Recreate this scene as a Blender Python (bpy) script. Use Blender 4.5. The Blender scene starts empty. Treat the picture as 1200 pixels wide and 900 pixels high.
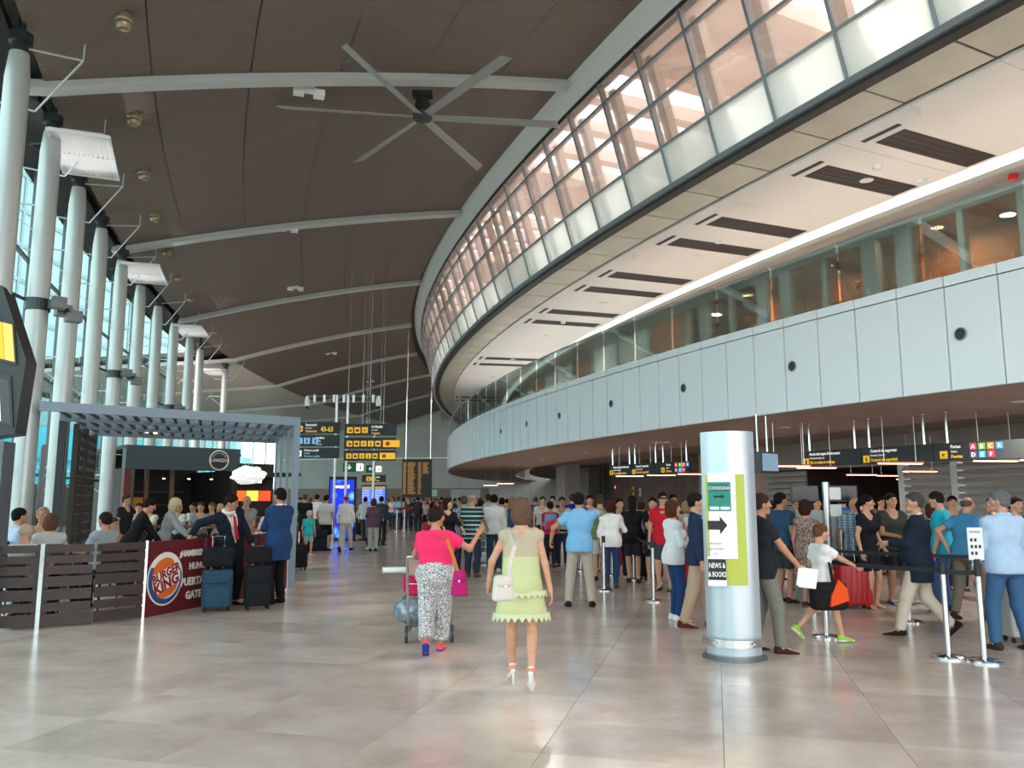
import bpy, bmesh, math, random
import numpy as np
from mathutils import Vector, Matrix
random.seed(7)
SC = bpy.context.scene
COL = SC.collection
# ------------------------------------------------------------------ camera, sky, sun, exposure
F_PX, PITCH, EYE = 945.0, math.atan(134/945.0), 1.70
cd = bpy.data.cameras.new('camera'); cam = bpy.data.objects.new('camera', cd); COL.objects.link(cam)
cam.location = (0, 0, EYE); cam.rotation_euler = (math.pi/2+PITCH, 0, 0)
cd.sensor_width = 36.0; cd.lens = F_PX*36.0/1200.0; cd.clip_end = 600
SC.camera = cam
world = bpy.data.worlds.new('sky'); SC.world = world; world.use_nodes = True
wn, wl = world.node_tree.nodes, world.node_tree.links
bg = wn['Background']; bg.inputs['Strength'].default_value = 2.6
wtc = wn.new('ShaderNodeTexCoord'); wsx = wn.new('ShaderNodeSeparateXYZ'); wcr = wn.new('ShaderNodeValToRGB')
wl.new(wtc.outputs['Generated'], wsx.inputs[0]); wl.new(wsx.outputs['Z'], wcr.inputs[0]); wl.new(wcr.outputs[0], bg.inputs['Color'])
wcr.color_ramp.elements[0].position = 0.0; wcr.color_ramp.elements[0].color = (1.0, 0.965, 0.945, 1)
wcr.color_ramp.elements[1].position = 0.7; wcr.color_ramp.elements[1].color = (0.86, 0.87, 0.91, 1)
sd = bpy.data.lights.new('sun', 'SUN'); sun = bpy.data.objects.new('sun', sd); COL.objects.link(sun)
sd.energy = 3.2; sd.angle = math.radians(3); sd.color = (1.0, 0.93, 0.85)
sun.rotation_euler = Vector((-0.42, -0.30, -0.86)).to_track_quat('-Z', 'Y').to_euler()
SC.view_settings.view_transform = 'Standard'; SC.view_settings.look = 'None'
SC.view_settings.gamma = 1.0; SC.view_settings.use_curve_mapping = False
SC.view_settings.exposure = 0.72

# ------------------------------------------------------------------ helpers: pixels of the photograph to metres
CP, SP = math.cos(PITCH), math.sin(PITCH)
def ray(u, v):
    xc, zc = (u-600)/F_PX, (450-v)/F_PX
    return (xc, CP-zc*SP, SP+zc*CP)
def atz(u, v, z):
    r = ray(u, v); t = (z-EYE)/r[2]
    return Vector((r[0]*t, r[1]*t, z))
def aty(u, v, y):
    r = ray(u, v); t = y/r[1]
    return Vector((r[0]*t, y, EYE+r[2]*t))
def onfloor(u, v): return atz(u, v, 0)
# the hall is a set of concentric arcs about CC
CC = Vector((88.0, 52.0, 0))
def pol(R, a, z=0.0):
    a = math.radians(a)
    return Vector((CC.x-R*math.cos(a), CC.y+R*math.sin(a), z))
def topol(p):
    dx, dy = CC.x-p[0], p[1]-CC.y
    return math.hypot(dx, dy), math.degrees(math.atan2(dy, dx))
# ------------------------------------------------------------------ materials
def lin(c):
    if isinstance(c, str):
        c = [int(c[i:i+2], 16)/255 for i in (0, 2, 4)]
    return tuple(((x/12.92) if x <= .04045 else ((x+.055)/1.055)**2.4) for x in c[:3])+(1,)
MATS = {}
def mat(name, col, rough=.6, metal=0., noise=0., nscale=8., bump=0., bscale=60., emit=0., emitcol=None, spec=.5, coat=0., col2=None, trans=0.):
    if name in MATS: return MATS[name]
    m = bpy.data.materials.new(name); m.use_nodes = True; MATS[name] = m
    n, l = m.node_tree.nodes, m.node_tree.links
    b = n['Principled BSDF']; c = lin(col)
    b.inputs['Base Color'].default_value = c; b.inputs['Roughness'].default_value = rough
    b.inputs['Metallic'].default_value = metal; b.inputs['Specular IOR Level'].default_value = spec
    b.inputs['Coat Weight'].default_value = coat
    m.diffuse_color = c
    tc = n.new('ShaderNodeTexCoord')
    nz = n.new('ShaderNodeTexNoise'); nz.inputs['Scale'].default_value = nscale; nz.inputs['Detail'].default_value = 3
    l.new(tc.outputs['Object'], nz.inputs['Vector'])
    if noise or col2:
        mx = n.new('ShaderNodeMix'); mx.data_type = 'RGBA'
        c2 = lin(col2) if col2 else tuple(min(1, x*(1-noise)) for x in c[:3])+(1,)
        rp = n.new('ShaderNodeValToRGB'); rp.color_ramp.elements[0].position = .38; rp.color_ramp.elements[1].position = .62
        l.new(nz.outputs['Fac'], rp.inputs[0]); l.new(rp.outputs[0], mx.inputs['Factor'])
        mx.inputs['A'].default_value = c; mx.inputs['B'].default_value = c2
        l.new(mx.outputs['Result'], b.inputs['Base Color'])
    if bump:
        nb = n.new('ShaderNodeTexNoise'); nb.inputs['Scale'].default_value = bscale
        l.new(tc.outputs['Object'], nb.inputs['Vector'])
        bp = n.new('ShaderNodeBump'); bp.inputs['Strength'].default_value = bump; bp.inputs['Distance'].default_value = .02
        l.new(nb.outputs['Fac'], bp.inputs['Height']); l.new(bp.outputs[0], b.inputs['Normal'])
    if emit:
        b.inputs['Emission Color'].default_value = lin(emitcol) if emitcol else c
        b.inputs['Emission Strength'].default_value = emit
    return m
def stripes(name, cols, period, axis=2, rough=.8, cols2=None, axis2=0):
    """cloth with woven bands: cols = [(position, colour)...] over one period along an object axis; a second set crosses it"""
    if name in MATS: return MATS[name]
    m = mat(name, cols[0][1], rough); n, l = m.node_tree.nodes, m.node_tree.links
    b = n['Principled BSDF']; tc = n.new('ShaderNodeTexCoord'); sx = n.new('ShaderNodeSeparateXYZ'); l.new(tc.outputs['Object'], sx.inputs[0])
    def band(ax, cs):
        d = n.new('ShaderNodeMath'); d.operation = 'DIVIDE'; d.inputs[1].default_value = period; l.new(sx.outputs[ax], d.inputs[0])
        fr = n.new('ShaderNodeMath'); fr.operation = 'FRACT'; l.new(d.outputs[0], fr.inputs[0])
        r = n.new('ShaderNodeValToRGB'); r.color_ramp.interpolation = 'CONSTANT'
        while len(r.color_ramp.elements) < len(cs): r.color_ramp.elements.new(.5)
        for e, (p, c) in zip(r.color_ramp.elements, cs): e.position = p; e.color = lin(c)
        l.new(fr.outputs[0], r.inputs[0]); return r.outputs[0]
    o = band(axis, cols)
    if cols2:
        mx = n.new('ShaderNodeMix'); mx.data_type = 'RGBA'; mx.inputs['Factor'].default_value = .5
        l.new(o, mx.inputs['A']); l.new(band(axis2, cols2), mx.inputs['B']); o = mx.outputs['Result']
    l.new(o, b.inputs['Base Color']); return m
def glass(name, tint, refl=.12, rough=.02, diffuse=None, dfac=0., cap=.85):
    """thin pane: tinted see-through, a mirror share that grows at grazing angles, and for frosted panes a translucent share"""
    if name in MATS: return MATS[name]
    m = bpy.data.materials.new(name); m.use_nodes = True; MATS[name] = m
    n, l = m.node_tree.nodes, m.node_tree.links; n.clear()
    out = n.new('ShaderNodeOutputMaterial'); tr = n.new('ShaderNodeBsdfTransparent'); tr.inputs[0].default_value = lin(tint)
    gl = n.new('ShaderNodeBsdfGlossy'); gl.inputs['Roughness'].default_value = rough; gl.inputs[0].default_value = (.9, .95, .95, 1)
    lw = n.new('ShaderNodeLayerWeight'); lw.inputs['Blend'].default_value = .35
    mr = n.new('ShaderNodeMapRange'); mr.inputs['To Min'].default_value = refl; mr.inputs['To Max'].default_value = cap
    l.new(lw.outputs['Fresnel'], mr.inputs['Value'])
    base = tr.outputs[0]
    if diffuse:
        a = n.new('ShaderNodeBsdfTranslucent'); a.inputs[0].default_value = lin(diffuse)
        d = n.new('ShaderNodeBsdfDiffuse'); d.inputs[0].default_value = lin(diffuse)
        m1 = n.new('ShaderNodeMixShader'); m1.inputs[0].default_value = .5; l.new(a.outputs[0], m1.inputs[1]); l.new(d.outputs[0], m1.inputs[2])
        m2 = n.new('ShaderNodeMixShader'); m2.inputs[0].default_value = dfac; l.new(base, m2.inputs[1]); l.new(m1.outputs[0], m2.inputs[2]); base = m2.outputs[0]
    mx = n.new('ShaderNodeMixShader'); l.new(mr.outputs[0], mx.inputs[0]); l.new(base, mx.inputs[1]); l.new(gl.outputs[0], mx.inputs[2])
    l.new(mx.outputs[0], out.inputs[0]); return m
# ------------------------------------------------------------------ mesh builder and objects
class MB:
    def __init__(s): s.v, s.f, s.m = [], [], []
    def add(s, vs, fs, mi=0):
        o = len(s.v); s.v += [tuple(p) for p in vs]; s.f += [tuple(i+o for i in f) for f in fs]; s.m += [mi]*len(fs); return s
    def box(s, c, size, rz=0., mi=0, taper=1.):
        hx, hy, hz = (d/2 for d in size); cr, sr = math.cos(rz), math.sin(rz); vs = []
        for z in (-1, 1):
            t = taper if z > 0 else 1.
            for x, y in ((-1, -1), (1, -1), (1, 1), (-1, 1)):
                px, py = x*hx*t, y*hy*t
                vs.append((c[0]+px*cr-py*sr, c[1]+px*sr+py*cr, c[2]+z*hz))
        return s.add(vs, [(3, 2, 1, 0), (4, 5, 6, 7), (0, 1, 5, 4), (1, 2, 6, 5), (2, 3, 7, 6), (3, 0, 4, 7)], mi)
    def obox(s, o, ax, ay, az, mi=0):
        o, ax, ay, az = Vector(o), Vector(ax), Vector(ay), Vector(az)
        vs = [o, o+ax, o+ax+ay, o+ay, o+az, o+ax+az, o+ax+ay+az, o+ay+az]
        fs = [(3, 2, 1, 0), (4, 5, 6, 7), (0, 1, 5, 4), (1, 2, 6, 5), (2, 3, 7, 6), (3, 0, 4, 7)]
        if ax.cross(ay).dot(az) < 0: fs = [f[::-1] for f in fs]
        return s.add(vs, fs, mi)
    def beam(s, p, q, w, h, up=(0, 0, 1), mi=0):
        p, q = Vector(p), Vector(q); d = (q-p).normalized(); sx = d.cross(Vector(up))
        if sx.length < 1e-4: sx = Vector((1, 0, 0))
        sx = sx.normalized()*w; u = sx.normalized().cross(d)*h
        return s.obox(p-sx/2-u/2, sx, q-p, u, mi)
    def tube(s, pts, r, n=8, mi=0, closed=False, caps=True):
        pts = [Vector(p) for p in pts]; rs = r if isinstance(r, (list, tuple)) else [r]*len(pts)
        rings = []; prev = None
        for i, p in enumerate(pts):
            a = pts[i-1] if i else (pts[-1] if closed else p); b = pts[i+1] if i+1 < len(pts) else (pts[0] if closed else p)
            d = (b-a).normalized()
            if prev is None:
                x = d.cross(Vector((0, 0, 1)))
                if x.length < 1e-3: x = Vector((1, 0, 0))
            else: x = prev-d*prev.dot(d)
            x = x.normalized(); y = d.cross(x); prev = x
            rings.append([p+(x*math.cos(2*math.pi*k/n)+y*math.sin(2*math.pi*k/n))*rs[i] for k in range(n)])
        vs = [q for rg in rings for q in rg]; fs = []
        for i in range(len(rings)-(0 if closed else 1)):
            j = (i+1) % len(rings)
            for k in range(n):
                k2 = (k+1) % n; fs.append((i*n+k, i*n+k2, j*n+k2, j*n+k))
        if caps and not closed: fs += [tuple(range(n))[::-1], tuple(range((len(rings)-1)*n, len(rings)*n))]
        return s.add(vs, fs, mi)
    def lathe(s, prof, c=(0, 0, 0), n=16, mi=0, sx=1., sy=1.):
        vs, fs = [], []
        for r, z in prof:
            for k in range(n):
                t = 2*math.pi*k/n; vs.append((c[0]+r*sx*math.cos(t), c[1]+r*sy*math.sin(t), c[2]+z))
        for i in range(len(prof)-1):
            for k in range(n):
                k2 = (k+1) % n; fs.append((i*n+k, i*n+k2, (i+1)*n+k2, (i+1)*n+k))
        fs += [tuple(range(n))[::-1], tuple(range((len(prof)-1)*n, len(prof)*n))]
        return s.add(vs, fs, mi)
    def prism(s, poly, o, ax, ay, az, mi=0):
        """polygon in the (ax, ay) plane at o pushed along az"""
        o, ax, ay, az = Vector(o), Vector(ax), Vector(ay), Vector(az); n = len(poly)
        vs = [o+ax*x+ay*y for x, y in poly]+[o+ax*x+ay*y+az for x, y in poly]
        fs = [tuple(range(n))[::-1], tuple(range(n, 2*n))]+[(k, (k+1) % n, n+(k+1) % n, n+k) for k in range(n)]
        if ax.cross(ay).dot(az) < 0: fs = [f[::-1] for f in fs]
        return s.add(vs, fs, mi)
    def arcbox(s, quad, a0, a1, n=1, mi=0, dR=None):
        """cross-section of (R, z) corners swept along the hall's arcs, about CC as the origin"""
        k = len(quad); vs, fs = [], []
        for i in range(n+1):
            a = a0+(a1-a0)*i/n; d = dR(a) if dR else 0
            for R, z in quad:
                p = pol(R+d, a, z); vs.append((p.x, p.y, p.z))
        for i in range(n):
            for j in range(k):
                j2 = (j+1) % k; fs.append((i*k+j, i*k+j2, (i+1)*k+j2, (i+1)*k+j))
        fs += [tuple(range(k))[::-1], tuple(range(n*k, (n+1)*k))]
        return s.add(vs, fs, mi)
    def mesh(s, name, mats, smooth=False):
        me = bpy.data.meshes.new(name); me.from_pydata(s.v, [], s.f)
        for m in (mats if isinstance(mats, (list, tuple)) else [mats]): me.materials.append(m)
        me.polygons.foreach_set('material_index', s.m)
        bm = bmesh.new(); bm.from_mesh(me); bmesh.ops.recalc_face_normals(bm, faces=bm.faces); bm.to_mesh(me); bm.free()
        if smooth:
            me.polygons.foreach_set('use_smooth', [True]*len(me.polygons))
            try: me.set_sharp_from_angle(angle=math.radians(smooth if smooth > 1 else 40))
            except Exception: pass
        me.update(); return me
    def build(s, name, mats, parent=None, smooth=False, loc=None, rz=0.):
        return obj(name, s.mesh(name, mats, smooth), parent, loc, rz)
def obj(name, me, parent=None, loc=None, rz=0.):
    o = bpy.data.objects.new(name, me); COL.objects.link(o)
    if parent: o.parent = parent
    if loc is not None: o.location = loc
    if rz: o.rotation_euler = (0, 0, rz)
    return o
def tag(o, label=None, cat=None, group=None, kind=None):
    if label: o['label'] = label
    if cat: o['category'] = cat
    if group: o['group'] = group
    if kind: o['kind'] = kind
    return o
def thing(name, label, cat, loc=(0, 0, 0), rz=0., group=None):
    o = bpy.data.objects.new(name, None); COL.objects.link(o); o.empty_display_size = .1
    o.location = loc; o.rotation_euler = (0, 0, rz)
    return tag(o, label, cat, group)
def struct(name, parent=None):
    o = bpy.data.objects.new(name, None); COL.objects.link(o)
    return tag(o, kind='structure')
def dup(root, loc, rz, label=None):
    r = root.copy(); COL.objects.link(r); r.location = loc; r.rotation_euler = (0, 0, rz)
    if label: r['label'] = label
    for ch in list(root.children):
        c = ch.copy(); COL.objects.link(c); c.parent = r
        for g in list(ch.children):
            d = g.copy(); COL.objects.link(d); d.parent = c
    return r
def arcpart(name, me, a, parent, dR=0.):
    """a copy of a mesh modelled at angle 0 about CC, turned to angle a"""
    ra = math.radians(a)
    return obj(name, me, parent, (CC.x-dR*math.cos(ra), CC.y+dR*math.sin(ra), 0), -ra)
def arcmesh(name, quad, half, mats, n=1):
    b = MB(); k = len(quad); vs, fs = [], []
    b.arcbox(quad, -half, half, n); b.v = [(x-CC.x, y-CC.y, z) for x, y, z in b.v]
    return b.mesh(name, mats)
FONT_CACHE = {}
def text(s, size, m, parent, o, ax, ay, name='lettering', sx=1., align='LEFT', depth=.004, bold=0.):
    """flat lettering standing on a surface: o = baseline start, ax = reading direction, ay = up"""
    c = bpy.data.curves.new(name, 'FONT'); c.body = s; c.size = size; c.extrude = depth/2; c.align_x = align; c.offset = bold
    c.resolution_u = 2
    t = bpy.data.objects.new(name, c); COL.objects.link(t)
    dg = bpy.context.evaluated_depsgraph_get(); me = bpy.data.meshes.new_from_object(t.evaluated_get(dg))
    bpy.data.objects.remove(t); me.materials.clear(); me.materials.append(m)
    ax, ay = Vector(ax).normalized(), Vector(ay).normalized(); az = ax.cross(ay)
    M = Matrix(((ax.x*sx, ay.x, az.x, o[0]), (ax.y*sx, ay.y, az.y, o[1]), (ax.z*sx, ay.z, az.z, o[2]), (0, 0, 0, 1)))
    me.transform(M); me.name = name
    return obj(name, me, parent)
# ================================================================== THE SETTING
STEEL = mat('brushed_steel', 'c6cacb', .28, .9)
WHITE = mat('white_paint', 'e6ebee', .45)
dRcol = lambda a: -.06*(a+18)
dRgl = lambda a: -.02*(a+18)
dRfa = lambda a: .035*(a+24)
# ---- floor: polished marble flags
def marble():
    m = mat('polished_marble', 'a89f97', .2, coat=.0, spec=.5); n, l = m.node_tree.nodes, m.node_tree.links; b = n['Principled BSDF']
    g = n.new('ShaderNodeNewGeometry'); mp = n.new('ShaderNodeMapping'); mp.inputs['Rotation'].default_value = (0, 0, math.radians(14))
    l.new(g.outputs['Position'], mp.inputs[0])
    dv = n.new('ShaderNodeVectorMath'); dv.operation = 'DIVIDE'; dv.inputs[1].default_value = (1.2, .8, 1); l.new(mp.outputs[0], dv.inputs[0])
    fl = n.new('ShaderNodeVectorMath'); fl.operation = 'FLOOR'; l.new(dv.outputs[0], fl.inputs[0])
    wn_ = n.new('ShaderNodeTexWhiteNoise'); l.new(fl.outputs[0], wn_.inputs['Vector'])
    n1 = n.new('ShaderNodeTexNoise'); n1.inputs['Scale'].default_value = 1.1; n1.inputs['Detail'].default_value = 6; n1.inputs['Roughness'].default_value = .65
    ad = n.new('ShaderNodeVectorMath'); ad.operation = 'ADD'; l.new(g.outputs['Position'], ad.inputs[0])
    sc = n.new('ShaderNodeVectorMath'); sc.operation = 'SCALE'; sc.inputs['Scale'].default_value = 9.; l.new(wn_.outputs['Color'], sc.inputs[0]); l.new(sc.outputs[0], ad.inputs[1]); l.new(ad.outputs[0], n1.inputs['Vector'])
    r = n.new('ShaderNodeValToRGB'); e = r.color_ramp.elements
    e[0].position = .30; e[0].color = lin('ac998e'); e[1].position = .7; e[1].color = lin('cfbfb5'); x = e.new(.5); x.color = lin('c2b0a5')
    l.new(n1.outputs['Fac'], r.inputs[0])
    hsv = n.new('ShaderNodeHueSaturation'); mr = n.new('ShaderNodeMapRange'); mr.inputs['To Min'].default_value = .93; mr.inputs['To Max'].default_value = 1.05
    l.new(wn_.outputs['Value'], mr.inputs['Value']); l.new(mr.outputs[0], hsv.inputs['Value']); l.new(r.outputs[0], hsv.inputs['Color']); l.new(hsv.outputs[0], b.inputs['Base Color'])
    return m
MARB = marble()
b = MB(); b.box((0, 25, -.11), (90, 130, .2)); floor = b.build('floor', mat('grout', '6f665f', .7)); tag(floor, kind='structure')
TA = math.radians(-14); tx, ty = Vector((math.cos(TA), math.sin(TA), 0)), Vector((-math.sin(TA), math.cos(TA), 0))
tile_me = MB().box((0, 0, -.005), (1.196, .796, .010)).mesh('tile', MARB)
cells = []
for i in range(-40, 60):
    for j in range(-2, 110):
        p = tx*(1.2*(i+.5))+ty*(.8*(j+.5))
        if p.y < -2: continue
        R, a = topol(p)
        if R > 121 or R < 79: continue
        q = p.y
        inview = q > 1.5 and abs(p.x) < .72*q+1.2
        cells.append((0 if inview else 1, q, p))
cells.sort(key=lambda c: (c[0], c[1]))
for k, (v_, q, p) in enumerate(cells[:290]):
    obj('tile', tile_me, floor, (p.x, p.y, 0), TA)
b = MB()
for v_, q, p in cells[290:]:
    b.obox(p-tx*.598-ty*.398-Vector((0, 0, .010)), tx*1.196, ty*.796, (0, 0, .010))
tag(b.build('tile_field', MARB, floor), kind='stuff')
b = MB(); b.box((-70, 40, -.3), (100, 300, .3)); g = b.build('ground_outside', mat('pale_paving', 'b9bdb8', .9)); tag(g, kind='structure')

# ---- ceiling: long grey metal panels between ribs
def ceil_z(R, a):
    t = (103.3-R)/(103.3-93.9)
    if t < 0: return 8.5+2.05*t*.35
    return 8.5+2.05*t+.66*t*(1-t)
def ceilm():
    m = mat('grey_ribbed_metal', '786d63', .5, .15); n, l = m.node_tree.nodes, m.node_tree.links; b = n['Principled BSDF']
    g = n.new('ShaderNodeNewGeometry'); sb = n.new('ShaderNodeVectorMath'); sb.operation = 'SUBTRACT'; sb.inputs[1].default_value = (CC.x, CC.y, 0); l.new(g.outputs['Position'], sb.inputs[0])
    sx = n.new('ShaderNodeSeparateXYZ'); l.new(sb.outputs[0], sx.inputs[0])
    at = n.new('ShaderNodeMath'); at.operation = 'ARCTAN2'; l.new(sx.outputs['Y'], at.inputs[0]); l.new(sx.outputs['X'], at.inputs[1])
    mu = n.new('ShaderNodeMath'); mu.operation = 'MULTIPLY'; mu.inputs[1].default_value = 5200.; l.new(at.outputs[0], mu.inputs[0])
    sn = n.new('ShaderNodeMath'); sn.operation = 'SINE'; l.new(mu.outputs[0], sn.inputs[0])
    bp = n.new('ShaderNodeBump'); bp.inputs['Strength'].default_value = .25; bp.inputs['Distance'].default_value = .01; l.new(sn.outputs[0], bp.inputs['Height']); l.new(bp.outputs[0], b.inputs['Normal'])
    return m
CEIL = ceilm()
ceiling = struct('ceiling')
BEAMS = [-32.6]+[-22.4+5.1*k for k in range(-1, 8)]
edges = [103.3-9.4*k/6 for k in range(7)]
def ceil_panel(R0, R1, a0, a1, na, nr=2):
    b = MB(); vs, fs = [], []
    for i in range(na+1):
        a = a0+(a1-a0)*i/na
        for j in range(nr+1):
            R = R0+(R1-R0)*j/nr; d = dRcol(a)*max(0, min(1, (R-94)/9.4)) if R < 104 else dRcol(a)
            p = pol(R+d, a, ceil_z(R, a)); vs.append(p)
    m = nr+1
    top = [v+Vector((0, 0, .05)) for v in vs]; o = len(vs); fs = []
    for i in range(na):
        for j in range(nr):
            q = (i*m+j, i*m+j+1, (i+1)*m+j+1, (i+1)*m+j); fs.append(q); fs.append(tuple(x+o for x in q[::-1]))
    b.add(vs+top, fs); return b
for k in range(len(BEAMS)-1):
    a0, a1 = BEAMS[k], BEAMS[k+1]
    for j in range(6):
        ceil_panel(edges[j]-.008, edges[j+1]+.008, a0+.05, a1-.05, 5).build('ceiling_panel', CEIL, ceiling, True)
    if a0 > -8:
        for j in range(3): ceil_panel(103.3+4*(j+1)-.01, 103.3+4*j+.01, a0+.05, a1-.05, 4).build('ceiling_panel', mat('sunlit_ceiling_metal', 'c4c1b4', .5), ceiling, True)  # daylight on the outer ceiling panels painted in as a paler metal
b = MB()
for i in range(40):
    a0, a1 = -32.6+1.2*i, -32.6+1.2*(i+1)
    for R0, R1 in ((104.2, 98), (98, 93.6))+(((116, 104.2),) if a0 > -8 else ()):
        vs = [pol(R0, a0, ceil_z(R0, a0)+.12), pol(R1, a0, ceil_z(R1, a0)+.12), pol(R1, a1, ceil_z(R1, a1)+.12), pol(R0, a1, ceil_z(R0, a1)+.12)]
        b.add(vs+[v+Vector((0, 0, .2)) for v in vs], [(0, 1, 2, 3), (7, 6, 5, 4), (0, 3, 7, 4), (1, 0, 4, 5), (2, 1, 5, 6), (3, 2, 6, 7)])
tag(b.build('roof_deck', mat('roof_deck', '55524e', .8), ceiling))
BEAM_M = mat('beam_paint', 'c3c9c9', .4)
for a in BEAMS:
    Ro = 116 if a > -8 else 103.6
    b = MB(); n = 24; prof = []
    pts = [93.86+(Ro-93.86)*i/n for i in range(n+1)]
    w = .09; u = Vector((math.sin(math.radians(a)), math.cos(math.radians(a)), 0))
    vs, fs = [], []
    for R in pts:
        d = dRcol(a)*max(0, min(1, (R-94)/9.4))
        c = pol(R+d, a, ceil_z(R, a))
        for sgn_, dz in ((-1, .02), (-1, -.12), (-1.7, -.12), (-1.7, -.16), (1.7, -.16), (1.7, -.12), (1, -.12), (1, .02)):
            vs.append(c+u*w*sgn_+Vector((0, 0, dz)))
    for i in range(n):
        for j in range(8):
            j2 = (j+1) % 8; fs.append((i*8+j, i*8+j2, (i+1)*8+j2, (i+1)*8+j))
    b.add(vs, fs+[tuple(range(8)), tuple(range(n*8, n*8+8))]); b.build('beam', BEAM_M, ceiling)
# ---- pale edge band between ceiling and the glazed gallery
b = MB(); b.arcbox([(93.95, 10.72), (93.62, 10.12), (93.30, 10.12), (93.30, 10.72)], -38, 14, 52, dR=dRgl)
tag(b.build('trim_1', mat('edge_band', 'dde3e2', .4)), kind='structure')
b = MB(); b.arcbox([(93.60, 10.12), (93.58, 10.05), (93.40, 10.05), (93.40, 10.12)], -38, 14, 52, dR=dRgl)
tag(b.build('trim_2', mat('dark_gasket', '2b2d2e', .5)), kind='structure')
# ---- leaning glazed gallery (window_1)
win = struct('window_1')
FRAME = mat('window_frame_grey', '8e979b', .35, .3)
top_, bot_ = (93.57, 10.05), (92.81, 7.5)
def slope(t, off=0.): return (top_[0]+(bot_[0]-top_[0])*t+off*.96, top_[1]+(bot_[1]-top_[1])*t-off*.28)
rows = [0., .15, .415, .72, 1.]
CLEAR = glass('clear_pink_glass', 'fbf4f0', .04, .03, 'f6ebe6', .16, cap=.5)
FROST = glass('frosted_white_glass', 'f6faf8', .04, .25, 'f6faf8', .62, cap=.5)
STEP = .86; AS = [-37.7+STEP*i for i in range(60)]
AS = [a+(-26.42+37.7) % STEP for a in AS]
pm = []
for r in range(4):
    t0, t1 = rows[r]+.008, rows[r+1]-.008
    pm.append(arcmesh('pane', [slope(t0), slope(t1), slope(t1, -.02), slope(t0, -.02)], STEP/2-.012, [CLEAR if r < 3 else FROST]))
mull = arcmesh('mullion', [slope(0, .03), slope(1, .03), slope(1, -.09), slope(0, -.09)], .017, [FRAME])
for a in AS:
    d = dRgl(a)
    for r in range(4): arcpart('pane', pm[r], a+STEP/2, win, d)
    arcpart('mullion', mull, a, win, d)
for t in rows[1:4]:
    b = MB(); b.arcbox([slope(t-.009, .03), slope(t+.009, .03), slope(t+.009, -.08), slope(t-.009, -.08)], AS[0], AS[-1]+STEP, 60, dR=dRgl); b.build('transom', FRAME, win)
b = MB(); b.arcbox([slope(.985, .05), (92.86, 7.43), (92.7, 7.43), slope(.985, -.1)], AS[0], AS[-1]+STEP, 60, dR=dRgl); b.build('sill', FRAME, win)
b = MB(); b.arcbox([(92.80, 7.43), (92.80, 7.38), (92.60, 7.38), (92.60, 7.43)], AS[0], AS[-1]+STEP, 60, dR=dRgl); b.build('gutter', mat('dark_gasket', '2b2d2e'), win)
# the gallery room behind it: cream walls, floor, roof of deep beams with skylights between
CREAM = mat('cream_plaster', 'f3e5dc', .8)
b = MB(); b.arcbox([(88.9, 7.5), (88.9, 11.2), (88.7, 11.2), (88.7, 7.5)], -38, 14, 52); tag(b.build('wall_gallery', CREAM), kind='structure')
b = MB(); b.arcbox([(92.7, 7.62), (92.7, 7.52), (88.8, 7.52), (88.8, 7.62)], -38, 14, 52); tag(b.build('floor_gallery', CREAM), kind='structure')
rf = struct('ceiling_gallery')
bm_ = arcmesh('beam', [(93.3, 10.72), (93.3, 10.5), (88.9, 10.3), (88.9, 10.72)], .10, [CREAM])
rp = arcmesh('ceiling_panel', [(93.3, 10.78), (93.3, 10.72), (88.9, 10.72), (88.9, 10.78)], STEP*1.0, [CREAM])
post = arcmesh('post', [(92.62, 7.62), (93.3, 9.98), (93.12, 9.98), (92.44, 7.62)], .06, [mat('post_cream', 'd9ccc2', .6)])
for i, a in enumerate(AS):
    arcpart('beam', bm_, a, rf); arcpart('post', post, a, rf, dRgl(a))
    if i % 6 == 3: arcpart('ceiling_panel', rp, a+STEP, rf)
# ---- glass soffit panels under the gallery edge
sof = struct('trim_3')
SOFP = mat('soffit_glass', 'd4d4c4', .35, noise=.12, nscale=1.5)
sp = arcmesh('soffit_panel', [(92.6, 7.46), (92.6, 7.44), (91.72, 7.44), (91.72, 7.46)], STEP/2-.012, [SOFP])
for a in AS: arcpart('soffit_panel', sp, a+STEP/2, sof, dRgl(a)*.7)
b = MB(); b.arcbox([(92.7, 7.52), (92.7, 7.465), (91.66, 7.465), (91.66, 7.52)], -38, 14, 52, dR=lambda a: dRgl(a)*.7); b.build('soffit_bed', mat('soffit_joint', '4f4b48', .7), sof)
# ---- white ceiling over the upper walkway with slots
MC = struct('ceiling_mezzanine')
for i in range(31):
    a0 = -37.6+1.72*i
    b = MB(); b.arcbox([(91.66, 7.47), (91.66, 7.42), (88.72, 7.42), (88.72, 7.47)], a0+.004, a0+1.716, 3, dR=lambda a: dRgl(a)*.5); b.build('ceiling_panel', mat('white_board', 'f1f3f2', .7), MC)
b = MB(); b.arcbox([(88.72, 7.47), (88.66, 7.40), (88.45, 7.38), (88.45, 7.47)], -38, 14, 52); tag(b.build('trim_4', mat('cove_added_glow', 'f4f4f0', .5, emit=.6)), kind='structure')  # white cove strip; its glow is added to brighten the walkway ceiling
b = MB(); b.arcbox([(88.45, 7.47), (88.45, 7.28), (87.8, 7.26), (87.8, 7.47)], -38, 14, 52); b.build('bulkhead', mat('bulkhead_grey', '9a9690', .7), MC)
VENT = mat('vent_black', '2c2c2e', .6)
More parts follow.
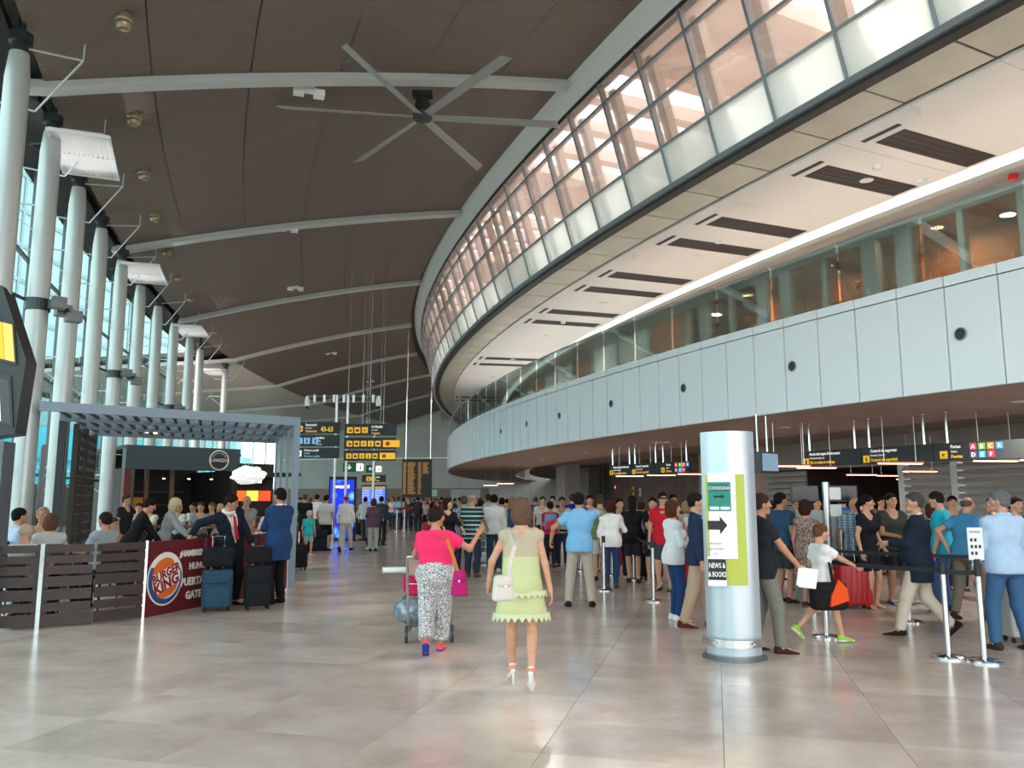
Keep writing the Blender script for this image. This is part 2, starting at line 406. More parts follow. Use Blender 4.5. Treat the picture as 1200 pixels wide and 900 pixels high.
def vent(a, half=.17):
    u = Vector((math.sin(math.radians(a)), math.cos(math.radians(a)), 0)); d = dRgl(a)*.5
    b = MB(); b.arcbox([(91.15, 7.43), (91.15, 7.412), (88.9, 7.412), (88.9, 7.43)], a-half, a+half, 1)
    for k in range(4):
        aa = a-half+half*2*(k+.5)/4; b.arcbox([(91.1, 7.415), (91.1, 7.408), (88.95, 7.408), (88.95, 7.415)], aa-.025, aa+.025, 1)
    b.build('vent', VENT, MC)
    b = MB(); b.arcbox([(91.40, 7.43), (91.40, 7.415), (91.30, 7.415), (91.30, 7.43)], a-half-.05, a+half+.05, 1); b.build('slot', VENT, MC)
VENT_A = []
# measured angles of the slot pairs
VPIX = [(1028, 155), (951, 199), (833, 258), (790, 283), (722, 322), (696, 339)]
for (u_, v_) in VPIX:
    VENT_A.append(topol(atz(u_, v_, 7.42))[1])
print('vents', [round(x, 2) for x in VENT_A])
step = (VENT_A[-1]-VENT_A[1])/2
for k in range(1, 8):
    for off in (VENT_A[-2], VENT_A[-1]): VENT_A.append(off+step*k)
VENT_A += [VENT_A[0]-step+.4, VENT_A[0]-step-.9]
for a in VENT_A: vent(a)
for (u_, v_) in ((1075, 127), (745, 300), (1028, 195), (1080, 211), (842, 282), (660, 377)):
    p = atz(u_, v_, 7.415)
    b = MB(); b.lathe([(.03, -.07), (.07, -.06), (.09, 0), (.09, .004)], (0, 0, 0), 12) if u_ != 1075 else b.box((0, 0, -.018), (.36, .09, .06), math.radians(60))
    o = b.build('detector', WHITE, None, 30, p); tag(o, {1075: 'long white light bar on the white upper ceiling beside the glass soffit', 745: 'small white detector by the soffit edge near the middle slots', 1028: 'white dome detector between the two nearest black slots', 1080: 'white double box detector by the cove near the nearest slot', 842: 'small white detector between the second pair of slots', 660: 'faint white detector between the far pairs of slots'}[u_], 'detector')
# ---- upper walkway: slab, white fascia panels, coping, glass balustrade
slab = struct('floor_mezzanine')
b = MB(); b.arcbox([(91.0, 4.85), (91.0, 3.26), (88.0, 3.26), (88.0, 4.85)], -38, 14, 52, dR=dRfa); b.build('slab', mat('slab_shadow_gap', '55585a', .8), slab)
fas = struct('wall_fascia')
FASC = mat('white_metal_panel', 'e0e6ea', .32)
fa = arcmesh('panel', [(91.15, 4.78), (91.15, 3.25), (91.05, 3.25), (91.05, 4.78)], .2435, [FASC], 2)
co = arcmesh('coping_panel', [(91.16, 4.95), (91.15, 4.80), (90.9, 4.80), (90.9, 4.95)], .2435, [FASC], 2)
FAS0 = -26.83
nf = int((38+FAS0)/.5)
for i in range(-20, 76):
    a = FAS0+.5*i+.25
    if -36.5 < a < 9: arcpart('panel', fa, a, fas, dRfa(a)); arcpart('coping_panel', co, a, fas, dRfa(a))
HOLE = mat('port_black', '111214', .4)
for i, (u_, v_) in enumerate(((1131, 392), (939, 430), (813, 455.5), (727, 473.5), (667, 487.5), (623, 497), (593, 505.5))):
    p = atz(u_, v_, 4.05); R, a = topol(p); p = pol(91.15+dRfa(a), a, 4.05+(0 if i else 0))
    ra = math.radians(a); nx = Vector((-math.cos(ra), math.sin(ra), 0)); tg = Vector((math.sin(ra), math.cos(ra), 0))
    b = MB(); b.tube([p-nx*.06, p+nx*.012], .085, 18); t_ = b.build('port', HOLE, fas, 40)
    b = MB(); ring = [p+nx*.012+(tg*math.cos(k*math.pi/9)+Vector((0, 0, 1))*math.sin(k*math.pi/9))*.09 for k in range(18)]; b.tube(ring, .010, 6, closed=True); b.build('port_ring', mat('port_rim', '8d9296', .4), t_, 40)
RAILG = glass('balustrade_glass', 'e6f5f1', .3, .0, cap=.7)
bal = thing('balustrade', 'clear green-tinted glass balustrade with steel rail along the white upper walkway', 'railing', tuple(CC))
def cmesh(quad, half, mats, name, n=1):
    return arcmesh(name, quad, half, mats, n)
gp = cmesh([(91.02, 4.90), (91.02, 6.0), (91.0, 6.0), (91.0, 4.90)], .49, [RAILG], 'glass_panel', 2)
gc = cmesh([(91.04, 6.0), (91.04, 6.035), (90.98, 6.035), (90.98, 6.0)], .5, [STEEL], 'handrail', 2)
for i in range(-10, 36):
    a = -26.83+1.*i+.25
    if -36.5 < a < 8:
        ra = math.radians(a); d = dRfa(a)
        for nm, me in (('glass_panel', gp), ('handrail', gc)):
            obj(nm, me, bal, (-d*math.cos(ra), d*math.sin(ra), 0), -ra)
# ---- wall behind the upper walkway: grey frames, dark panes, warm rooms
wm = struct('wall_mezzanine')
GREYF = mat('grey_door_frame', '8d8f8d', .5)
DARKG = glass('dark_window', 'e2d4c8', .05, .02, cap=.5)
b = MB(); b.arcbox([(86.2, 4.85), (86.2, 7.3), (86.0, 7.3), (86.0, 4.85)], -38, 14, 52); b.build('room_back', mat('orange_brown_panel', '9c6238', .6, noise=.35, nscale=.6), wm)
fl_me = arcmesh('floor', [(90.9, 4.87), (90.9, 4.85), (86.0, 4.85), (86.0, 4.87)], .5, [mat('walk_floor', 'cdc6bc', .3)])
b = MB(); b.arcbox([(90.9, 4.87), (90.9, 4.80), (86.0, 4.80), (86.0, 4.87)], -38, 14, 52); b.build('floor', mat('walk_floor', 'cdc6bc', .3), slab)
b = MB(); b.arcbox([(88.0, 7.34), (88.0, 7.28), (86.0, 7.28), (86.0, 7.34)], -38, 14, 52); b.build('room_ceiling', mat('room_ceiling', '7a5a48', .8), MC)
def wallpane(a0, a1, m, z1=7.05):
    b = MB(); b.arcbox([(88.0, 4.95), (88.0, z1), (87.97, z1), (87.97, 4.95)], a0+.03, a1-.03, 1); b.build('pane', m, wm)
def wallpost(a, half=.05):
    b = MB(); b.arcbox([(88.06, 4.87), (88.06, 7.27), (87.9, 7.27), (87.9, 4.87)], a-half, a+half, 1); b.build('post', GREYF, wm)
b = MB(); b.arcbox([(88.06, 7.04), (88.06, 7.27), (87.9, 7.27), (87.9, 7.04)], -38, 14, 52); b.build('header', GREYF, wm)
SOLID = mat('white_wall_panel', 'cfc9c0', .7); BROWN = mat('brown_panel', '93634a', .6)
a = -37.
kk = 0
while a < 13:
    if a < -20.2:
        for wd, m in ((.82, DARKG), (.82, DARKG), (.55, DARKG)):
            wallpost(a, .04 if kk % 3 == 1 else .12); wallpane(a, a+wd, m); a += wd; kk += 1
    else:
        wallpost(a); b = MB(); b.arcbox([(88.0, 4.95), (88.0, 7.05), (87.97, 7.05), (87.97, 4.95)], a+.05, a+1.5, 1); b.build('panel', SOLID if kk % 3 else BROWN, wm); a += 1.5; kk += 1
tag(MB().box((0, 0, 0), (.12, .1, .1)).build('alarm_beacon', mat('red_plastic', 'c81f22', .4), None, loc=pol(88.25, topol(atz(1158, 200, 7.2))[1], 7.21)), 'small red alarm beacon on the wall above the upper walkway', 'alarm')
# ---- under the walkway: ceiling, back walls, pillars, shutters
uc = struct('ceiling_low')
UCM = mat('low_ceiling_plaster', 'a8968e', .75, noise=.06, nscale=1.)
for i in range(26):
    a0 = -38+2.*i
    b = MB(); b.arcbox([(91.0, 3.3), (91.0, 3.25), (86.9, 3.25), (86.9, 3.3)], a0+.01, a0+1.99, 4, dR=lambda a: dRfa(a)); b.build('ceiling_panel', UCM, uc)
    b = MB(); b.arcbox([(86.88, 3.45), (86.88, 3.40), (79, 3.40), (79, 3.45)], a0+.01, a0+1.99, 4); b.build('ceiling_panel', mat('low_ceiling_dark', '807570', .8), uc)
gw = struct('wall_right')
CONC = mat('grey_wall_panel', '9b9994', .7, noise=.08, nscale=2.); BRW = mat('brown_stone', '6b5850', .55, noise=.3, nscale=3., bump=.1); DRK = mat('dark_recess', '2a211d', .8)
def gwall(a0, a1, z0, z1, m, R=83.5, name='wall_panel', th=.2):
    b = MB(); n = max(1, int((a1-a0)/1.5)); b.arcbox([(R, z0), (R, z1), (R-th, z1), (R-th, z0)], a0, a1, n); return b.build(name, m, gw)
# shutters, near right
def shutter(a0, a1):
    n = 14; zz0, zz1 = .05, 2.55
    sh_ = thing('roller_shutter', 'x', 'shutter', tuple(pol(83.62, (a0+a1)/2)))
    o = pol(83.5, (a0+a1)/2); m = mat('shutter_grey', 'b9bab8', .4, .2)
    for k in range(n):
        z = zz0+(zz1-zz0)*k/n; h = (zz1-zz0)/n
        b = MB(); b.arcbox([(83.5, z+.012), (83.56, z+h*.5), (83.5, z+h-.012), (83.46, z+h-.012), (83.46, z+.012)], a0, a1, 1)
        b.v = [(x-o.x, y-o.y, q) for x, y, q in b.v]; b.build('slat', m, sh_)
    return sh_
aw = lambda u: topol(atW(u, 83.5 if u > 680 else 86.0))[1]
def atW(u, R=83.5):
    # floor point where the column of pixels u meets the arc of radius R
    r = ray(u, 584); k = r[0]/r[1]
    A = k*k+1; B = -2*(k*CC.x+CC.y); Cq = CC.x**2+CC.y**2-R*R
    y = (-B-math.sqrt(max(0, B*B-4*A*Cq)))/(2*A); return Vector((k*y, y, 0))
A_ = {u: aw(u) for u in (640, 652, 662, 693, 703, 800, 820, 905, 950, 1058, 1066, 1120, 1129, 1260)}
s1 = shutter(A_[1260], A_[1129]); s1['label'] = 'wide grey slatted roller shutter at the right under the gates sign'
s2 = shutter(A_[1120], A_[1066]); s2['label'] = 'narrower grey roller shutter right of the dark security opening'
s3 = shutter(A_[950], A_[905]); s3['label'] = 'grey roller shutter left of the dark security opening behind the steel pylon'
for s_ in (s1, s2, s3): s_['group'] = 'grey roller shutters under the walkway'
for a0, a1, m in ((A_[1066], A_[1058], WHITE), (A_[1129], A_[1120], WHITE)): gwall(a0, a1, 0, 2.6, m, 83.62)
gwall(-38, A_[905], 2.58, 3.42, CONC, 83.55); gwall(-38, A_[1260], 0, 2.6, CONC)
# security opening: a deep brown passage
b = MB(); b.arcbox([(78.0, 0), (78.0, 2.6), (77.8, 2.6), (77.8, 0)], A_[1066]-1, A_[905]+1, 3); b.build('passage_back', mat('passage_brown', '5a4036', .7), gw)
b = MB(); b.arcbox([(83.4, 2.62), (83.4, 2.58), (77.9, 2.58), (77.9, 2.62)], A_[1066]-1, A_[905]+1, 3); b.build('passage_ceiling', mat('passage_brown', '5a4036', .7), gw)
for a in (A_[1066], A_[905]): gwall(a-.03, a+.03, 0, 2.6, BRW, 83.4, 'passage_side', 5.5)
# beyond the pylon: pale then brown walls with grey pillars
gwall(A_[905], A_[820], 0, 3.42, mat('warm_pale_wall', 'b3a296', .7)); gwall(A_[820], A_[703], 0, 3.42, BRW); gwall(A_[703], A_[693], 0, 3.42, CONC, 84.1, 'pillar', .8)
gwall(A_[693], A_[662]+1.5, 0, 3.42, BRW); gwall(A_[662], A_[652], 0, 3.42, CONC, 86.0, 'pillar', .8); gwall(A_[662]+1.5, 13.3, 0, 3.42, mat('far_wall_grey', '9a9188', .7))
# ---- left: tall columns and the glass wall
DARKSTEEL = mat('dark_steel', '3a4044', .4, .6)
w2 = struct('window_2')
GL2 = glass('cyan_glass', 'e3f2f2', .03, .0, cap=.12)
cable = mat('cable_steel', '5f6f72', .4, .5)
A0 = -33.9
ks = 31
for k in range(ks):
    a = A0+.75*k
    d = dRcol(a)
    for r in range(4):
        z0, z1 = .1+2.1*r, .1+2.1*(r+1)
        b = MB(); b.arcbox([(104.15, z0+.01), (104.15, z1-.01), (104.17, z1-.01), (104.17, z0+.01)], a+.006, a+.744, 1, dR=dRcol); b.build('pane', GL2, w2)
    b = MB(); b.arcbox([(104.06, .0), (104.06, 8.6), (104.11, 8.6), (104.11, .0)], a-.012, a+.012, 1, dR=dRcol); b.build('mullion', cable, w2)
for z in (2.2, 4.3, 6.4):
    b = MB(); b.arcbox([(104.05, z-.03), (104.05, z+.03), (104.12, z+.03), (104.12, z-.03)], A0, A0+.75*ks, 24, dR=dRcol); b.build('transom', cable, w2)
b = MB(); b.arcbox([(104.3, 8.3), (103.5, 8.48), (103.5, 8.7), (104.4, 8.7)], A0, A0+.75*ks, 24, dR=dRcol); b.build('head', mat('dark_head', '1d2022', .6), w2)
b = MB(); b.arcbox([(104.1, 0), (104.1, .1), (104.2, .1), (104.2, 0)], A0, A0+.75*ks, 24, dR=dRcol); b.build('sill', DARKSTEEL, w2)
COLM = mat('silver_column', 'b4bcbb', .32, .25)
def column(a, R=None, label=None, zt=8.05):
    R = R or 103.3+dRcol(a); p = pol(R, a); t = thing('column', label, 'column', tuple(p), -math.radians(a), 'tall silver columns along the glass wall')
    b = MB(); b.lathe([(.17, 0), (.17, .6), (.175, 3.5), (.165, zt-.4), (.13, zt)], n=24); b.build('shaft', COLM, t, 60)
    b = MB(); b.lathe([(.11, zt), (.11, zt+.14), (.16, zt+.16), (.16, zt+.3), (.06, zt+.32), (.05, 8.6)], n=16); b.build('cap', DARKSTEEL, t, 40)
    b = MB(); b.lathe([(.26, 0), (.26, .03), (.19, .05)], n=20); b.build('base_ring', STEEL, t, 40)
    W_ = mat('thin_white_rod', 'c9d4d2', .4)
    b = MB(); b.tube([(0, 0, zt+.1), (.75, .55, zt+.35)], .016, 6).tube([(.75, .55, zt+.35), (.1, 1.0, zt-.4)], .016, 6).tube([(.75, .55, zt+.35), (.75, .6, 8.7)], .012, 6).tube([(-.75, .9, zt-.35), (.1, 1.0, zt-.4)], .016, 6); b.build('brace', W_, t, 60)
    for z in (2.3, 4.5, 6.7):
        b = MB(); b.tube([(-.1, 0, z), (-.72, 0, z)], .018, 6).tube([(-.72, -.5, z-.22), (-.72, .5, z+.22)], .012, 6).tube([(-.1, 0, z-.5), (-.72, .0, z)], .008, 6); b.build('glass_bracket', W_, t, 60)
    return t
ORD = ['nearest', 'second', 'third', 'fourth', 'fifth', 'sixth', 'seventh', 'eighth', 'ninth', 'tenth', 'eleventh']
for k in range(9):
    column(-23.4+1.5*k, None, 'tall round silver column, %s from the camera along the glass wall' % ORD[k])
column(-9.9, 103.0, 'slim silver column with a dark head standing free past the glass wall')
column(-6.9, 103.0, 'far slim silver column, last of the row before the end wall')
# ---- far end of the hall
ew = struct('wall_end')
EA = 13.4
def radial(a, R0, R1, z0, z1, m, name='wall_panel', th=.3, off=0.):
    ra = math.radians(a); u = Vector((math.sin(ra), math.cos(ra), 0)); p0, p1 = pol(R0, a, z0)-u*off, pol(R1, a, z0)-u*off
    b = MB(); b.obox(p0, p1-p0, u*th, (0, 0, z1-z0)); return b.build(name, m, ew)
EWM = mat('end_wall_grey', 'ccd0cc', .7, noise=.05, nscale=.4); 
for k in range(8):
    for z0, z1 in ((2.6, 5.4), (5.42, 8.4), (8.42, 11.)):
        radial(EA, 93.+2.6*k, 93.+2.6*(k+1)-.03, z0, z1, EWM)
for k in range(10): radial(EA, 93.-1.4*k, 93-1.4*(k+1)+.03, 0, 11., EWM)
radial(EA, 92.6, 113.8, 0, 2.62, mat('end_wall_brown', '9b8a80', .7))
radial(EA, 93.4, 96.2, .0, 2.5, mat('end_white_panel', 'c9cdca', .6), off=.06, th=.05)
radial(EA, 97.5, 101, 1.9, 2.5, mat('end_pale_glass', 'c9e2e0', .3), off=.06, th=.05)
for k in range(4):
    b0 = 93.0-.9*k
    for r in range(3): radial(EA, 94.0+.8*k+.02, 94.0+.8*(k+1)-.02, 8.0+.8*r, 8.0+.8*(r+1)-.05, CLEAR if r else FROST, 'pane', .03, .15)
# glazing on the far left of the end wall
w3 = struct('window_3')
ra = math.radians(EA); uE = Vector((math.sin(ra), math.cos(ra), 0)); nE = pol(1, EA)-pol(0, EA)
for k in range(11):
    p = pol(113.8+1.35*k, EA, .0)
    for z0, z1 in ((2.6, 5.2), (5.2, 8.6)):
        b = MB(); b.obox(p+nE*.04+Vector((0, 0, z0+.02)), nE*1.27, uE*.02, (0, 0, z1-z0-.04)); b.build('pane', GL2, w3)
    b = MB(); b.obox(p-nE*.05, nE*.1, uE*.12, (0, 0, 8.6)); b.build('mullion', COLM, w3)
b = MB(); b.obox(pol(113.8, EA), pol(128, EA)-pol(113.8, EA), uE*.1, (0, 0, 2.58)); b.build('dado', mat('end_wall_brown', '9b8a80'), w3)
wl_ = struct('wall_left')
for k in range(10):
    a0, a1 = -7.2+2.*k, -7.2+2.*k+1.96
    b = MB(); b.arcbox([(116, 0), (116, 2.6), (116.2, 2.6), (116.2, 0)], a0, a1, 2); b.build('wall_panel', mat('end_wall_brown', '9b8a80'), wl_)
    b = MB(); b.arcbox([(116, 2.65), (116, 8.2), (116.03, 8.2), (116.03, 2.65)], a0, a1, 2); b.build('pane', GL2, wl_)
    b = MB(); b.arcbox([(115.9, 0), (115.9, 8.4), (116.25, 8.4), (116.25, 0)], a0-.05, a0+.03, 1); b.build('mullion', COLM, wl_)
# blocks seen through the glass
b = MB()
for (x, y, w_, d_, h_, m_) in ((-34, 45, 12, 30, 7.5, 0), (-30, 12, 8, 18, 5.5, 1), (-62, 90, 20, 60, 14, 1)):
    pass
t = thing('blue_building', 'blue glass building outside beyond the left window wall', 'building', (-42, 86, 0))
b = MB(); b.box((0, 0, 3.6), (10, 58, 7.4)); b.build('walls', mat('cyan_cladding', '35bcd6', .4), t)
b = MB()
for k in range(17): b.box((5.03, -27.5+3.4*k, 3.6), (.08, .1, 7.2))
b.build('seams', mat('cyan_seam', '2a93a8', .5), t)
for z in (2.4, 4.8): MB().box((5.05, 0, z), (.1, 58, .14)).build('ledge', mat('cyan_seam', '2a93a8', .5), t)
t = thing('sky_mask_block', 'tall pale grey block added outside to mute the bright sky above the blue building', 'building', (-66, 108, 0))  # added block, covers the overbright sky behind the left glass
MB().box((0, 0, 21), (16, 130, 42)).build('walls', mat('pale_render', '8ea2a4', .8), t); MB().box((0, 0, 42.3), (16.6, 130.6, .6)).build('parapet', mat('pale_cap', '7f9092', .8), t)
for k in range(10): MB().box((8.05, 0, 4.2*k+2.), (.12, 130, .5)).build('ledge', mat('pale_ledge', '7a8c90', .7), t)
for k in range(14):
    MB().box((8.06, -62+9.2*k, 21), (.14, .5, 42)).build('pier', mat('pale_ledge', '7a8c90'), t)

# recessed downlights over both walkways (small round lamps in the ceilings)
DLM = mat('downlight_disc', 'fff2e2', .5, emit=3.)
dl0 = {}
def downlight(p, power, key, label, spread=150, col=(1, .9, .8)):
    if key not in dl0:
        t = thing('downlight', '', 'lamp', tuple(p), 0, 'round recessed downlights ' + key)
        MB().lathe([(.12, -.012), (.12, .0), (.09, .0)], n=18).build('rim', WHITE, t, 30); MB().lathe([(.09, -.006), (.088, -.004)], n=18).build('diffuser', DLM, t); dl0[key] = t
    else: t = dup(dl0[key], p, 0)
    t['label'] = label
    ld = bpy.data.lights.new('downlight_lamp', 'AREA'); ld.shape = 'DISK'; ld.size = .25; ld.energy = power; ld.color = col; ld.spread = math.radians(spread)
    lo = bpy.data.objects.new('downlight_lamp', ld); COL.objects.link(lo); lo.location = (p[0], p[1], p[2]-.03)
NTH = ['nearest', 'second', 'third', 'fourth', 'fifth', 'sixth', 'seventh', 'eighth']
for k in range(7):
    downlight(pol(88.9, -33.5 if not k else -29.5+3.4*k, 3.248), 42, 'under the walkway', 'round recessed downlight in the low ceiling, %s from the camera' % NTH[k])
for k in range(7):
    downlight(pol(90.0, -28.2+3.2*k, 7.418), 74, 'over the upper walkway', 'round recessed downlight in the white upper ceiling, %s from the camera' % NTH[k], 170, (1, .98, .97))
for k in range(5):
    downlight(pol(87.0, -28.4+2.0*k, 7.275), 130, 'added inside the upper rooms', 'round downlight added in the warm room behind the upper panes, %s from the camera' % NTH[k], 170, (1, .8, .62))  # lamps added inside the rooms to lift the dark upper panes
# ------------------------------------------------------------------ people: bodies and clothes as one smooth skin each,
# grown over posed joints (blended tapered limbs, meshed on a grid)
def V(*a): return np.array(a, float)
def nrm(a): return a/max(1e-9, np.linalg.norm(a))
def cone(a, b, ra, rb, k=.03, fl=None): return ('c', np.array(a, float), np.array(b, float), ra, rb, k, fl)
def ell(c, r, R=None, k=.02): return ('e', np.array(c, float), np.array(r, float), R, None, k, None)
def sdf_eval(groups, h):
    lo, hi = np.full(3, 1e9), np.full(3, -1e9)
    for prims, cuts in groups:
        for p in prims:
            if p[0] == 'c':
                for q, r in ((p[1], p[3]), (p[2], p[4])): lo = np.minimum(lo, q-r*1.25); hi = np.maximum(hi, q+r*1.25)
            else: lo = np.minimum(lo, p[1]-p[2].max()); hi = np.maximum(hi, p[1]+p[2].max())
    lo -= 3*h; hi += 3*h
    n = np.ceil((hi-lo)/h).astype(int)+1
    ax = [lo[i]+h*np.arange(n[i]) for i in range(3)]
    D = np.full(n, .15, np.float32)
    for prims, cuts in groups:
        G = np.full(n, .15, np.float32) if (cuts or len(groups) > 1) else D
        for t, a, b, ra, rb, k, fl in prims:
            if t == 'c':
                m = max(ra, rb)*1.25+k+2.5*h; l = np.minimum(a, b)-m; u = np.maximum(a, b)+m
            else:
                m = a*0+b.max()+k+2.5*h; l = a-m; u = a+m
            i0 = np.maximum(0, ((l-lo)/h).astype(int)); i1 = np.minimum(n, ((u-lo)/h).astype(int)+2)
            sl = tuple(slice(i0[i], i1[i]) for i in range(3))
            X, Y, Z = np.meshgrid(*[ax[i][sl[i]] for i in range(3)], indexing='ij', sparse=True)
            px, py, pz = X-a[0], Y-a[1], Z-a[2]
            if t == 'c':
                ba = b-a
                if fl is not None:
                    f, q = fl; s = 1/q-1; d = px*f[0]+py*f[1]+pz*f[2]
                    px, py, pz = px+f[0]*s*d, py+f[1]*s*d, pz+f[2]*s*d
                    ba = ba+f*s*ba.dot(f)
                L = max(1e-9, ba.dot(ba)); hh = np.clip((px*ba[0]+py*ba[1]+pz*ba[2])/L, 0, 1)
                d = np.sqrt((px-hh*ba[0])**2+(py-hh*ba[1])**2+(pz-hh*ba[2])**2)-(ra+(rb-ra)*hh)
            else:
                if ra is not None:
                    R = ra; px, py, pz = px*R[0][0]+py*R[1][0]+pz*R[2][0], px*R[0][1]+py*R[1][1]+pz*R[2][1], px*R[0][2]+py*R[1][2]+pz*R[2][2]
                k0 = np.sqrt((px/b[0])**2+(py/b[1])**2+(pz/b[2])**2)
                d = (k0-1)*min(b)
            g = G[sl]; d = d.astype(np.float32)
            kk = max(k, 1e-4); hq = np.maximum(kk-np.abs(g-d), 0)/kk
            G[sl] = np.minimum(g, d)-hq*hq*kk*.25
        if cuts:
            X, Y, Z = np.meshgrid(*ax, indexing='ij', sparse=True)
            for c in cuts:
                if isinstance(c[0], str) and c[0] == 's': d = c[2]-np.sqrt((X-c[1][0])**2+(Y-c[1][1])**2+(Z-c[1][2])**2)
                elif isinstance(c[0], str):       # wedge: taken away where both planes are positive
                    d = np.minimum((X-c[2][0])*c[1][0]+(Y-c[2][1])*c[1][1]+(Z-c[2][2])*c[1][2], (X-c[4][0])*c[3][0]+(Y-c[4][1])*c[3][1]+(Z-c[4][2])*c[3][2])
                    if len(c) > 5: d = np.minimum(d, (X-c[6][0])*c[5][0]+(Y-c[6][1])*c[5][1]+(Z-c[6][2])*c[5][2])
                else: d = (X-c[1][0])*c[0][0]+(Y-c[1][1])*c[0][1]+(Z-c[1][2])*c[0][2]
                G = np.maximum(G, d.astype(np.float32))
        if G is not D: D = np.minimum(D, G)
    return D, lo
def nets(D, lo, h):
    S = D < 0
    c = [S[i:S.shape[0]-1+i, j:S.shape[1]-1+j, k:S.shape[2]-1+k] for i in (0, 1) for j in (0, 1) for k in (0, 1)]
    cnt = sum(x.astype(np.int8) for x in c); act = (cnt > 0) & (cnt < 8)
    I = np.argwhere(act); idx = np.full(act.shape, -1, np.int64); idx[act] = np.arange(len(I))
    acc = np.zeros((len(I), 3)); num = np.zeros(len(I))
    off = [(i, j, k) for i in (0, 1) for j in (0, 1) for k in (0, 1)]
    val = {o: D[I[:, 0]+o[0], I[:, 1]+o[1], I[:, 2]+o[2]].astype(float) for o in off}
    for o in off:
        for axn in range(3):
            if o[axn]: continue
            p = list(o); p[axn] = 1; a, b = val[o], val[tuple(p)]; m = (a < 0) != (b < 0)
            t = np.where(m, a/np.where(m, a-b, 1), 0)
            q = np.tile(np.array(o, float), (len(I), 1)); q[:, axn] += t
            acc[m] += q[m]; num[m] += 1
    vs = lo+h*(I+acc/np.maximum(num, 1)[:, None])
    quads = []
    for axn in range(3):
        u, w = (axn+1) % 3, (axn+2) % 3
        s0 = [slice(None)]*3; s1 = [slice(None)]*3; s0[axn] = slice(0, -1); s1[axn] = slice(1, None)
        A, B = S[tuple(s0)], S[tuple(s1)]
        for flip, mk in ((0, A & ~B), (1, ~A & B)):
            E = np.argwhere(mk); E = E[(E[:, u] > 0) & (E[:, w] > 0) & (E[:, u] < D.shape[u]-1) & (E[:, w] < D.shape[w]-1)]
            def cell(du, dw):
                e = E.copy(); e[:, u] -= du; e[:, w] -= dw; return idx[e[:, 0], e[:, 1], e[:, 2]]
            q = np.stack([cell(1, 1), cell(0, 1), cell(0, 0), cell(1, 0)], 1)
            quads.append(q[:, ::-1] if flip else q)
    return vs, np.concatenate(quads)
def to_mesh(name, vs, qs, mats, mi=None):
    me = bpy.data.meshes.new(name); nq = len(qs)
    me.vertices.add(len(vs)); me.vertices.foreach_set('co', np.asarray(vs, np.float32).ravel())
    me.loops.add(nq*4); me.loops.foreach_set('vertex_index', np.asarray(qs, np.int32).ravel())
    me.polygons.add(nq); me.polygons.foreach_set('loop_start', np.arange(0, nq*4, 4, dtype=np.int32))
    me.update(calc_edges=True)
    me.polygons.foreach_set('use_smooth', np.ones(nq, bool))
    for m in mats: me.materials.append(m)
    if mi is not None: me.polygons.foreach_set('material_index', np.asarray(mi, np.int32))
    me.update(); return me
def blob(name, groups, h, m, parent):
    D, lo = sdf_eval(groups, h); vs, qs = nets(D, lo, h)
    return obj(name, to_mesh(name, vs, qs, [m]), parent)
def ik(a, t, l1, l2, hint):
    d = t-a; L = np.linalg.norm(d); mx = (l1+l2)*.998
    if L > mx: d = d/L*mx; L = mx
    if L < abs(l1-l2)+.02: L = abs(l1-l2)+.02; d = nrm(d)*L
    x = (l1*l1-l2*l2+L*L)/(2*L); y = math.sqrt(max(0, l1*l1-x*x)); u = d/L
    hp = hint-u*hint.dot(u); hp = nrm(hp)
    return a+u*x+hp*y, a+d
def rotm(ax, deg):
    return np.array(Matrix.Rotation(math.radians(deg), 3, ax))
SKIN = lambda c: mat('skin_'+c, c, .55, noise=.08, nscale=20, spec=.4)
def cloth(c): return c if not isinstance(c, str) else mat('cloth_'+c, c, .85, noise=.05, nscale=14, bump=.25, bscale=28, spec=.2)
def hairm(c): return mat('hair_'+c, c, .75, noise=.35, nscale=45, bump=.8, bscale=60, spec=.15)
EYE_M = lambda: mat('eye', '1b1512', .2)
LIP_M = lambda: mat('lips', 'a8615a', .5)
def hand_prims(w, d, nrml, side, s, curl, spread=.1):
    """w wrist, d finger direction, nrml palm normal (towards the palm side), side thumb side"""
    P = []; kn = []
    for i, x in enumerate((.030, .010, -.010, -.028)):
        b = w+(d*(.088-.004*abs(i-1)**1.2)+side*x)*s; kn.append(b)
        P.append(cone(w+d*.015*s+side*x*.6*s, b, .0135*s, .0105*s, .012*s))
    for i, (b, L) in enumerate(zip(kn, (.072, .080, .074, .058))):
        ang = math.radians(12+curl*75); sp = side*(.030, .010, -.010, -.030)[i]*spread*6
        d1 = nrm(d*math.cos(ang*.6)+nrml*math.sin(ang*.6)+sp*.5); d2 = nrm(d*math.cos(ang*1.35)+nrml*math.sin(ang*1.35)+sp*.4); d3 = nrm(d*math.cos(ang*1.9)+nrml*math.sin(ang*1.9))
        p1 = b+d1*L*.46*s; p2 = p1+d2*L*.3*s; p3 = p2+d3*L*.24*s
        P += [cone(b, p1, .0098*s, .0088*s, .004*s), cone(p1, p2, .0088*s, .008*s, .003*s), cone(p2, p3, .008*s, .0068*s, .003*s)]
    t0 = w+(d*.028+side*.024+nrml*.006)*s; t1 = t0+(d*.030+side*.026+nrml*.010*(1+curl))*s; t2 = t1+(d*.028+side*(.010-.018*curl)+nrml*(.006+.018*curl))*s
    P += [cone(w+d*.01*s, t0, .014*s, .0145*s, .012*s), cone(t0, t1, .0135*s, .0105*s, .006*s), cone(t1, t2, .0105*s, .008*s, .004*s)]
    return P
NPERS = [0]
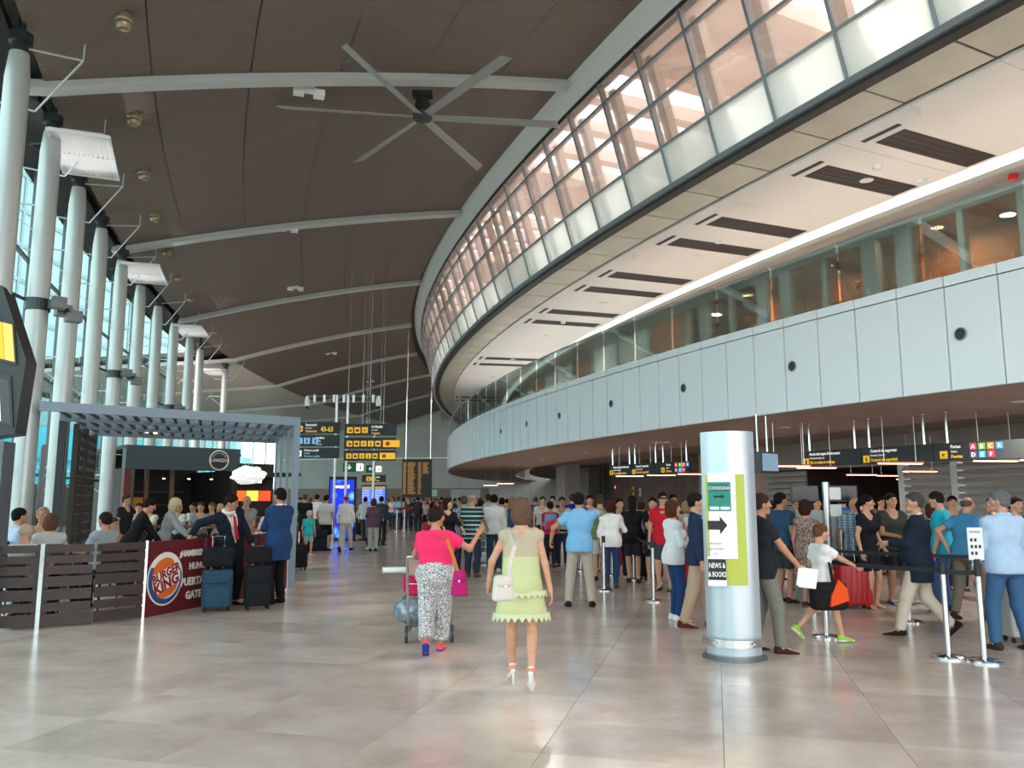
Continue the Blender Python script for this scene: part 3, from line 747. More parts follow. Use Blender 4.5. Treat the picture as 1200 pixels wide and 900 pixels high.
def person(loc, face, H, label, top=None, bottom=None, dress=None, hair=('short', '2a1d16'), skin='c99a7c', shoes='2a2a2a', sex='m',
           lf=None, rf=None, lh=None, rh=None, lean=0., twist=0., yaw=0., nod=0., pelvis=None, build=1., belly=0., curl=(.35, .35),
           group=None, dist=None, knees=None, jacket=None, tie=None, heels=0., elbow=(None, None), extras=None, palm=(None, None), sandals=False, tilt=0.):
    dist = dist or math.hypot(loc[0], loc[1])
    s = H/1.75; fem = sex == 'f'
    hb = min(.032, max(.0125, .00145*dist))*max(.75, s); hh = min(.014, max(.0062, .00075*dist)); hd = min(.009, max(.0045, .00048*dist))
    root = thing('person', label, 'person', (loc[0], loc[1], loc[2] if len(loc) > 2 else 0), -math.radians(face), group)
    sgn = {'l': -1, 'r': 1}
    pz = pelvis[2] if pelvis else .535*H+heels*.9
    Pc = V(pelvis[0] if pelvis else 0, pelvis[1] if pelvis else 0, pz)
    Rt = rotm('X', -lean) @ rotm('Y', tilt); Rs = Rt @ rotm('Z', -twist)
    T = lambda x, y, z: Pc+Rt @ (V(x, y, z)*s)          # torso point, metres for a 1.75 m figure
    TS = lambda x, y, z: Pc+Rs @ (V(x, y, z)*s)
    fwd = Rt @ V(0, 1, 0); up = Rt @ V(0, 0, 1); sf = Rs @ V(0, 1, 0)
    w = build
    sw = (.158 if fem else .178)*(w*.35+.65)
    hip = {k: Pc+V(sgn[k]*.088*s*(1.05 if fem else 1), 0, -.02*s) for k in 'lr'}
    sh = {k: TS(sgn[k]*sw, -.01, .472) for k in 'lr'}
    # legs
    l1, l2 = .252*H, .236*H; fw = .105 if not fem else .085
    feet = {}
    for k, ft in (('l', lf), ('r', rf)):
        ft = ft or (0, 0, 0, 0); fx = sgn[k]*fw*s+ft[0]; pit = ft[3] if len(ft) > 3 else 0
        if heels: pit = pit-30
        feet[k] = (V(fx, ft[1], .075*s+ft[2]+heels*.9), pit, ft[4] if len(ft) > 4 else sgn[k]*8)
    leg = {}
    for k in 'lr':
        A, pit, out = feet[k]; hint = V(sgn[k]*.15, 1, .1) if not knees else V(*knees)
        kn, an = ik(hip[k], A, l1, l2, hint); leg[k] = (kn, an, pit, out)
    L1, L2 = .172*H, .150*H; arm = {}
    for k, ht, el in (('l', lh, elbow[0]), ('r', rh, elbow[1])):
        if ht is None: t = sh[k]+V(sgn[k]*.085*s*(w*.5+.5), .05*s, -(L1+L2)*.965)
        else: t = V(*ht)
        hint = V(*el) if el else V(sgn[k]*.55, -.8, -.35)
        e, wr = ik(sh[k], t, L1, L2, hint); arm[k] = (e, wr)
    # torso
    aw = .1*w; q = .78
    hipw = (.088 if fem else .078)*w; br = (.108 if fem else .105)*w
    tor = [cone(T(-hipw, -.012, .0), T(hipw, -.012, .0), br*s, br*s, .05*s, (fwd, .92)),
           cone(T(-.05*w, belly*.35+.0, .13), T(.05*w, belly*.35+.0, .13), (.098 if fem else .108)*w*s+belly*.25, (.098 if fem else .108)*w*s+belly*.25, .07*s, (fwd, .86)),
           cone(TS(-.072*w, .0, .33), TS(.072*w, .0, .33), (.108 if fem else .122)*w*s, (.108 if fem else .122)*w*s, .08*s, (sf, .86)),
           cone(TS(-sw+.025, -.012, .452), TS(sw-.025, -.012, .452), .056*s, .056*s, .06*s)]
    tor += [cone(TS(x*.03, -.02, .52), TS(x*(sw-.04), -.012, .468), .045*s, .042*s, .04*s) for x in (-1, 1)]
    if belly: tor.append(ell(T(0, .07+belly*.4, .1), V(.13*w, .075+belly, .14)*s, Rt, .07*s))
    if fem: tor += [ell(TS(x, .088, .325), V(.062, .055, .062)*s*w, Rs, .035*s) for x in (-.07, .07)]
    tor += [ell(T(x*.075, -.06, -.035), V(.085, .075, .095)*s*w, Rt, .05*s) for x in (-1, 1)]
    neck0 = TS(0, -.022, .50); Rh = Rs @ rotm('Z', -yaw) @ rotm('X', -nod); hs = s**.6
    headc = TS(0, -.012, .535)+(Rh @ V(0, .022, .165))*hs
    HT = lambda x, y, z: headc+Rh @ (V(x, y, z)*hs)
    nr = .05 if fem else .058
    neckp = [cone(neck0, HT(0, -.022, -.06), nr*1.1*s, nr*hs, .045*s)]
    def legp(k, t=0., t2=None, f=None):
        kn, an, pit, out = leg[k]; W = w*.45+.55
        if f == 'trouser': return [cone(hip[k], kn, (.098*W+t)*s, (.075+t)*s, .04*s), cone(kn, an+V(0, 0, -.03*s), (.075+t)*s, (.056+t*1.15)*s, .03*s)]
        if f == 'slim': return [cone(hip[k], kn, .097*W*s, .072*s, .04*s), cone(kn, an+V(0, 0, .0), .072*s, .048*s, .03*s), cone(kn+(an-kn)*.18+V(0, -.02*s, 0), kn+(an-kn)*.45+V(0, -.008*s, 0), .060*s, .054*s, .03*s)]
        bk = nrm(np.cross(nrm(an-kn), V(1, 0, 0)))
        if bk[1] > 0: bk = -bk
        return [cone(hip[k], kn, .088*W*s, .052*s, .04*s), cone(kn, an, .053*s, .036*s, .02*s), cone(kn+(an-kn)*.16+bk*.020*s, kn+(an-kn)*.45+bk*.014*s, .049*s, .042*s, .035*s)]
    def footframe(k):
        kn, an, pit, out = leg[k]; o = math.radians(out); p = math.radians(pit)
        fd = V(math.sin(o)*math.cos(p), math.cos(o)*math.cos(p), math.sin(p)); sd = nrm(np.cross(fd, V(0, 0, 1))); dn = -np.cross(sd, fd)
        return an, fd, dn, sd
    def armp(k, t=0., e2=1.):
        e, wr = arm[k]; W = w*.5+.5; g = .88 if fem else 1.
        return [cone(sh[k], e, (.052*g*W+t)*s, (.040*g*W+t)*s, .03*s), cone(e, wr, (.041*g*W+t)*s, (.027*g+t*.8)*s, .02*s)]
    P = tor+neckp
    for k in 'lr':
        P += legp(k)+armp(k)
        an, fd, dn, sd = footframe(k)
        P += [cone(an+fd*-.02*s+dn*.025*s, an+fd*.08*s+dn*.042*s, .034*s, .030*s, .03*s, (sd, 1.1)), cone(an+fd*.08*s+dn*.045*s, an+fd*.15*s+dn*.055*s, .032*s, .02*s, .02*s), cone(an+dn*.03*s, an+fd*-.03*s+dn*.045*s, .03*s, .028*s, .02*s)]
    D, lo = sdf_eval([(P, [])], hb); vs, qs = nets(D, lo, hb); mi = np.zeros(len(qs), int)
    # head with its face
    HP = [ell(HT(0, -.016, .032), V(.076, .096, .086)*hs, Rh, .01), cone(HT(0, .022, .0), HT(0, .05, -.07), .066*hs, .036*hs, .03, None),
          cone(HT(0, .088, .018), HT(0, .106, -.02), .009*hs, .0145*hs, .012), cone(HT(-.036, .074, .036), HT(.036, .074, .036), .013*hs, .013*hs, .015),
          cone(HT(-.017, .083, -.05), HT(.017, .083, -.05), .0085*hs, .0085*hs, .006), ell(HT(0, .07, -.088), V(.022, .02, .018)*hs, Rh, .02),
          ell(HT(.078, -.008, .0), V(.012, .024, .034)*hs, Rh, .008), ell(HT(-.078, -.008, .0), V(.012, .024, .034)*hs, Rh, .008),
          ell(HT(-.046, .05, -.012), V(.022, .022, .022)*hs, Rh, .03), ell(HT(.046, .05, -.012), V(.022, .022, .022)*hs, Rh, .03),
          ell(HT(-.031, .077, .016), V(.012, .010, .009)*hs, Rh, .003), ell(HT(.031, .077, .016), V(.012, .010, .009)*hs, Rh, .003),
          cone(HT(0, -.022, -.05), HT(0, -.03, -.11), nr*1.0*hs, nr*.98*hs, .04)]
    D, lo = sdf_eval([(HP, [])], hh); v2, q2 = nets(D, lo, hh)
    cen = v2[q2].mean(1); loc_ = (cen-headc) @ Rh/hs; m2 = np.zeros(len(q2), int)
    for x in (-.031, .031): m2[(np.abs(loc_[:, 0]-x) < .0115) & (np.abs(loc_[:, 2]-.016) < .0075) & (loc_[:, 1] > .06)] = 1
    for x in (-.033, .033): m2[(np.abs(loc_[:, 0]-x) < .019) & (np.abs(loc_[:, 2]-.042-.1*0) < .0045) & (loc_[:, 1] > .06)] = 3
    m2[(np.abs(loc_[:, 0]) < .023) & (np.abs(loc_[:, 2]+.05) < .008) & (loc_[:, 1] > .075)] = 2
    qs = np.concatenate([qs, q2+len(vs)]); vs = np.concatenate([vs, v2]); mi = np.concatenate([mi, m2])
    for j, k in enumerate('lr'):
        e, wr = arm[k]; d = nrm(wr-e)
        side = V(0, 1, 0)-d*d[1]
        side = nrm(side) if np.linalg.norm(side) > .35 else nrm(V(0, 0, 1)-d*d[2])
        if palm[j] is not None:
            pn = V(*palm[j]); pn = nrm(pn-d*pn.dot(d)); side = np.cross(d, pn)*(1 if k == 'l' else -1); side = nrm(side)
        else:
            pn = np.cross(d, side)*(1 if k == 'r' else -1); pn = nrm(pn)
            if pn[0]*sgn[k] > 0 and abs(pn[0]) > .3: pn = -pn
        D, lo = sdf_eval([([cone(e+(wr-e)*.8, wr+d*.01, .029*s, .024*s, .01)]+hand_prims(wr, d, pn, side, (.9 if fem else 1)*s**.8, curl[j]), [])], hd)
        v2, q2 = nets(D, lo, hd); qs = np.concatenate([qs, q2+len(vs)]); vs = np.concatenate([vs, v2]); mi = np.concatenate([mi, np.zeros(len(q2), int)])
    body = obj('body', to_mesh('body', vs, qs, [SKIN(skin), EYE_M(), LIP_M(), hairm(hair[1] if hair else '2a1d16')], mi), root)
    # hair
    if hair and hair[0] != 'bald':
        st = hair[0]; hp = [ell(HT(0, -.020, .042), V(.090, .108, .097)*hs, Rh, .02), ell(HT(0, -.04, -.01), V(.086, .078, .08)*hs, Rh, .02)]
        facecut = (Rh @ nrm(V(0, .76, -.65)), HT(0, .066, .048)); cuts = [facecut]
        grp = []
        if st == 'short': cuts += [(Rh @ nrm(V(0, .45, -1)), HT(0, -.06, -.055)), ]
        elif st == 'thin': hp = [ell(HT(0, -.022, .02), V(.082, .098, .078)*hs, Rh, .02)]; cuts = [(Rh @ nrm(V(0, 1, .45)), HT(0, .0, .055)), (Rh @ nrm(V(0, .35, -1)), HT(0, -.08, -.035))]
        elif st == 'bob':
            hp = [ell(HT(0, -.022, .04), V(.094, .112, .098)*hs, Rh, .02)]
            grp.append(([ell(HT(0, -.035, -.03), V(.106, .096, .125)*hs, Rh, .02)], [(Rh @ nrm(V(0, 1, -.1)), HT(0, .02, 0)), (Rh @ V(0, 0, -1), HT(0, 0, -.135))]))
        elif st == 'long':
            grp.append(([cone(HT(0, -.05, .03), HT(0, -.085, -.24), .088*hs, .072*hs, .03, (Rh @ V(0, 1, 0), .62))], [(Rh @ nrm(V(0, 1, -.05)), HT(0, .02, 0))]))
        elif st == 'bun':
            cuts += [(Rh @ nrm(V(0, .5, -1)), HT(0, -.08, -.045))]
            grp.append(([ell(HT(0, -.125, .03), V(.036, .036, .036)*hs, Rh, .01)], []))
        elif st == 'tail':
            cuts += [(Rh @ nrm(V(0, .5, -1)), HT(0, -.08, -.045))]
            grp.append(([cone(HT(0, -.11, .05), HT(0, -.15, -.03), .03*hs, .035*hs, .01), cone(HT(0, -.15, -.03), HT(0, -.12, -.2), .035*hs, .016*hs, .01)], []))
        blob('hair', [(hp, cuts)]+grp, hh*1.15, hairm(hair[1]), root)
        if st == 'cap': pass
    # garments
    def sleeves(frac, t, loose=0.):
        gs = []
        for k in 'lr':
            e, wr = arm[k]; A = armp(k, t)
            if frac <= 1:
                u = nrm(e-sh[k]); c = sh[k]+(e-sh[k])*frac
                gs.append(([cone(sh[k]-V(sgn[k]*.025*s, 0, -.004*s), e, A[0][3]+.012*s, A[0][4]+loose, .02)], [(u, c)]))
            else:
                u = nrm(wr-e); c = e+(wr-e)*(frac-1)
                A[0] = cone(sh[k]-V(sgn[k]*.025*s, 0, -.004*s), e, A[0][3]+.008*s, A[0][4], .02); gs.append((A, [(u, c)]))
        return gs
    def torso_g(t, hem, nk=.515, front=None, flare=0., vneck=0.):
        g = []
        for p in tor:
            if p[0] == 'c': g.append(('c', p[1], p[2], p[3]+t*s, p[4]+t*s, p[5], p[6]))
            else: g.append(('e', p[1], p[2]+t*s, p[3], None, p[5], None))
        if hem < -.06: g.append(cone(T(-.05, -.01, .05), T(-.05-flare*.3, -.01, hem), (br+.045*w)*s, (br+.05*w+flare)*s, .05*s, (fwd, .85))); g.append(cone(T(.05, -.01, .05), T(.05+flare*.3, -.01, hem), (br+.045*w)*s, (br+.05*w+flare)*s, .05*s, (fwd, .85)))
        g += [ell(sh[k]+V(0, 0, -.005*s), V(1, 1, 1)*(.064+t*.8)*s, None, .05*s) for k in 'lr']
        cuts = [(-up, T(0, 0, hem)), (nrm(Rs @ V(0, .5, 1)), TS(0, -.0, nk))]
        if vneck: cuts.append(('s', TS(0, .12, .52), vneck*s))
        if front: cuts.append(front)
        return (g, cuts)
    if dress:
        c, length, slv = dress[0], dress[1], dress[2] if len(dress) > 2 else 0
        fl_ = dress[3] if len(dress) > 3 else .06
        g = [torso_g(.012, -.05, .50, vneck=.11)]
        hem = Pc+V(0, 0, -length*s)
        hw = .07*w
        g.append(([cone(T(-hw, -.01, .12), hem+V(-hw-.02, 0, -.05*s), .115*w*s, (.115*w+fl_)*s, .05*s, (fwd, .82)), cone(T(hw, -.01, .12), hem+V(hw+.02, 0, -.05*s), .115*w*s, (.115*w+fl_)*s, .05*s, (fwd, .82)),
                   ell(T(0, -.05, -.04), V(.17*w, .13, .13)*s, Rt, .06)], [(V(0, 0, -1), hem)]))
        if slv: g += sleeves(slv, .012)
        if len(dress) > 4: g.append(([cone(TS(x, -.008, .34), T(x*1.15, -.01, -.02), .122*w*s, .128*w*s, .05*s, (fwd, .86)) for x in (-.062, .062)], []))
        blob('dress', g, hb, cloth(c), root)
    if bottom:
        kind, c = bottom[0], bottom[1]; waist = .16 if kind == 'baggy' else .045
        pel = ([('c', p[1], p[2], p[3]+.012*s, p[4]+.012*s, p[5], p[6]) for p in tor[:1]]+[('e', p[1], p[2]+.011*s, p[3], None, p[5], None) for p in tor[-2:]]+[cone(T(-.045*w, -.0, .08), T(.045*w, -.0, .08), .112*w*s+belly*.15, .112*w*s+belly*.15, .05*s, (fwd, .86))]+([cone(T(-.045*w, -.0, .15), T(.045*w, -.0, .15), .118*w*s, .118*w*s, .05*s, (fwd, .86))] if waist > .1 else []), [(up, T(0, 0, waist))])
        if kind == 'skirt':
            ln = bottom[2] if len(bottom) > 2 else .42; hem = Pc+V(0, 0, -ln*s); hw = .07*w
            g = [pel, ([cone(T(-hw, -.01, .02), hem+V(-hw, 0, -.05*s), .12*w*s, .15*s, .05, (fwd, .82)), cone(T(hw, -.01, .02), hem+V(hw, 0, -.05*s), .12*w*s, .15*s, .05, (fwd, .82))], [(V(0, 0, -1), hem), (up, T(0, 0, .09))])]
        else:
            g = [pel]; 
            for k in 'lr':
                kn, an, pit, out = leg[k]
                if kind == 'shorts':
                    fr = bottom[2] if len(bottom) > 2 else .85
                    g.append(([cone(hip[k], kn, .106*(w*.45+.55)*s, .088*s, .04*s)], [(nrm(kn-hip[k]), hip[k]+(kn-hip[k])*fr)]))
                    g.append(([cone(T(sgn[k]*.03, 0, -.02), hip[k]+(kn-hip[k])*.3, .10*w*s, .10*w*s, .05)], []))
                else:
                    fr = bottom[2] if len(bottom) > 2 else 1.
                    g.append((legp(k, .004 if kind != 'baggy' else .028, f='slim' if kind == 'slim' else 'trouser')+[cone(T(sgn[k]*.04, -.02, -.02), hip[k], .105*w*s, .095*w*s, .05)], [(nrm(an-kn), kn+(an-kn)*fr)]))
        # one blended garment: legs of a pair run into the seat
        D0 = None
        blob({'shorts': 'shorts', 'skirt': 'skirt'}.get(kind, 'trousers'), g, hb, cloth(c), root)
    if top:
        kind, c = top[0], top[1]; hem = top[2] if len(top) > 2 else -.06
        slv = {'tee': .62, 'polo': .62, 'shirt': 1.93, 'tank': 0, 'blouse': 1.45}[kind]
        g = [torso_g(.023 if not jacket else .012, hem, .52 if kind != 'tank' else .49, vneck=.115 if kind in ('tee', 'tank') else .1)]
        if slv: g += sleeves(slv, .014 if not jacket else .008, .014)
        blob({'tee': 't_shirt', 'polo': 'polo_shirt', 'tank': 'tank_top', 'shirt': 'shirt', 'blouse': 'blouse'}[kind], g, hb, cloth(c), root)
        if kind in ('polo', 'shirt'):
            blob('collar', [([cone(TS(-.03, -.01, .525), TS(.03, -.01, .525), (nr+.026)*s, (nr+.026)*s, .02)], [(nrm(Rs @ V(0, .45, 1)), TS(0, -.02, .565)), (-nrm(Rs @ V(0, .45, 1)), TS(0, -.02, .515))])], hb*.8, cloth(c), root)
    if jacket:
        c = jacket[0]; op = jacket[1] if len(jacket) > 1 else .05
        rr = Rs @ V(1, 0, 0)
        front = ('w', nrm(sf), TS(0, .05, .3), nrm(-rr+up*.16), TS(op, .1, .28), nrm(rr+up*.16), TS(-op, .1, .28))
        g = [torso_g(.032, jacket[2] if len(jacket) > 2 else -.2, .53, front)]+sleeves(1.93, .02)
        g[0][1].append(('s', TS(0, .1, .55), .1*s))
        blob('jacket', g, hb, cloth(c), root)
        if tie: blob('tie', [([cone(TS(0, .132*w, .46), TS(0, .158*w+belly, .12), .022*s, .036*s, .02, (sf, .6))], [])], hb*.7, cloth(tie), root)
    for k in 'lr':
        an, fd, dn, sd = footframe(k)
        if shoes is None: continue
        sole = an+dn*.075*s; q_ = .7 if sandals else 1.
        if heels:
            b = MB(); hp_ = an+fd*-.045*s+dn*.06*s
            b.tube([hp_, hp_+V(0, 0, -1)*(hp_[2]-.003 if not leg[k][2] < -30 else .09)], [.014, .006], 8)
            sb = blob('shoe', [([cone(an+fd*-.04*s+dn*.058*s, an+fd*.10*s+dn*.064*s, .026*s, .032*s, .02), cone(an+fd*.09*s+dn*.064*s, an+fd*.16*s+dn*.070*s, .033*s, .02*s, .02)], [(dn, an+dn*.082*s), (-dn, an+dn*.045*s)]), ([cone(an+fd*-.03*s+dn*-.005*s, an+fd*.0*s+dn*-.008*s, .038*s, .038*s, .01)], [(dn, an+dn*.006*s), (-dn, an+dn*-.016*s)])], .007, cloth(shoes), root)
            b.build('heel', cloth(shoes), sb, 40)
            continue
        g = [([cone(an+fd*-.032*s+dn*.04*s, an+fd*.10*s+dn*.048*s, .044*s, .043*s, .03, (sd, 1.0)), cone(an+fd*.10*s+dn*.05*s, an+fd*.175*s+dn*.058*s, .044*s, .036*s, .03), cone(an+fd*-.02*s+dn*.0*s, an+fd*-.03*s+dn*.04*s, .042*s, .044*s, .02)],
              [(dn, sole), (-nrm(dn-fd*.35), an+dn*(.048 if sandals else -.005)*s)])]
        so = blob('sandal' if sandals else 'shoe', g, max(.008, hb*.6), cloth(shoes if not isinstance(shoes, tuple) else shoes[0]), root)
        if isinstance(shoes, tuple):
            blob('sole', [([cone(an+fd*-.034*s+dn*.06*s, an+fd*.15*s+dn*.062*s, .046*s, .042*s, .02)], [(dn, sole+dn*.002), (-dn, sole-dn*.022*s)])], max(.008, hb*.6), cloth(shoes[1]), so)
    NPERS[0] += 1
    root['_'] = 0; del root['_']
    info = dict(root=root, sh=sh, arm=arm, hip=hip, T=T, TS=TS, HT=HT, leg=leg, headc=headc, Pc=Pc, Rh=Rh, s=s)
    M = Matrix.Translation(Vector((loc[0], loc[1], loc[2] if len(loc) > 2 else 0))) @ Matrix.Rotation(-math.radians(face), 4, 'Z')
    info['W'] = lambda p: M @ Vector(p)
    return info
# ================================================================== OBJECTS
BLACK = mat('matt_black', '18191b', .6); CHROME = mat('chrome', 'd6d9da', .14, 1.); DGREY = mat('sign_dark', '45494c', .95, spec=.03)
YEL = mat('sign_yellow', 'f4b91d', .5, emit=.25); WLET = mat('sign_white', 'f2f2ee', .5, emit=.3); RED = mat('sign_red', 'd2232a', .5); NEAVY = mat('icon_ink', '1c1c1c', .6)
UPZ = Vector((0, 0, 1))
def tdir(a): a = math.radians(a); return Vector((math.sin(a), math.cos(a), 0))     # along the hall
def ndir(a): a = math.radians(a); return Vector((math.cos(a), -math.sin(a), 0))    # across the hall, to the right
def vplane(u, v, p, ax):
    """where the pixel's ray meets the vertical plane through p along ax: (distance along ax, height)"""
    r = ray(u, v); n = Vector((-ax.y, ax.x)); t = (p.x*n.x+p.y*n.y)/(r[0]*n.x+r[1]*n.y)
    q = Vector((r[0]*t, r[1]*t, EYE+r[2]*t)); return (q.x-p.x)*ax.x+(q.y-p.y)*ax.y, q.z
def rbox(size, bev=.02, seg=2, c=(0, 0, 0)):
    bm = bmesh.new(); bmesh.ops.create_cube(bm, size=1.)
    for v in bm.verts: v.co = Vector((v.co.x*size[0]+c[0], v.co.y*size[1]+c[1], v.co.z*size[2]+c[2]))
    bmesh.ops.bevel(bm, geom=list(bm.edges), offset=bev, segments=seg, affect='EDGES', profile=.5)
    bm.verts.index_update(); vs = [tuple(v.co) for v in bm.verts]; fs = [tuple(v.index for v in f.verts) for f in bm.faces]; bm.free()
    return vs, fs
def ngon(n, r, cx=0, cy=0, a0=0., a1=2*math.pi, ry=None):
    ry = ry or r; full = abs(a1-a0-2*math.pi) < 1e-6; m = n if full else n+1
    return [(cx+r*math.cos(a0+(a1-a0)*k/n), cy+ry*math.sin(a0+(a1-a0)*k/n)) for k in range(m)]
# ---- big ceiling fan
hub = atz(495, 136, 9.35); tip = atz(325, 125, 9.35); FA = math.atan2(tip.y-hub.y, tip.x-hub.x); FR = (tip-hub).length
fan = thing('ceiling_fan', 'large six-bladed grey ceiling fan hanging from the nearest roof rib', 'fan', tuple(hub))
fb = MB(); prof = [(.18, -.012), (.55*FR, .004), (FR, .0)]
vs = [(.16, -.07, .012), (.16, .07, -.03), (FR*.96, -.10, .03), (FR, .085, -.015)]
fb.add(vs+[(x, y, z-.022) for x, y, z in vs], [(0, 1, 3, 2), (6, 7, 5, 4), (0, 2, 6, 4), (2, 3, 7, 6), (3, 1, 5, 7), (1, 0, 4, 5)])
fme = fb.mesh('blade', mat('fan_blade', 'a9adab', .35, .4))
for k in range(6): obj('blade', fme, fan, (0, 0, 0), FA+k*math.pi/3)
MB().lathe([(.05, -.1), (.19, -.07), (.21, .0), (.19, .05), (.08, .07)], n=24).build('hub', mat('fan_hub', '4a4d4f', .4, .4), fan, 40)
MB().lathe([(.13, .07), (.13, .33), (.10, .36), (.10, .5)], n=18).box((0, .05, .2), (.3, .12, .22)).build('motor', BLACK, fan, 40)
MB().tube([(0, 0, .4), (0, 0, ceil_z(96.97, -22)-9.35-.2)], .035, 10).build('rod', STEEL, fan, 40)
MB().box((0, 0, ceil_z(96.97, -22)-9.35-.22), (.4, .2, .1)).build('mount', BLACK, fan)
# ---- ceiling jets
JET = mat('brass_jet', 'a89a80', .3, .7)
jet0 = None
px = [(135, 25), (157, 141), (177, 207), (190, 256), (208, 297), (225, 327), (240, 351), (257, 373), (272, 389), (287, 403), (301, 416), (313, 429), (325, 440)]
for i, (u, v) in enumerate(px):
    p = atz(u, v, 8.72); R, a = topol(p); p = pol(102.3, a, ceil_z(102.3, a))
    if jet0 is None:
        t = jet0 = thing('air_jet', '', 'vent', tuple(p), 0, 'round air jets in a row along the ceiling')
        MB().lathe([(.13, .06), (.13, -.02), (.11, -.05)], n=20).build('collar', JET, t, 30)
        MB().lathe([(.10, -.03), (.125, -.07), (.115, -.12), (.075, -.16), (.07, -.155), (.055, -.1)], n=20).build('nozzle', JET, t, 60)
    else: t = dup(jet0, p, 0)
    t['label'] = 'round brass-coloured air jet in the ceiling, ' + (['nearest of the row', 'second of the row', 'third of the row', 'fourth, just before the second roof rib', 'fifth, just past the second roof rib', 'sixth of the row', 'seventh of the row', 'eighth of the row', 'ninth of the row', 'tenth of the row', 'eleventh of the row', 'second farthest of the row', 'farthest of the row'][i])
lf0 = None
for i, (u, v) in enumerate([(362, 113), (337, 274), (346, 344), (388, 420), (433, 453)]):
    p = atz(u, v, 9.35); R, a = topol(p); p = pol(R, a, ceil_z(R, a)-.0)
    if lf0 is None:
        lf0 = t = thing('emergency_light', '', 'light', tuple(p), -math.radians(-20), 'white emergency lights under the ceiling')
        MB().box((0, 0, -.06), (.2, .16, .1)).build('bracket', WHITE, t)
        for x in (-.19, .19): MB().box((x, 0, -.12), (.2, .2, .12), taper=1.).build('lamp_head', mat('lamp_white', 'efefe8', .4), t)
    else: t = dup(lf0, p, -math.radians(a))
    t['label'] = 'white two-headed emergency light on the ceiling, ' + ['beside the big fan', 'just past the second roof rib', 'at the third roof rib', 'at the fourth roof rib', 'above the sign gantry'][i]
# ---- white louvred reflector panels and floodlight clusters on the columns
pn0 = None; PW = mat('reflector_white', 'fafafa', .25)
for i, (u, v) in enumerate([(100, 184), (170, 322), (225, 389), (252, 437)]):
    p = atz(u, v, 7.9); R, a = topol(p)
    if pn0 is None:
        pn0 = t = thing('reflector_panel', '', 'panel', tuple(p), -math.radians(a), 'white louvred reflectors at the column tops')
        for k in range(12): MB().obox((-.47+.078*k, -.98, 0), (.06, 0, .035), (0, 1.96, 0), (0, 0, .008)).build('slat', PW, t)
        f_ = MB(); f_.box((-.48, 0, .02), (.03, 2, .05)).box((.48, 0, .02), (.03, 2, .05)).box((0, -1, .02), (1, .03, .05)).box((0, 1, .02), (1, .03, .05)).box((0, 0, .03), (1, .03, .04)); f_.build('frame', WHITE, t)
        MB().box((0, 0, .07), (.94, 1.94, .012)).build('backing', PW, t)
        MB().tube([(-.9, 0, .1), (-.45, .4, .05)], .02, 6).tube([(-.9, 0, .1), (-.45, -.4, .05)], .02, 6).build('arm', DARKSTEEL, t)
    else: t = dup(pn0, p, -math.radians(a))
    ld = bpy.data.lights.new('reflector_spot', 'SPOT'); ld.energy = 130; ld.spot_size = math.radians(36); ld.spot_blend = .6; ld.shadow_soft_size = .1; lo = bpy.data.objects.new('reflector_spot', ld); COL.objects.link(lo); q = pol(103.0, a+.6, 5.2); lo.location = q; lo.rotation_euler = (p-q).to_track_quat('-Z', 'Y').to_euler()
    t['label'] = 'white slatted reflector panel held out at a column top, ' + ['nearest and largest', 'second from the camera', 'third from the camera', 'farthest and smallest'][i]
fl0 = None
for i, (u, v) in enumerate([(83, 325), (160, 413), (213, 462)]):
    k = (1, 4, 7)[i]; a = -23.4+1.5*k; p = pol(103.3+dRcol(a), a); z = 4.95
    if fl0 is None:
        fl0 = t = thing('floodlight_cluster', '', 'floodlight', (p.x, p.y, z), -math.radians(a), 'floodlight clusters on the columns')
        MB().lathe([(.2, -.1), (.2, .1)], n=20).build('clamp', DARKSTEEL, t)
        MB().tube([(-.75, -.2, .3), (0, 0, 0), (.55, 0, -.05)], .03, 8).build('arm', DARKSTEEL, t)
        for x, y, r in ((-.7, -.2, .3), (.32, -.18, .0), (.36, .2, -.05), (.55, .0, -.18)):
            h = MB(); h.box((x, y, r), (.24, .22, .14), rz=.4).box((x+.02, y, r+.1), (.2, .2, .05), rz=.4); hb_ = h.build('lamp_head', mat('flood_grey', '6d7478', .4, .5), t)
            MB().box((x, y, r+.128), (.17, .17, .008), rz=.4).build('lens', mat('flood_lens', 'dfe8e8', .2), hb_)
    else: t = dup(fl0, (p.x, p.y, z), -math.radians(a))
    t['label'] = 'dark floodlight cluster clamped halfway up the %s silver column' % ['second', 'fifth', 'eighth'][i]
# ---- tall dark pylon at the left edge with two tilted screens
kp = onfloor(-12, 742)-Vector((.3, 0, 0)); kt = thing('screen_pylon', 'tall dark grey pylon with two tilted screens at the left edge', 'kiosk', (kp.x, kp.y, 0), math.radians(12))
MB().obox((-.5, 0, 0), (.74, 0, 0), (0, .4, 0), (0, 0, 2.45)).build('base', mat('pylon_grey', '5d666c', .4, .2), kt)
MB().prism([(-.5, 2.4), (.36, 2.55), (.42, 3.55), (.05, 4.55), (-.5, 4.7)], (0, 0, 0), (1, 0, 0), (0, 0, 1), (0, .4, 0)).build('head', mat('pylon_dark', '2c3033', .4), kt)
for nm, (x0, z0, x1, z1), cols in (('screen', (-.1, 3.55, .32, 4.15), ('c83a2a', 'f0a51a', 'e9b652')), ('screen', (-.06, 2.72, .34, 3.4), ('7c8a90', 'dcd8cc', '2b3134'))):
    sc_ = MB().obox((x0, -.03, z0), (x1-x0, 0, -.08), (0, .035, 0), (-.08, 0, z1-z0)).build(nm, mat('screen_black', '15171a', .2), kt)
    for q in range(3):
        MB().obox((x0+.02+(x1-x0-.04)*q/3, -.036, z0+.04-.027*q), ((x1-x0-.06)/3, 0, -.026), (0, .006, 0), (-.07, 0, (z1-z0)*.84)).build('picture', mat('screen_'+cols[q], cols[q], .3, emit=.5), sc_)
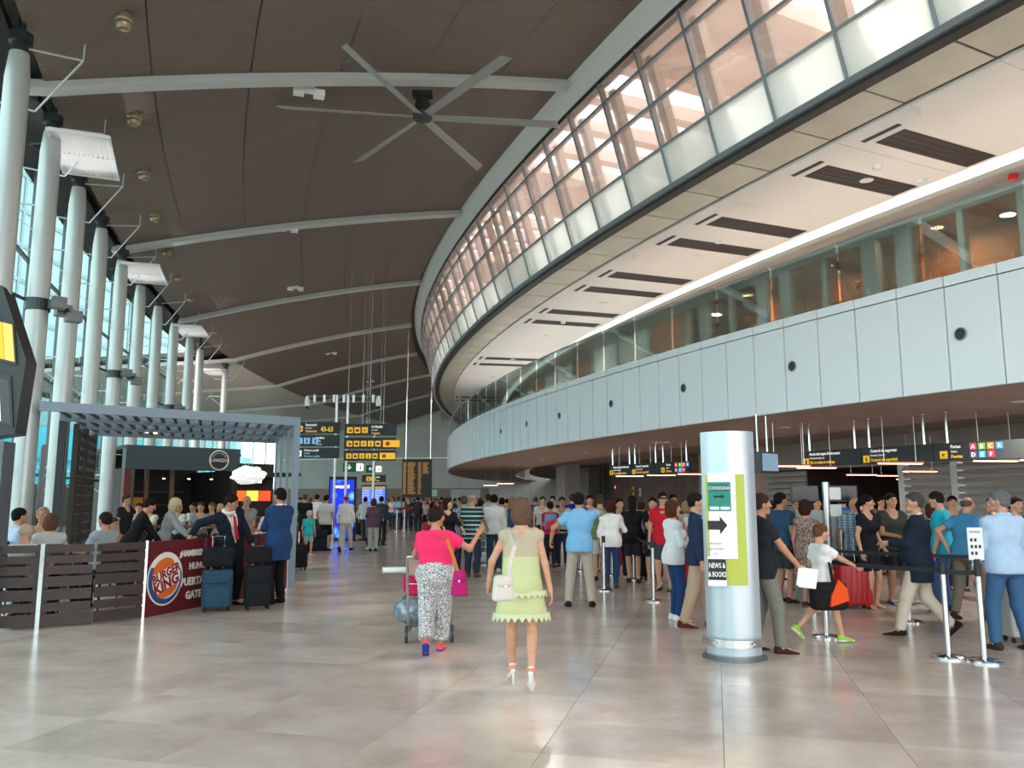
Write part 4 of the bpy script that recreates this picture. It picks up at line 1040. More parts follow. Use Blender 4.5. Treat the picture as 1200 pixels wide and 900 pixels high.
# ---- curved terrace fence: slatted timber panels, posts and the red printed panels
WOOD = mat('dark_timber', '392824', .5, noise=.3, nscale=6, bump=.1); REDP = mat('maroon_board', '611a20', .4)
FZ = 1.08
fpts = [onfloor(u, v) for u, v in ((-28, 740), (43, 737), (106, 732.5), (167, 726), (236, 712), (300, 700), (335, 691))]
fence = thing('terrace_fence', 'curved waist-high dark fence with slats and printed maroon panels around the cafe terrace', 'fence', tuple(fpts[3]))
fo = fpts[3]
def fpost(p, m, w=.05, z=FZ+.02):
    MB().box((p.x-fo.x, p.y-fo.y, z/2), (w, w, z), rz=.4).build('post', m, fence)
def slats(p, q, ends=(1, 1)):
    d = (q-p); L = d.length; d.normalize(); n = Vector((-d.y, d.x, 0)); p = p-fo
    for k, (z, h) in enumerate(((.03, .15), (.215, .11), (.36, .14), (.535, .13), (.695, .11), (.84, .10), (.98, .10))):
        MB().obox(p+d*.02-n*.012+UPZ*z, d*(L-.04), n*.024, UPZ*h).build('slat', WOOD, fence)
    for s, e_ in zip((.03, L-.09), ends):
        if e_: MB().obox(p+d*s+n*.014+UPZ*.03, d*.06, n*.03, UPZ*(FZ-.03)).build('upright', WOOD, fence)
slats(fpts[0], fpts[1]); slats(fpts[1], fpts[2], (1, 0)); slats(fpts[2], fpts[3], (0, 1))
fpost(fpts[1], CHROME); fpost(fpts[3], CHROME, .035); fpost(fpts[0], CHROME)
def redpanel(p, q, x0=.0):
    d = (q-p); L = d.length; d.normalize(); n = Vector((-d.y, d.x, 0))
    return MB().obox(p-fo+d*.02-n*.02+UPZ*.02, d*(L-.04), n*.04, UPZ*(FZ-.02)).build('printed_panel', REDP, fence), p, d, n
pnl, P0, PD, PN = redpanel(fpts[3], fpts[4]); pnl2, P02, PD2, PN2 = redpanel(fpts[4], fpts[5]); redpanel(fpts[5], fpts[6])
fpost(fpts[5], CHROME, .035); fpost(fpts[6], CHROME, .035)
def bk(parent, p, d, n):
    s, z = vplane(192, 678, p, d); R = .385; c = p-fo+d*s+UPZ*z-n*.022
    W_ = mat('print_white', 'e9e4da', .5); B_ = mat('print_blue', '1f4a86', .5); O_ = mat('print_orange', 'd9692a', .5); R_ = mat('print_maroon', '8c1f2b', .5)
    MB().prism(ngon(40, R), c, d, UPZ, -n*.004).build('logo_disc', W_, parent)
    arc_o = ngon(24, R*.94, 0, 0, math.radians(150), math.radians(375)); arc_i = ngon(24, R*.80, R*.06, R*.05, math.radians(150), math.radians(375))[::-1]
    b = MB()
    for k in range(24): b.prism([arc_o[k], arc_o[k+1], arc_i[23-k], arc_i[24-k]], c-n*.005, d, UPZ, -n*.002)
    b.build('logo_crescent', B_, parent)
    rot = math.radians(18); dx, dz = d*math.cos(rot)+UPZ*math.sin(rot), UPZ*math.cos(rot)-d*math.sin(rot)
    MB().prism(ngon(20, R*.62, 0, R*.36, 0, math.pi, R*.42), c-n*.005, dx, dz, -n*.002).build('logo_bun', O_, parent)
    MB().prism(ngon(20, R*.60, 0, -R*.40, math.pi, 2*math.pi, R*.32), c-n*.005, dx, dz, -n*.002).build('logo_bun', O_, parent)
    text('BURGER', R*.46, R_, parent, c-n*.008-dx*R*.70+dz*R*.03, dx, dz, sx=.92, bold=.006)
    text('KING', R*.56, R_, parent, c-n*.008-dx*R*.70-dz*R*.40, dx, dz, sx=1.05, bold=.008)
    for i, (t_, u, v, sz) in enumerate((('¿HAMBRE?', 209, 652.5, .125), ('HUNGRY?', 220, 667, .135), ('PUERTAS', 210, 687, .16), ('GATES', 215.5, 702, .16))):
        s, z = vplane(u, v, p, d); text(t_, sz, W_, parent, p-fo+d*s+UPZ*z-n*.024, d, UPZ, sx=.95, bold=.006)
bk(pnl, P0, PD, PN)
# ---- steel pergola over the terrace
PG = mat('pergola_steel', '7f92a0', .45, .2); PGD = mat('pergola_batten', '3f4448', .6)
pr = onfloor(341, 689); nb = None; ZP = 3.28
pl = atz(47, 470, ZP); nb = Vector((pl.x-pr.x, pl.y-pr.y, 0)); PLn = nb.length; nb.normalize(); tb = tdir(-20)
perg = thing('pergola', 'blue-grey steel pergola of nested square frames with timber battens over the terrace', 'pergola', tuple(pr))
for k in range(4):
    o = tb*1.85*k
    b = MB(); b.obox(o-nb*(.07 if not k else .02), nb*(.14 if not k else .055), tb*.06, UPZ*ZP); b.build('post', PG, perg)
    b = MB(); b.obox(o-nb*.06-tb*.04+UPZ*(ZP-.16), nb*(PLn+.06), tb*.08, UPZ*.16); b.build('beam', PG, perg)
    if k: MB().obox(o+nb*(PLn-.12)-tb*.04, nb*.12, tb*.08, UPZ*(ZP-.16)).build('post', PGD, perg)
nbat = 18
for k in range(nbat):
    s = .2+(PLn-.4)*k/(nbat-1)
    MB().obox(nb*s+tb*.05+UPZ*(ZP-.10), nb*.045, tb*5.6, UPZ*.05).build('batten', PGD, perg)
MB().obox(nb*.02+tb*.05+UPZ*(ZP-.12), nb*.05, tb*5.6, UPZ*.10).build('edge_rail', PG, perg)
# slatted screens at the back left of the terrace
SLW = mat('screen_timber', '3b322e', .6)
def screen(p, d, L, label, solid):
    t = thing('slatted_screen', label, 'screen', tuple(p), math.atan2(d.y, d.x), 'dark slatted screens beside the terrace')
    for x in (0, L): MB().box((x, 0, 1.55), (.07, .09, 3.1)).build('upright', SLW, t)
    n = 16
    for k in range(n):
        z = .12+k*.185; h = .15 if 3 < k < 11 else .10
        MB().obox((.03, -.015, z), (L-.06, 0, 0), (0, .03, 0), (0, 0, h)).build('slat', SLW, t)
    return t
sp_ = pr+nb*(PLn-.25)+tb*2.1
screen(sp_, tb, 1.1, 'dark slatted timber screen, nearer of the two left of the terrace', 0)
screen(sp_+tb*1.25, tb, 1.3, 'dark slatted timber screen, farther of the two left of the terrace', 0)
tvp = onfloor(50, 690); tvq = aty(50, 545, 14.2)
tv = thing('display_screen', 'tall black display screen turned side-on between the first columns', 'screen', (tvq.x, tvq.y, 0), math.radians(-58))
MB().box((0, 0, .72), (.06, .06, 1.44)).box((0, 0, .02), (.5, .4, .04)).build('stand', BLACK, tv); MB().box((0, 0, 2.02), (.62, .07, 1.2)).build('panel', mat('screen_black', '15171a', .2), tv)
MB().box((0, -.038, 2.02), (.55, .008, 1.1)).build('picture', mat('screen_deep_blue', '1b2440', .2), tv)
# ---- cafe pavilion
CZ = 3.12
c0 = aty(147, 545, 21.5); c1 = aty(281, 545, 23.6); c0.z = c1.z = 0; cdv = (c1-c0); CL = cdv.length; cdv.normalize(); cin = Vector((-cdv.y, cdv.x, 0))
cafe = thing('cafe_pavilion', 'dark green-grey cafe pavilion with open bar front under the pergola', 'kiosk', tuple(c0), math.atan2(cdv.y, cdv.x))
CF = mat('cafe_green_grey', '3d5052', .5); CDK = mat('cafe_dark', '211c1b', .6); CRB = mat('cafe_red_brown', '6b2a26', .5)
MB().box((CL/2, .15, CZ-.32), (CL, .3, .64)).build('fascia', CF, cafe)
MB().box((CL/2, 1.7, CZ-.05), (CL, 3.3, .1)).build('roof', CDK, cafe); MB().box((CL/2, 3.3, 1.5), (CL, .1, 3.)).build('back_wall', CDK, cafe)
MB().box((.09, .15, 1.24), (.18, .25, 2.48)).build('jamb', CRB, cafe); MB().box((CL-.09, 1.7, 1.25), (.18, 3.2, 2.5)).build('side_wall', CDK, cafe); MB().box((.06, 1.8, 1.25), (.12, 3., 2.5)).build('side_wall', CDK, cafe)
for x in (.85, 1.55): MB().box((x, .9, 1.3), (.10, .1, 2.6)).build('post', mat('cafe_bronze', '6b5142', .5), cafe)
for k in range(5): MB().box((CL+.06, .2+.35*k, 2.95-.12*k), (.1, .08, .05)).build('louvre', CDK, cafe)
MB().box((CL/2, 2.2, .55), (CL-.5, .5, 1.1)).build('bar', CDK, cafe); MB().box((CL/2, 2.15, 1.12), (CL-.4, .65, .05)).build('bar_top', mat('bar_top', '4a3f3a', .3), cafe)
MB().box((CL/2, 3.2, 1.9), (CL-.8, .12, .03)).box((CL/2, 3.2, 1.5), (CL-.8, .12, .03)).build('shelf', mat('cafe_bronze', '6b5142'), cafe)
for x in (1.25, 1.95, 2.6):
    l_ = MB().tube([(x, .7, CZ-.1), (x, .7, 2.35)], .012, 6).lathe([(.02, 2.38), (.06, 2.3), (.05, 2.26)], (x, .7, 0), 10).build('spot_lamp', BLACK, cafe)
    MB().lathe([(.03, 2.24), (.045, 2.27)], (x, .7, 0), 10).build('bulb', mat('warm_bulb', 'ffcf90', .5, emit=9.), l_)
rl = Vector((CL-.62, -.012, CZ-.34)); W_ = mat('print_white', 'e9e4da', .5)
ring = [Vector((rl.x+.27*math.cos(k*math.pi/16), rl.y, rl.z+.27*math.sin(k*math.pi/16))) for k in range(32)]
MB().tube(ring, .022, 6, closed=True).build('sign_ring', W_, cafe)
MB().prism(ngon(28, .24), (rl.x, -.004, rl.z), (1, 0, 0), UPZ, (0, -.008, 0)).build('sign_disc', mat('sign_disc_dark', '26302f', .5), cafe)
text('LAVAZZA', .125, W_, cafe, (rl.x, -.02, rl.z-.045), (1, 0, 0), UPZ, align='CENTER', bold=.004, sx=.9)
ring = [Vector((rl.x+.2*math.cos(k*math.pi/16), -.016, rl.z+.2*math.sin(k*math.pi/16))) for k in range(2, 15)]; MB().tube(ring, .008, 6).build('sign_arc', W_, cafe)
MB().box((.72, 1.1, 1.55), (.26, .03, .36)).build('poster', mat('poster_yellow', 'e5a428', .6), cafe)
# second bay to the right: lit food counter
cb = c1+cdv*.15-cin*.2; fc = thing('food_counter', 'dark food counter with glowing orange menu panels right of the cafe', 'counter', tuple(cb), math.atan2(cdv.y, cdv.x))
MB().box((.9, 2.2, 1.4), (1.9, .1, 2.8)).build('back_wall', CDK, fc); MB().box((.8, .6, .55), (1.5, .6, 1.1)).build('counter', CRB, fc); MB().box((.8, .6, 1.12), (1.6, .7, .05)).build('counter_top', mat('bar_top', '4a3f3a'), fc)
MB().box((.9, 1.2, 2.42), (1.9, 1.8, .1)).build('canopy', CDK, fc)
for k, c in enumerate(('e9902f', 'd9541e', 'f0b54a', 'c8401c')): MB().box((.3+.42*k, 2.12, 1.78), (.38, .04, .32)).build('menu_panel', mat('menu_'+c, c, .5, emit=1.2), fc)
MB().box((.4, .9, 2.2), (.9, .06, .07)).build('light_bar', mat('warm_bar', 'f5c98a', .5, emit=4.), fc)
# white cloud lamp
cl = aty(291, 557, 21.); cloud = thing('cloud_lamp', 'white crumpled cloud-shaped pendant lamp hanging under the pergola', 'lamp', tuple(cl))
rnd = random.Random(3); CLM = mat('cloud_white', 'f2f2ee', .8, emit=.35)
bm = bmesh.new(); bmesh.ops.create_icosphere(bm, subdivisions=4, radius=1.)
from mathutils import noise as mnoise
for v in bm.verts:
    q = v.co.copy(); k = 1+.28*mnoise.noise(q*2.3)+.18*abs(mnoise.noise(q*5.1)); v.co = Vector((q.x*.40*k, q.y*.32*k, q.z*.22*k))
me = bpy.data.meshes.new('shade'); bm.to_mesh(me); bm.free(); me.materials.append(CLM); obj('shade', me, cloud)
for x in (-.08, .0, .1): MB().tube([(x, 0, .2), (x*.6, 0, ZP-.1-cl.z)], .006, 5).build('cord', mat('cord_white', 'd8d8d4', .6), cloud)
# string of warm bulbs under the pergola
sb = thing('spotlight_track', 'short dark track of small warm spotlights under the pergola beams', 'light', tuple(aty(163, 502, 17.5)), .5)
MB().tube([(-.3, 0, .1), (.5, .9, .05)], .02, 6).build('track', BLACK, sb)
for k in range(4):
    x, y = -.2+.2*k, .1+.24*k; h = MB().lathe([(.05, -.02), (.05, .06), (.02, .08)], (x, y, 0), 10).build('lamp_head', BLACK, sb); MB().lathe([(.03, -.045), (.04, -.022)], (x, y, 0), 10).build('bulb', mat('warm_bulb', 'ffcf90'), h)
# ---- hanging sign boards
def sign(p, q, h, label, z0, name='sign_board', group=None, th=.08, m=None):
    p = Vector((p[0], p[1], z0)); d = Vector((q[0]-p.x, q[1]-p.y, 0)); L = d.length
    t = thing(name, label, 'sign', tuple(p), math.atan2(d.y, d.x), group)
    MB().box((L/2, 0, h/2), (L-.012, th, h)).build('panel', m or DGREY, t); t['_L'] = L
    return t, L
def stext(t, s, size, m, x, z, sx=.9, th=.08, bold=.002, align='LEFT'):
    return text(s, size, m, t, (x, -th/2-.004, z), (1, 0, 0), UPZ, sx=sx, bold=bold, depth=.003, align=align)
def icon(t, x, z, s, m, glyph=None, th=.08, gm=None):
    i = MB().box((x+s/2, -th/2-.003, z+s/2), (s, .006, s)).build('icon', m, t); g = MB(); y = -th/2-.007; gm = gm or NEAVY; c = (x+s/2, z+s/2)
    def poly(pts): g.prism([(c[0]+a*s/2, c[1]+b*s/2) for a, b in pts], (0, y, 0), (1, 0, 0), UPZ, (0, -.003, 0))
    if glyph == 'arrow_dr': poly([(-.7, .5), (-.5, .7), (.25, -.05), (.25, .35), (.6, .35), (.6, -.6), (-.35, -.6), (-.35, -.25), (.05, -.25)])
    elif glyph == 'down': poly([(-.15, .7), (.15, .7), (.15, -.1), (.5, .2), (.6, 0), (0, -.7), (-.6, 0), (-.5, .2), (-.15, -.1)])
    elif glyph == 'left': poly([(.7, .15), (.7, -.15), (-.1, -.15), (.2, -.5), (0, -.6), (-.7, 0), (0, .6), (.2, .5), (-.1, .15)])
    elif glyph == 'plane': poly([(-.7, -.1), (-.5, -.1), (-.2, .05), (-.5, .45), (-.3, .45), (.2, .15), (.65, .35), (.7, .2), (-.3, -.4)]); poly([(-.6, -.55), (.6, -.55), (.6, -.7), (-.6, -.7)])
    elif glyph == 'man': poly([(-.2, .3), (.2, .3), (.25, -.7), (.03, -.7), (0, -.2), (-.03, -.7), (-.25, -.7)]); poly([(-.14, .4), (.14, .4), (.14, .7), (-.14, .7)])
    elif glyph == 'cross': poly([(-.15, .6), (.15, .6), (.15, .15), (.6, .15), (.6, -.15), (.15, -.15), (.15, -.6), (-.15, -.6), (-.15, -.15), (-.6, -.15), (-.6, .15), (-.15, .15)])
    elif glyph == 'car': poly([(-.7, -.4), (.7, -.4), (.7, .05), (.4, .1), (.25, .45), (-.3, .45), (-.45, .1), (-.7, .05)])
    elif glyph == 'case': poly([(-.6, -.5), (.6, -.5), (.6, .25), (-.6, .25)]); poly([(-.2, .3), (.2, .3), (.2, .5), (-.2, .5)])
    elif glyph == 'card': poly([(-.25, -.7), (.35, -.7), (.35, .3), (-.25, .3)]); poly([(-.1, .4), (.5, .4), (.5, .6), (-.1, .6)])
    elif glyph and len(glyph) == 1:
        text(glyph, s*.85, gm, i, (x+s/2, y, z+s*.2), (1, 0, 0), UPZ, align='CENTER', bold=.003); return i
    if g.v: g.build('pictogram', gm, i)
    return i
def letters(t, x, z, s, rows_):
    for r, row in enumerate(rows_):
        for k, (ch, c) in enumerate(row): icon(t, x+k*s*1.28, z+(1-r)*s*1.22, s, mat('gate_'+c, c, .5, emit=.3), ch, gm=WLET)
GATES = [[('A', 'e0395a'), ('B', '5cb531'), ('C', 'e8742c'), ('R', '2f7fd0')], [('D', '6a4b86'), ('E', '27a8c8'), ('F', 'd62b55')]]
def signrow(pts, z0, hs, where, texts):
    for i in range(3):
        p, q, h = pts[i], pts[i+1], hs
        t, L = sign(p, q, h, texts[i]+where, z0, group='dark hanging signs under the walkway')
        k = h
        if i < 2:
            icon(t, .05, k*.10, k*.42, YEL, 'card' if i == 0 else 'man')
            ln = (("Només amb targeta d'embarcament", 'Only with boarding card', 'Sólo con tarjeta de embarque'), ('Control de seguretat', 'Security Control', 'Control de seguridad'))[i]
            x = .05+k*.5
            stext(t, ln[0], k*.25, WLET, x, k*.70, sx=.62 if i == 0 else .8); stext(t, ln[1], k*.17, WLET, x, k*.46, sx=.66 if i == 0 else .8, bold=0); stext(t, ln[2], k*.25, YEL, x, k*.16, sx=.62 if i == 0 else .8)
        else:
            icon(t, .12, k*.14, k*.42, YEL, 'plane'); x = .16+k*.5
            stext(t, 'Portes', k*.25, WLET, x, k*.70, .85); stext(t, 'Gates', k*.18, WLET, x, k*.46, .85, bold=0); stext(t, 'Puertas', k*.25, YEL, x, k*.16, .85)
            letters(t, x+k*1.05, k*.12, k*.36, GATES)
        d = (q-p); 
        for f in ((.14, .9) if i != 1 else (.12, .88)):
            c = d*f
            MB().tube([(c.length, 0, h), (c.length, 0, 3.26-z0)], .03, 10).lathe([(.07, 3.235-z0), (.07, 3.26-z0)], (c.length, 0, 0), 12).build('pole', CHROME, t, 40)
zs = 2.36
def sp2(u, v): return atz(u, v, zs)
rowR = [sp2(941, 547), sp2(1011, 545), sp2(1096, 541.5), sp2(1224, 536)]
d_ = (rowR[3]-rowR[0]); d_.normalize()
rowR = [rowR[0], rowR[0]+d_*vplane(1011, 545, rowR[0], d_)[0], rowR[0]+d_*vplane(1096, 541, rowR[0], d_)[0], rowR[0]+d_*vplane(1224, 537, rowR[0], d_)[0]]
signrow(rowR, zs, .32, ' in the right-hand row', ['boarding card sign, grey board with yellow pictogram', 'security control sign, grey board with yellow walking-man pictogram', 'gates sign, grey board with coloured gate letters A to F'])
rowL = [sp2(715, 558), None, None, sp2(809, 554.5)]
d_ = (rowL[3]-rowL[0]); d_.normalize()
rowL[1] = rowL[0]+d_*vplane(741, 557, rowL[0], d_)[0]; rowL[2] = rowL[0]+d_*vplane(773, 556, rowL[0], d_)[0]
signrow(rowL, zs, .32, ' in the smaller row left of the steel pylon', ['boarding card sign, grey board', 'security control sign, grey board', 'gates sign, grey board with coloured letters'])
# hanging strip lamps with warm tubes below the signs
ORG = mat('lamp_orange', 'c2562a', .4); TUBE = mat('warm_tube', 'ffd9bd', .5, emit=4.5)
hl0 = None
for i, (u, v, z, nm) in enumerate([(1045, 558, 2.3, 'in the middle of the dark security opening'), (1010, 557, 2.3, 'left in the dark security opening'), (1078, 553, 2.3, 'at the right end of the security opening'), (1066, 562, 2.25, 'beside the white jamb of the opening'), (957, 549, 2.3, 'below the boarding card sign'), (925, 547, 2.3, 'left of the boarding card sign'), (1055, 544, 2.3, 'below the security control sign'), (1167, 541, 2.335, 'below the letters of the gates sign'),
        (738, 558.5, 2.33, 'below the small security sign row, left end'), (775, 557.5, 2.33, 'below the small gates sign'), (812, 556, 2.33, 'right of the small gates sign'), (575, 569, 2.4, 'far away near the rounded end of the walkway'), (592, 567, 2.4, 'far away right of the rounded walkway end')]):
    p = atz(u, v, z)
    if hl0 is None:
        hl0 = t = thing('strip_lamp', '', 'lamp', tuple(p), math.radians(6), 'hanging orange strip lamps under the walkway')
        MB().box((0, 0, .03), (.85, .10, .03)).build('housing', ORG, t); MB().box((0, 0, .008), (.80, .07, .012)).build('tube', TUBE, t)
        for x in (-.3, .3): MB().tube([(x, 0, .04), (x, 0, .85)], .005, 5).build('wire', STEEL, t)
    else: t = dup(hl0, p, math.radians(6))
    t['label'] = 'orange strip lamp hanging ' + nm
# hanging monitor beside the pylon
mq = atz(900, 552, 2.2); mn = thing('hanging_monitor', 'grey monitor turned sideways hanging behind the top of the steel pylon', 'screen', tuple(mq), math.radians(38))
MB().box((0, .1, .16), (.52, .3, .38)).build('housing', mat('monitor_grey', '3f4448', .5), mn); MB().box((0, -.06, .16), (.46, .02, .32)).build('picture', mat('monitor_picture', '7f97ab', .3, emit=.4), mn)
for x in (-.15, .15): MB().tube([(x, .1, .35), (x, .1, 1.06)], .02, 8).build('pole', CHROME, mn)
# ---- sign gantry in the middle distance
def gantry():
    D = 28.2
    P = lambda u, v: aty(u, v, D)
    b0 = P(394, 500); b1 = P(407, 500); b2 = P(439, 500)
    t = thing('sign_gantry', 'tall white-steel gantry with a lattice truss and two dome cameras above the hanging signs', 'gantry', (b0.x, D, 0))
    for q in (b0, b1, b2):
        zt = P(394, 463).z if q is not b2 else P(439, 497).z
        MB().tube([(q.x-b0.x, 0, 0), (q.x-b0.x, 0, zt)], .045, 10).lathe([(.22, 0), (.22, .02)], (q.x-b0.x, 0, 0), 16).build('mast', mat('gantry_white', 'dfe4e6', .3, .3), t, 40)
    x0, x1 = P(362, 466).x-b0.x, P(442, 466).x-b0.x; z1, z0 = P(394, 464.5).z, P(394, 471).z
    MB().tube([(x0, 0, z1), (x1, 0, z1)], .025, 8).tube([(x0+.1, 0, z0), (x1-.1, 0, z0)], .025, 8).build('truss_chord', mat('gantry_grey', '8d9396', .4, .3), t, 40)
    for k in range(7):
        x = x0+(x1-x0)*(k+.6)/7; MB().tube([(x, 0, z0-.02), (x, 0, z1+.05)], .05, 10).build('truss_post', mat('gantry_white', 'dfe4e6'), t, 40)
    for x in (x0-.05, x1+.05):
        c = MB().lathe([(.02, .12), (.05, .1), (.09, -.05), (.09, -.22), (.07, -.25)], (x, 0, z1-.1), 14).build('dome_camera', WHITE, t, 40); MB().lathe([(.07, -.25), (.065, -.31), (.03, -.34)], (x, 0, z1-.1), 14).build('dome', BLACK, c, 40)
    hz = ceil_z(*topol(P(434, 455)))-P(434, 470).z
    MB().tube([(P(434, 470).x-b0.x, 0, z1), (P(434, 470).x-b0.x, 0, ceil_z(*topol(P(434, 470)))-.02)], .008, 8).build('hanger', mat('gantry_grey', '8d9396'), t)
    bd = [(348, 399, 495, 508, 'check-in'), (347, 398.5, 510, 523, 'toilets'), (346, 398, 525, 537, 'first aid'), (404, 465, 497, 510.5, 'arrivals'), (403.5, 464.5, 513, 526, 'upper transport'), (403, 464, 528, 540, 'lower transport')]
    lab = ['upper left dark sign with yellow check-in numbers 43-63 on the gantry', 'middle left dark sign with pale blue toilet pictograms on the gantry', 'lower left dark sign with the red cross on the gantry',
           'upper right dark sign with arrivals wording on the gantry', 'middle right dark sign with a row of yellow pictograms and diagonal arrow', 'lower right dark sign with a row of yellow pictograms and down arrow']
    for i, (u0, u1, v0, v1, nm) in enumerate(bd):
        p, q = P(u0, v1), P(u1, v1); h = P(u0, v0).z-p.z; z = p.z
        p.y = q.y = D-.07
        s_, L = sign(p, q, h, lab[i], z, group='dark signs on the gantry'); k = h
        if i == 0:
            icon(s_, .03, k*.15, k*.5, YEL, 'case'); stext(s_, 'Facturació', k*.3, WLET, .05+k*.7, k*.66, .8); stext(s_, 'Check-in', k*.2, WLET, .05+k*.7, k*.4, .8, bold=0); stext(s_, 'Facturación', k*.28, YEL, .05+k*.7, k*.1, .8); stext(s_, '43-63', k*.62, YEL, L*.56, k*.16, .78, bold=.006)
        elif i == 1:
            for x in (.03, .06+k*.6, .12+k*1.2): icon(s_, x, k*.2, k*.55, mat('icon_blue', '7fb0e0', .5, emit=.25), 'man')
            stext(s_, 'Lavabos', k*.3, WLET, L*.46, k*.66, .8); stext(s_, 'Toilets', k*.2, WLET, L*.46, k*.4, .8, bold=0); stext(s_, 'Aseos', k*.28, mat('icon_blue', '7fb0e0'), L*.46, k*.1, .8)
        elif i == 2:
            icon(s_, .03, k*.15, k*.6, WLET, 'cross', gm=RED); stext(s_, 'Primers auxilis', k*.3, WLET, .05+k*.8, k*.66, .8); stext(s_, 'First aid', k*.2, WLET, .05+k*.8, k*.4, .8, bold=0); stext(s_, 'Primeros auxilios', k*.28, mat('icon_blue', '7fb0e0'), .05+k*.8, k*.1, .8)
        else:
            icon(s_, .1, k*.2, k*.5, YEL, 'arrow_dr' if i < 5 else 'down')
            n = 2 if i == 3 else 4
            for j in range(n): icon(s_, .1+(k*.64)*(j+1), k*.2, k*.5, YEL, ['case', 'plane', 'man', 'car'][j])
            if i == 3: stext(s_, 'Arribades', k*.3, WLET, .1+k*2.1, k*.66, .8); stext(s_, 'Arrivals', k*.2, WLET, .1+k*2.1, k*.4, .8, bold=0); stext(s_, 'Llegadas', k*.28, YEL, .1+k*2.1, k*.1, .8)
            else:
                bx = .1+k*.64*5.1; ib = MB().box((bx+k*.75, -.043, k*.45), (k*1.5, .006, k*.62)).build('icon', YEL, s_); MB().prism(ngon(14, k*.2), (bx+k*.42, -.048, k*.45), (1, 0, 0), UPZ, (0, -.003, 0)).build('red_dot', RED, ib); stext(s_, 'metro', k*.28, NEAVY, bx+k*.72, k*.36, .8)
gantry()
GRN = mat('exit_green', '0f5a3a', .5, emit=.15)
for i, (u0, u1, v0, v1, lab) in enumerate([(402, 427, 542, 553, 'larger green exit sign with down arrow and running figure'), (428.5, 447.5, 545, 554, 'smaller green exit sign with left arrow and running figure')]):
    D = 29.+i; p, q = aty(u0, v1, D), aty(u1, v1, D); h = aty(u0, v0, D).z-p.z
    s_, L = sign(p, q, h, lab, p.z, 'exit_sign', 'green exit signs', m=GRN)
    icon(s_, L*.12, h*.1, h*.8, GRN, 'down' if i == 0 else 'left', gm=WLET); f = MB().box((L*.78, -.043, h/2), (L*.32, .006, h*.86)).build('icon', WLET, s_); icon(s_, L*.66, h*.12, h*.72, WLET, 'man', gm=GRN)
    for x in (L*.15, L*.85): MB().tube([(x, 0, h), (x, 0, ceil_z(*topol(p))-p.z)], .004, 5).build('wire', STEEL, s_)
D = 31.; p, q = aty(424, 565, D), aty(452, 565, D); s_, L = sign(p, q, aty(424, 556.5, D).z-p.z, 'small dark hanging sign with two yellow pictograms above the blue screens', p.z, group='dark signs on the gantry')
h = aty(424, 556.5, D).z-p.z; icon(s_, L*.2, h*.15, h*.6, YEL, 'man'); icon(s_, L*.4, h*.15, h*.6, YEL, 'case'); stext(s_, 'Sales', h*.3, WLET, L*.62, h*.6, .8); stext(s_, 'Salas', h*.28, YEL, L*.62, h*.12, .8)
for x in (L*.15, L*.85): MB().tube([(x, 0, h), (x, 0, ceil_z(*topol(p))-p.z)], .004, 5).build('wire', STEEL, s_)
# blue advertising totem, blue flight screens, flight board
D = 33.; p, q = aty(384.5, 600, D), aty(416, 600, D); zt = aty(384, 558.5, D).z; L = q.x-p.x
ad = thing('display_totem', 'tall black display totem with glowing blue picture in the middle of the hall', 'screen', (p.x, D, 0))
MB().box((L/2, .12, zt/2), (L, .24, zt)).build('housing', BLACK, ad)
def adm():
    m = mat('blue_picture', '1a3fd0', .3, emit=1.2); n, l = m.node_tree.nodes, m.node_tree.links; b = n['Principled BSDF']
    tc = n.new('ShaderNodeTexCoord'); vo = n.new('ShaderNodeTexVoronoi'); vo.inputs['Scale'].default_value = 2.2; l.new(tc.outputs['Object'], vo.inputs['Vector'])
    r = n.new('ShaderNodeValToRGB'); r.color_ramp.elements[0].position = .12; r.color_ramp.elements[0].color = lin('5a9cf5'); r.color_ramp.elements[1].position = .45; r.color_ramp.elements[1].color = lin('1422b4')
    l.new(vo.outputs['Distance'], r.inputs[0]); l.new(r.outputs[0], b.inputs['Emission Color']); l.new(r.outputs[0], b.inputs['Base Color']); return m
ADM = adm()
pc = MB().box((L/2, -.006, zt*.5), (L*.88, .012, zt*.9)).build('picture', ADM, ad)
text('evasmi', .22, mat('ad_white', 'ffffff', .5, emit=1.), pc, (L/2, -.02, zt*.82), (1, 0, 0), UPZ, align='CENTER', bold=.006)
for i, (u0, u1) in enumerate(((423, 437), (438, 452.5))):
    D = 34.; p, q = aty(u0, 592, D), aty(u1, 592, D); z1 = aty(u0, 568.5, D).z; L = q.x-p.x
    s_ = thing('flight_screen', ['left', 'right'][i]+' one of two black-framed blue flight screens behind the exit signs', 'screen', (p.x, D, 0), 0, 'blue flight screens')
    MB().box((L/2, 0, (p.z-.1)/2), (.1, .1, p.z+.1)).box((L/2, 0, .02), (.6, .4, .04)).build('stand', BLACK, s_); MB().box((L/2, 0, (p.z+z1)/2), (L-.02, .12, z1-p.z)).build('housing', BLACK, s_)
    pc = MB().box((L/2, -.065, (p.z+z1)/2-.02), (L*.84, .01, (z1-p.z)*.86)).build('picture', mat('flight_blue', '4a6fd8', .3, emit=.8), s_)
    MB().box((L/2, -.073, z1-.1), (L*.84, .008, .08)).build('title_bar', YEL, pc)
    for k in range(7): MB().box((L/2-.05, -.072, z1-.2-k*.075), (L*.62, .004, .022)).build('text_row', mat('row_pale', 'd7def2', .5, emit=.5), pc)
D = 42.; p, q = aty(470.5, 583, D), aty(505.5, 583, D); z1 = aty(470, 538, D).z; L = q.x-p.x; h = z1-p.z
fb_ = thing('flight_board', 'large dark flight board with rows of yellow text hanging in the far hall', 'sign', tuple(p))
MB().box((L/2, .1, h/2), (L, .2, h)).build('housing', mat('board_dark', '23262a', .5), fb_)
AMB = mat('amber_text', 'b5842e', .5, emit=.15); rr = random.Random(5)
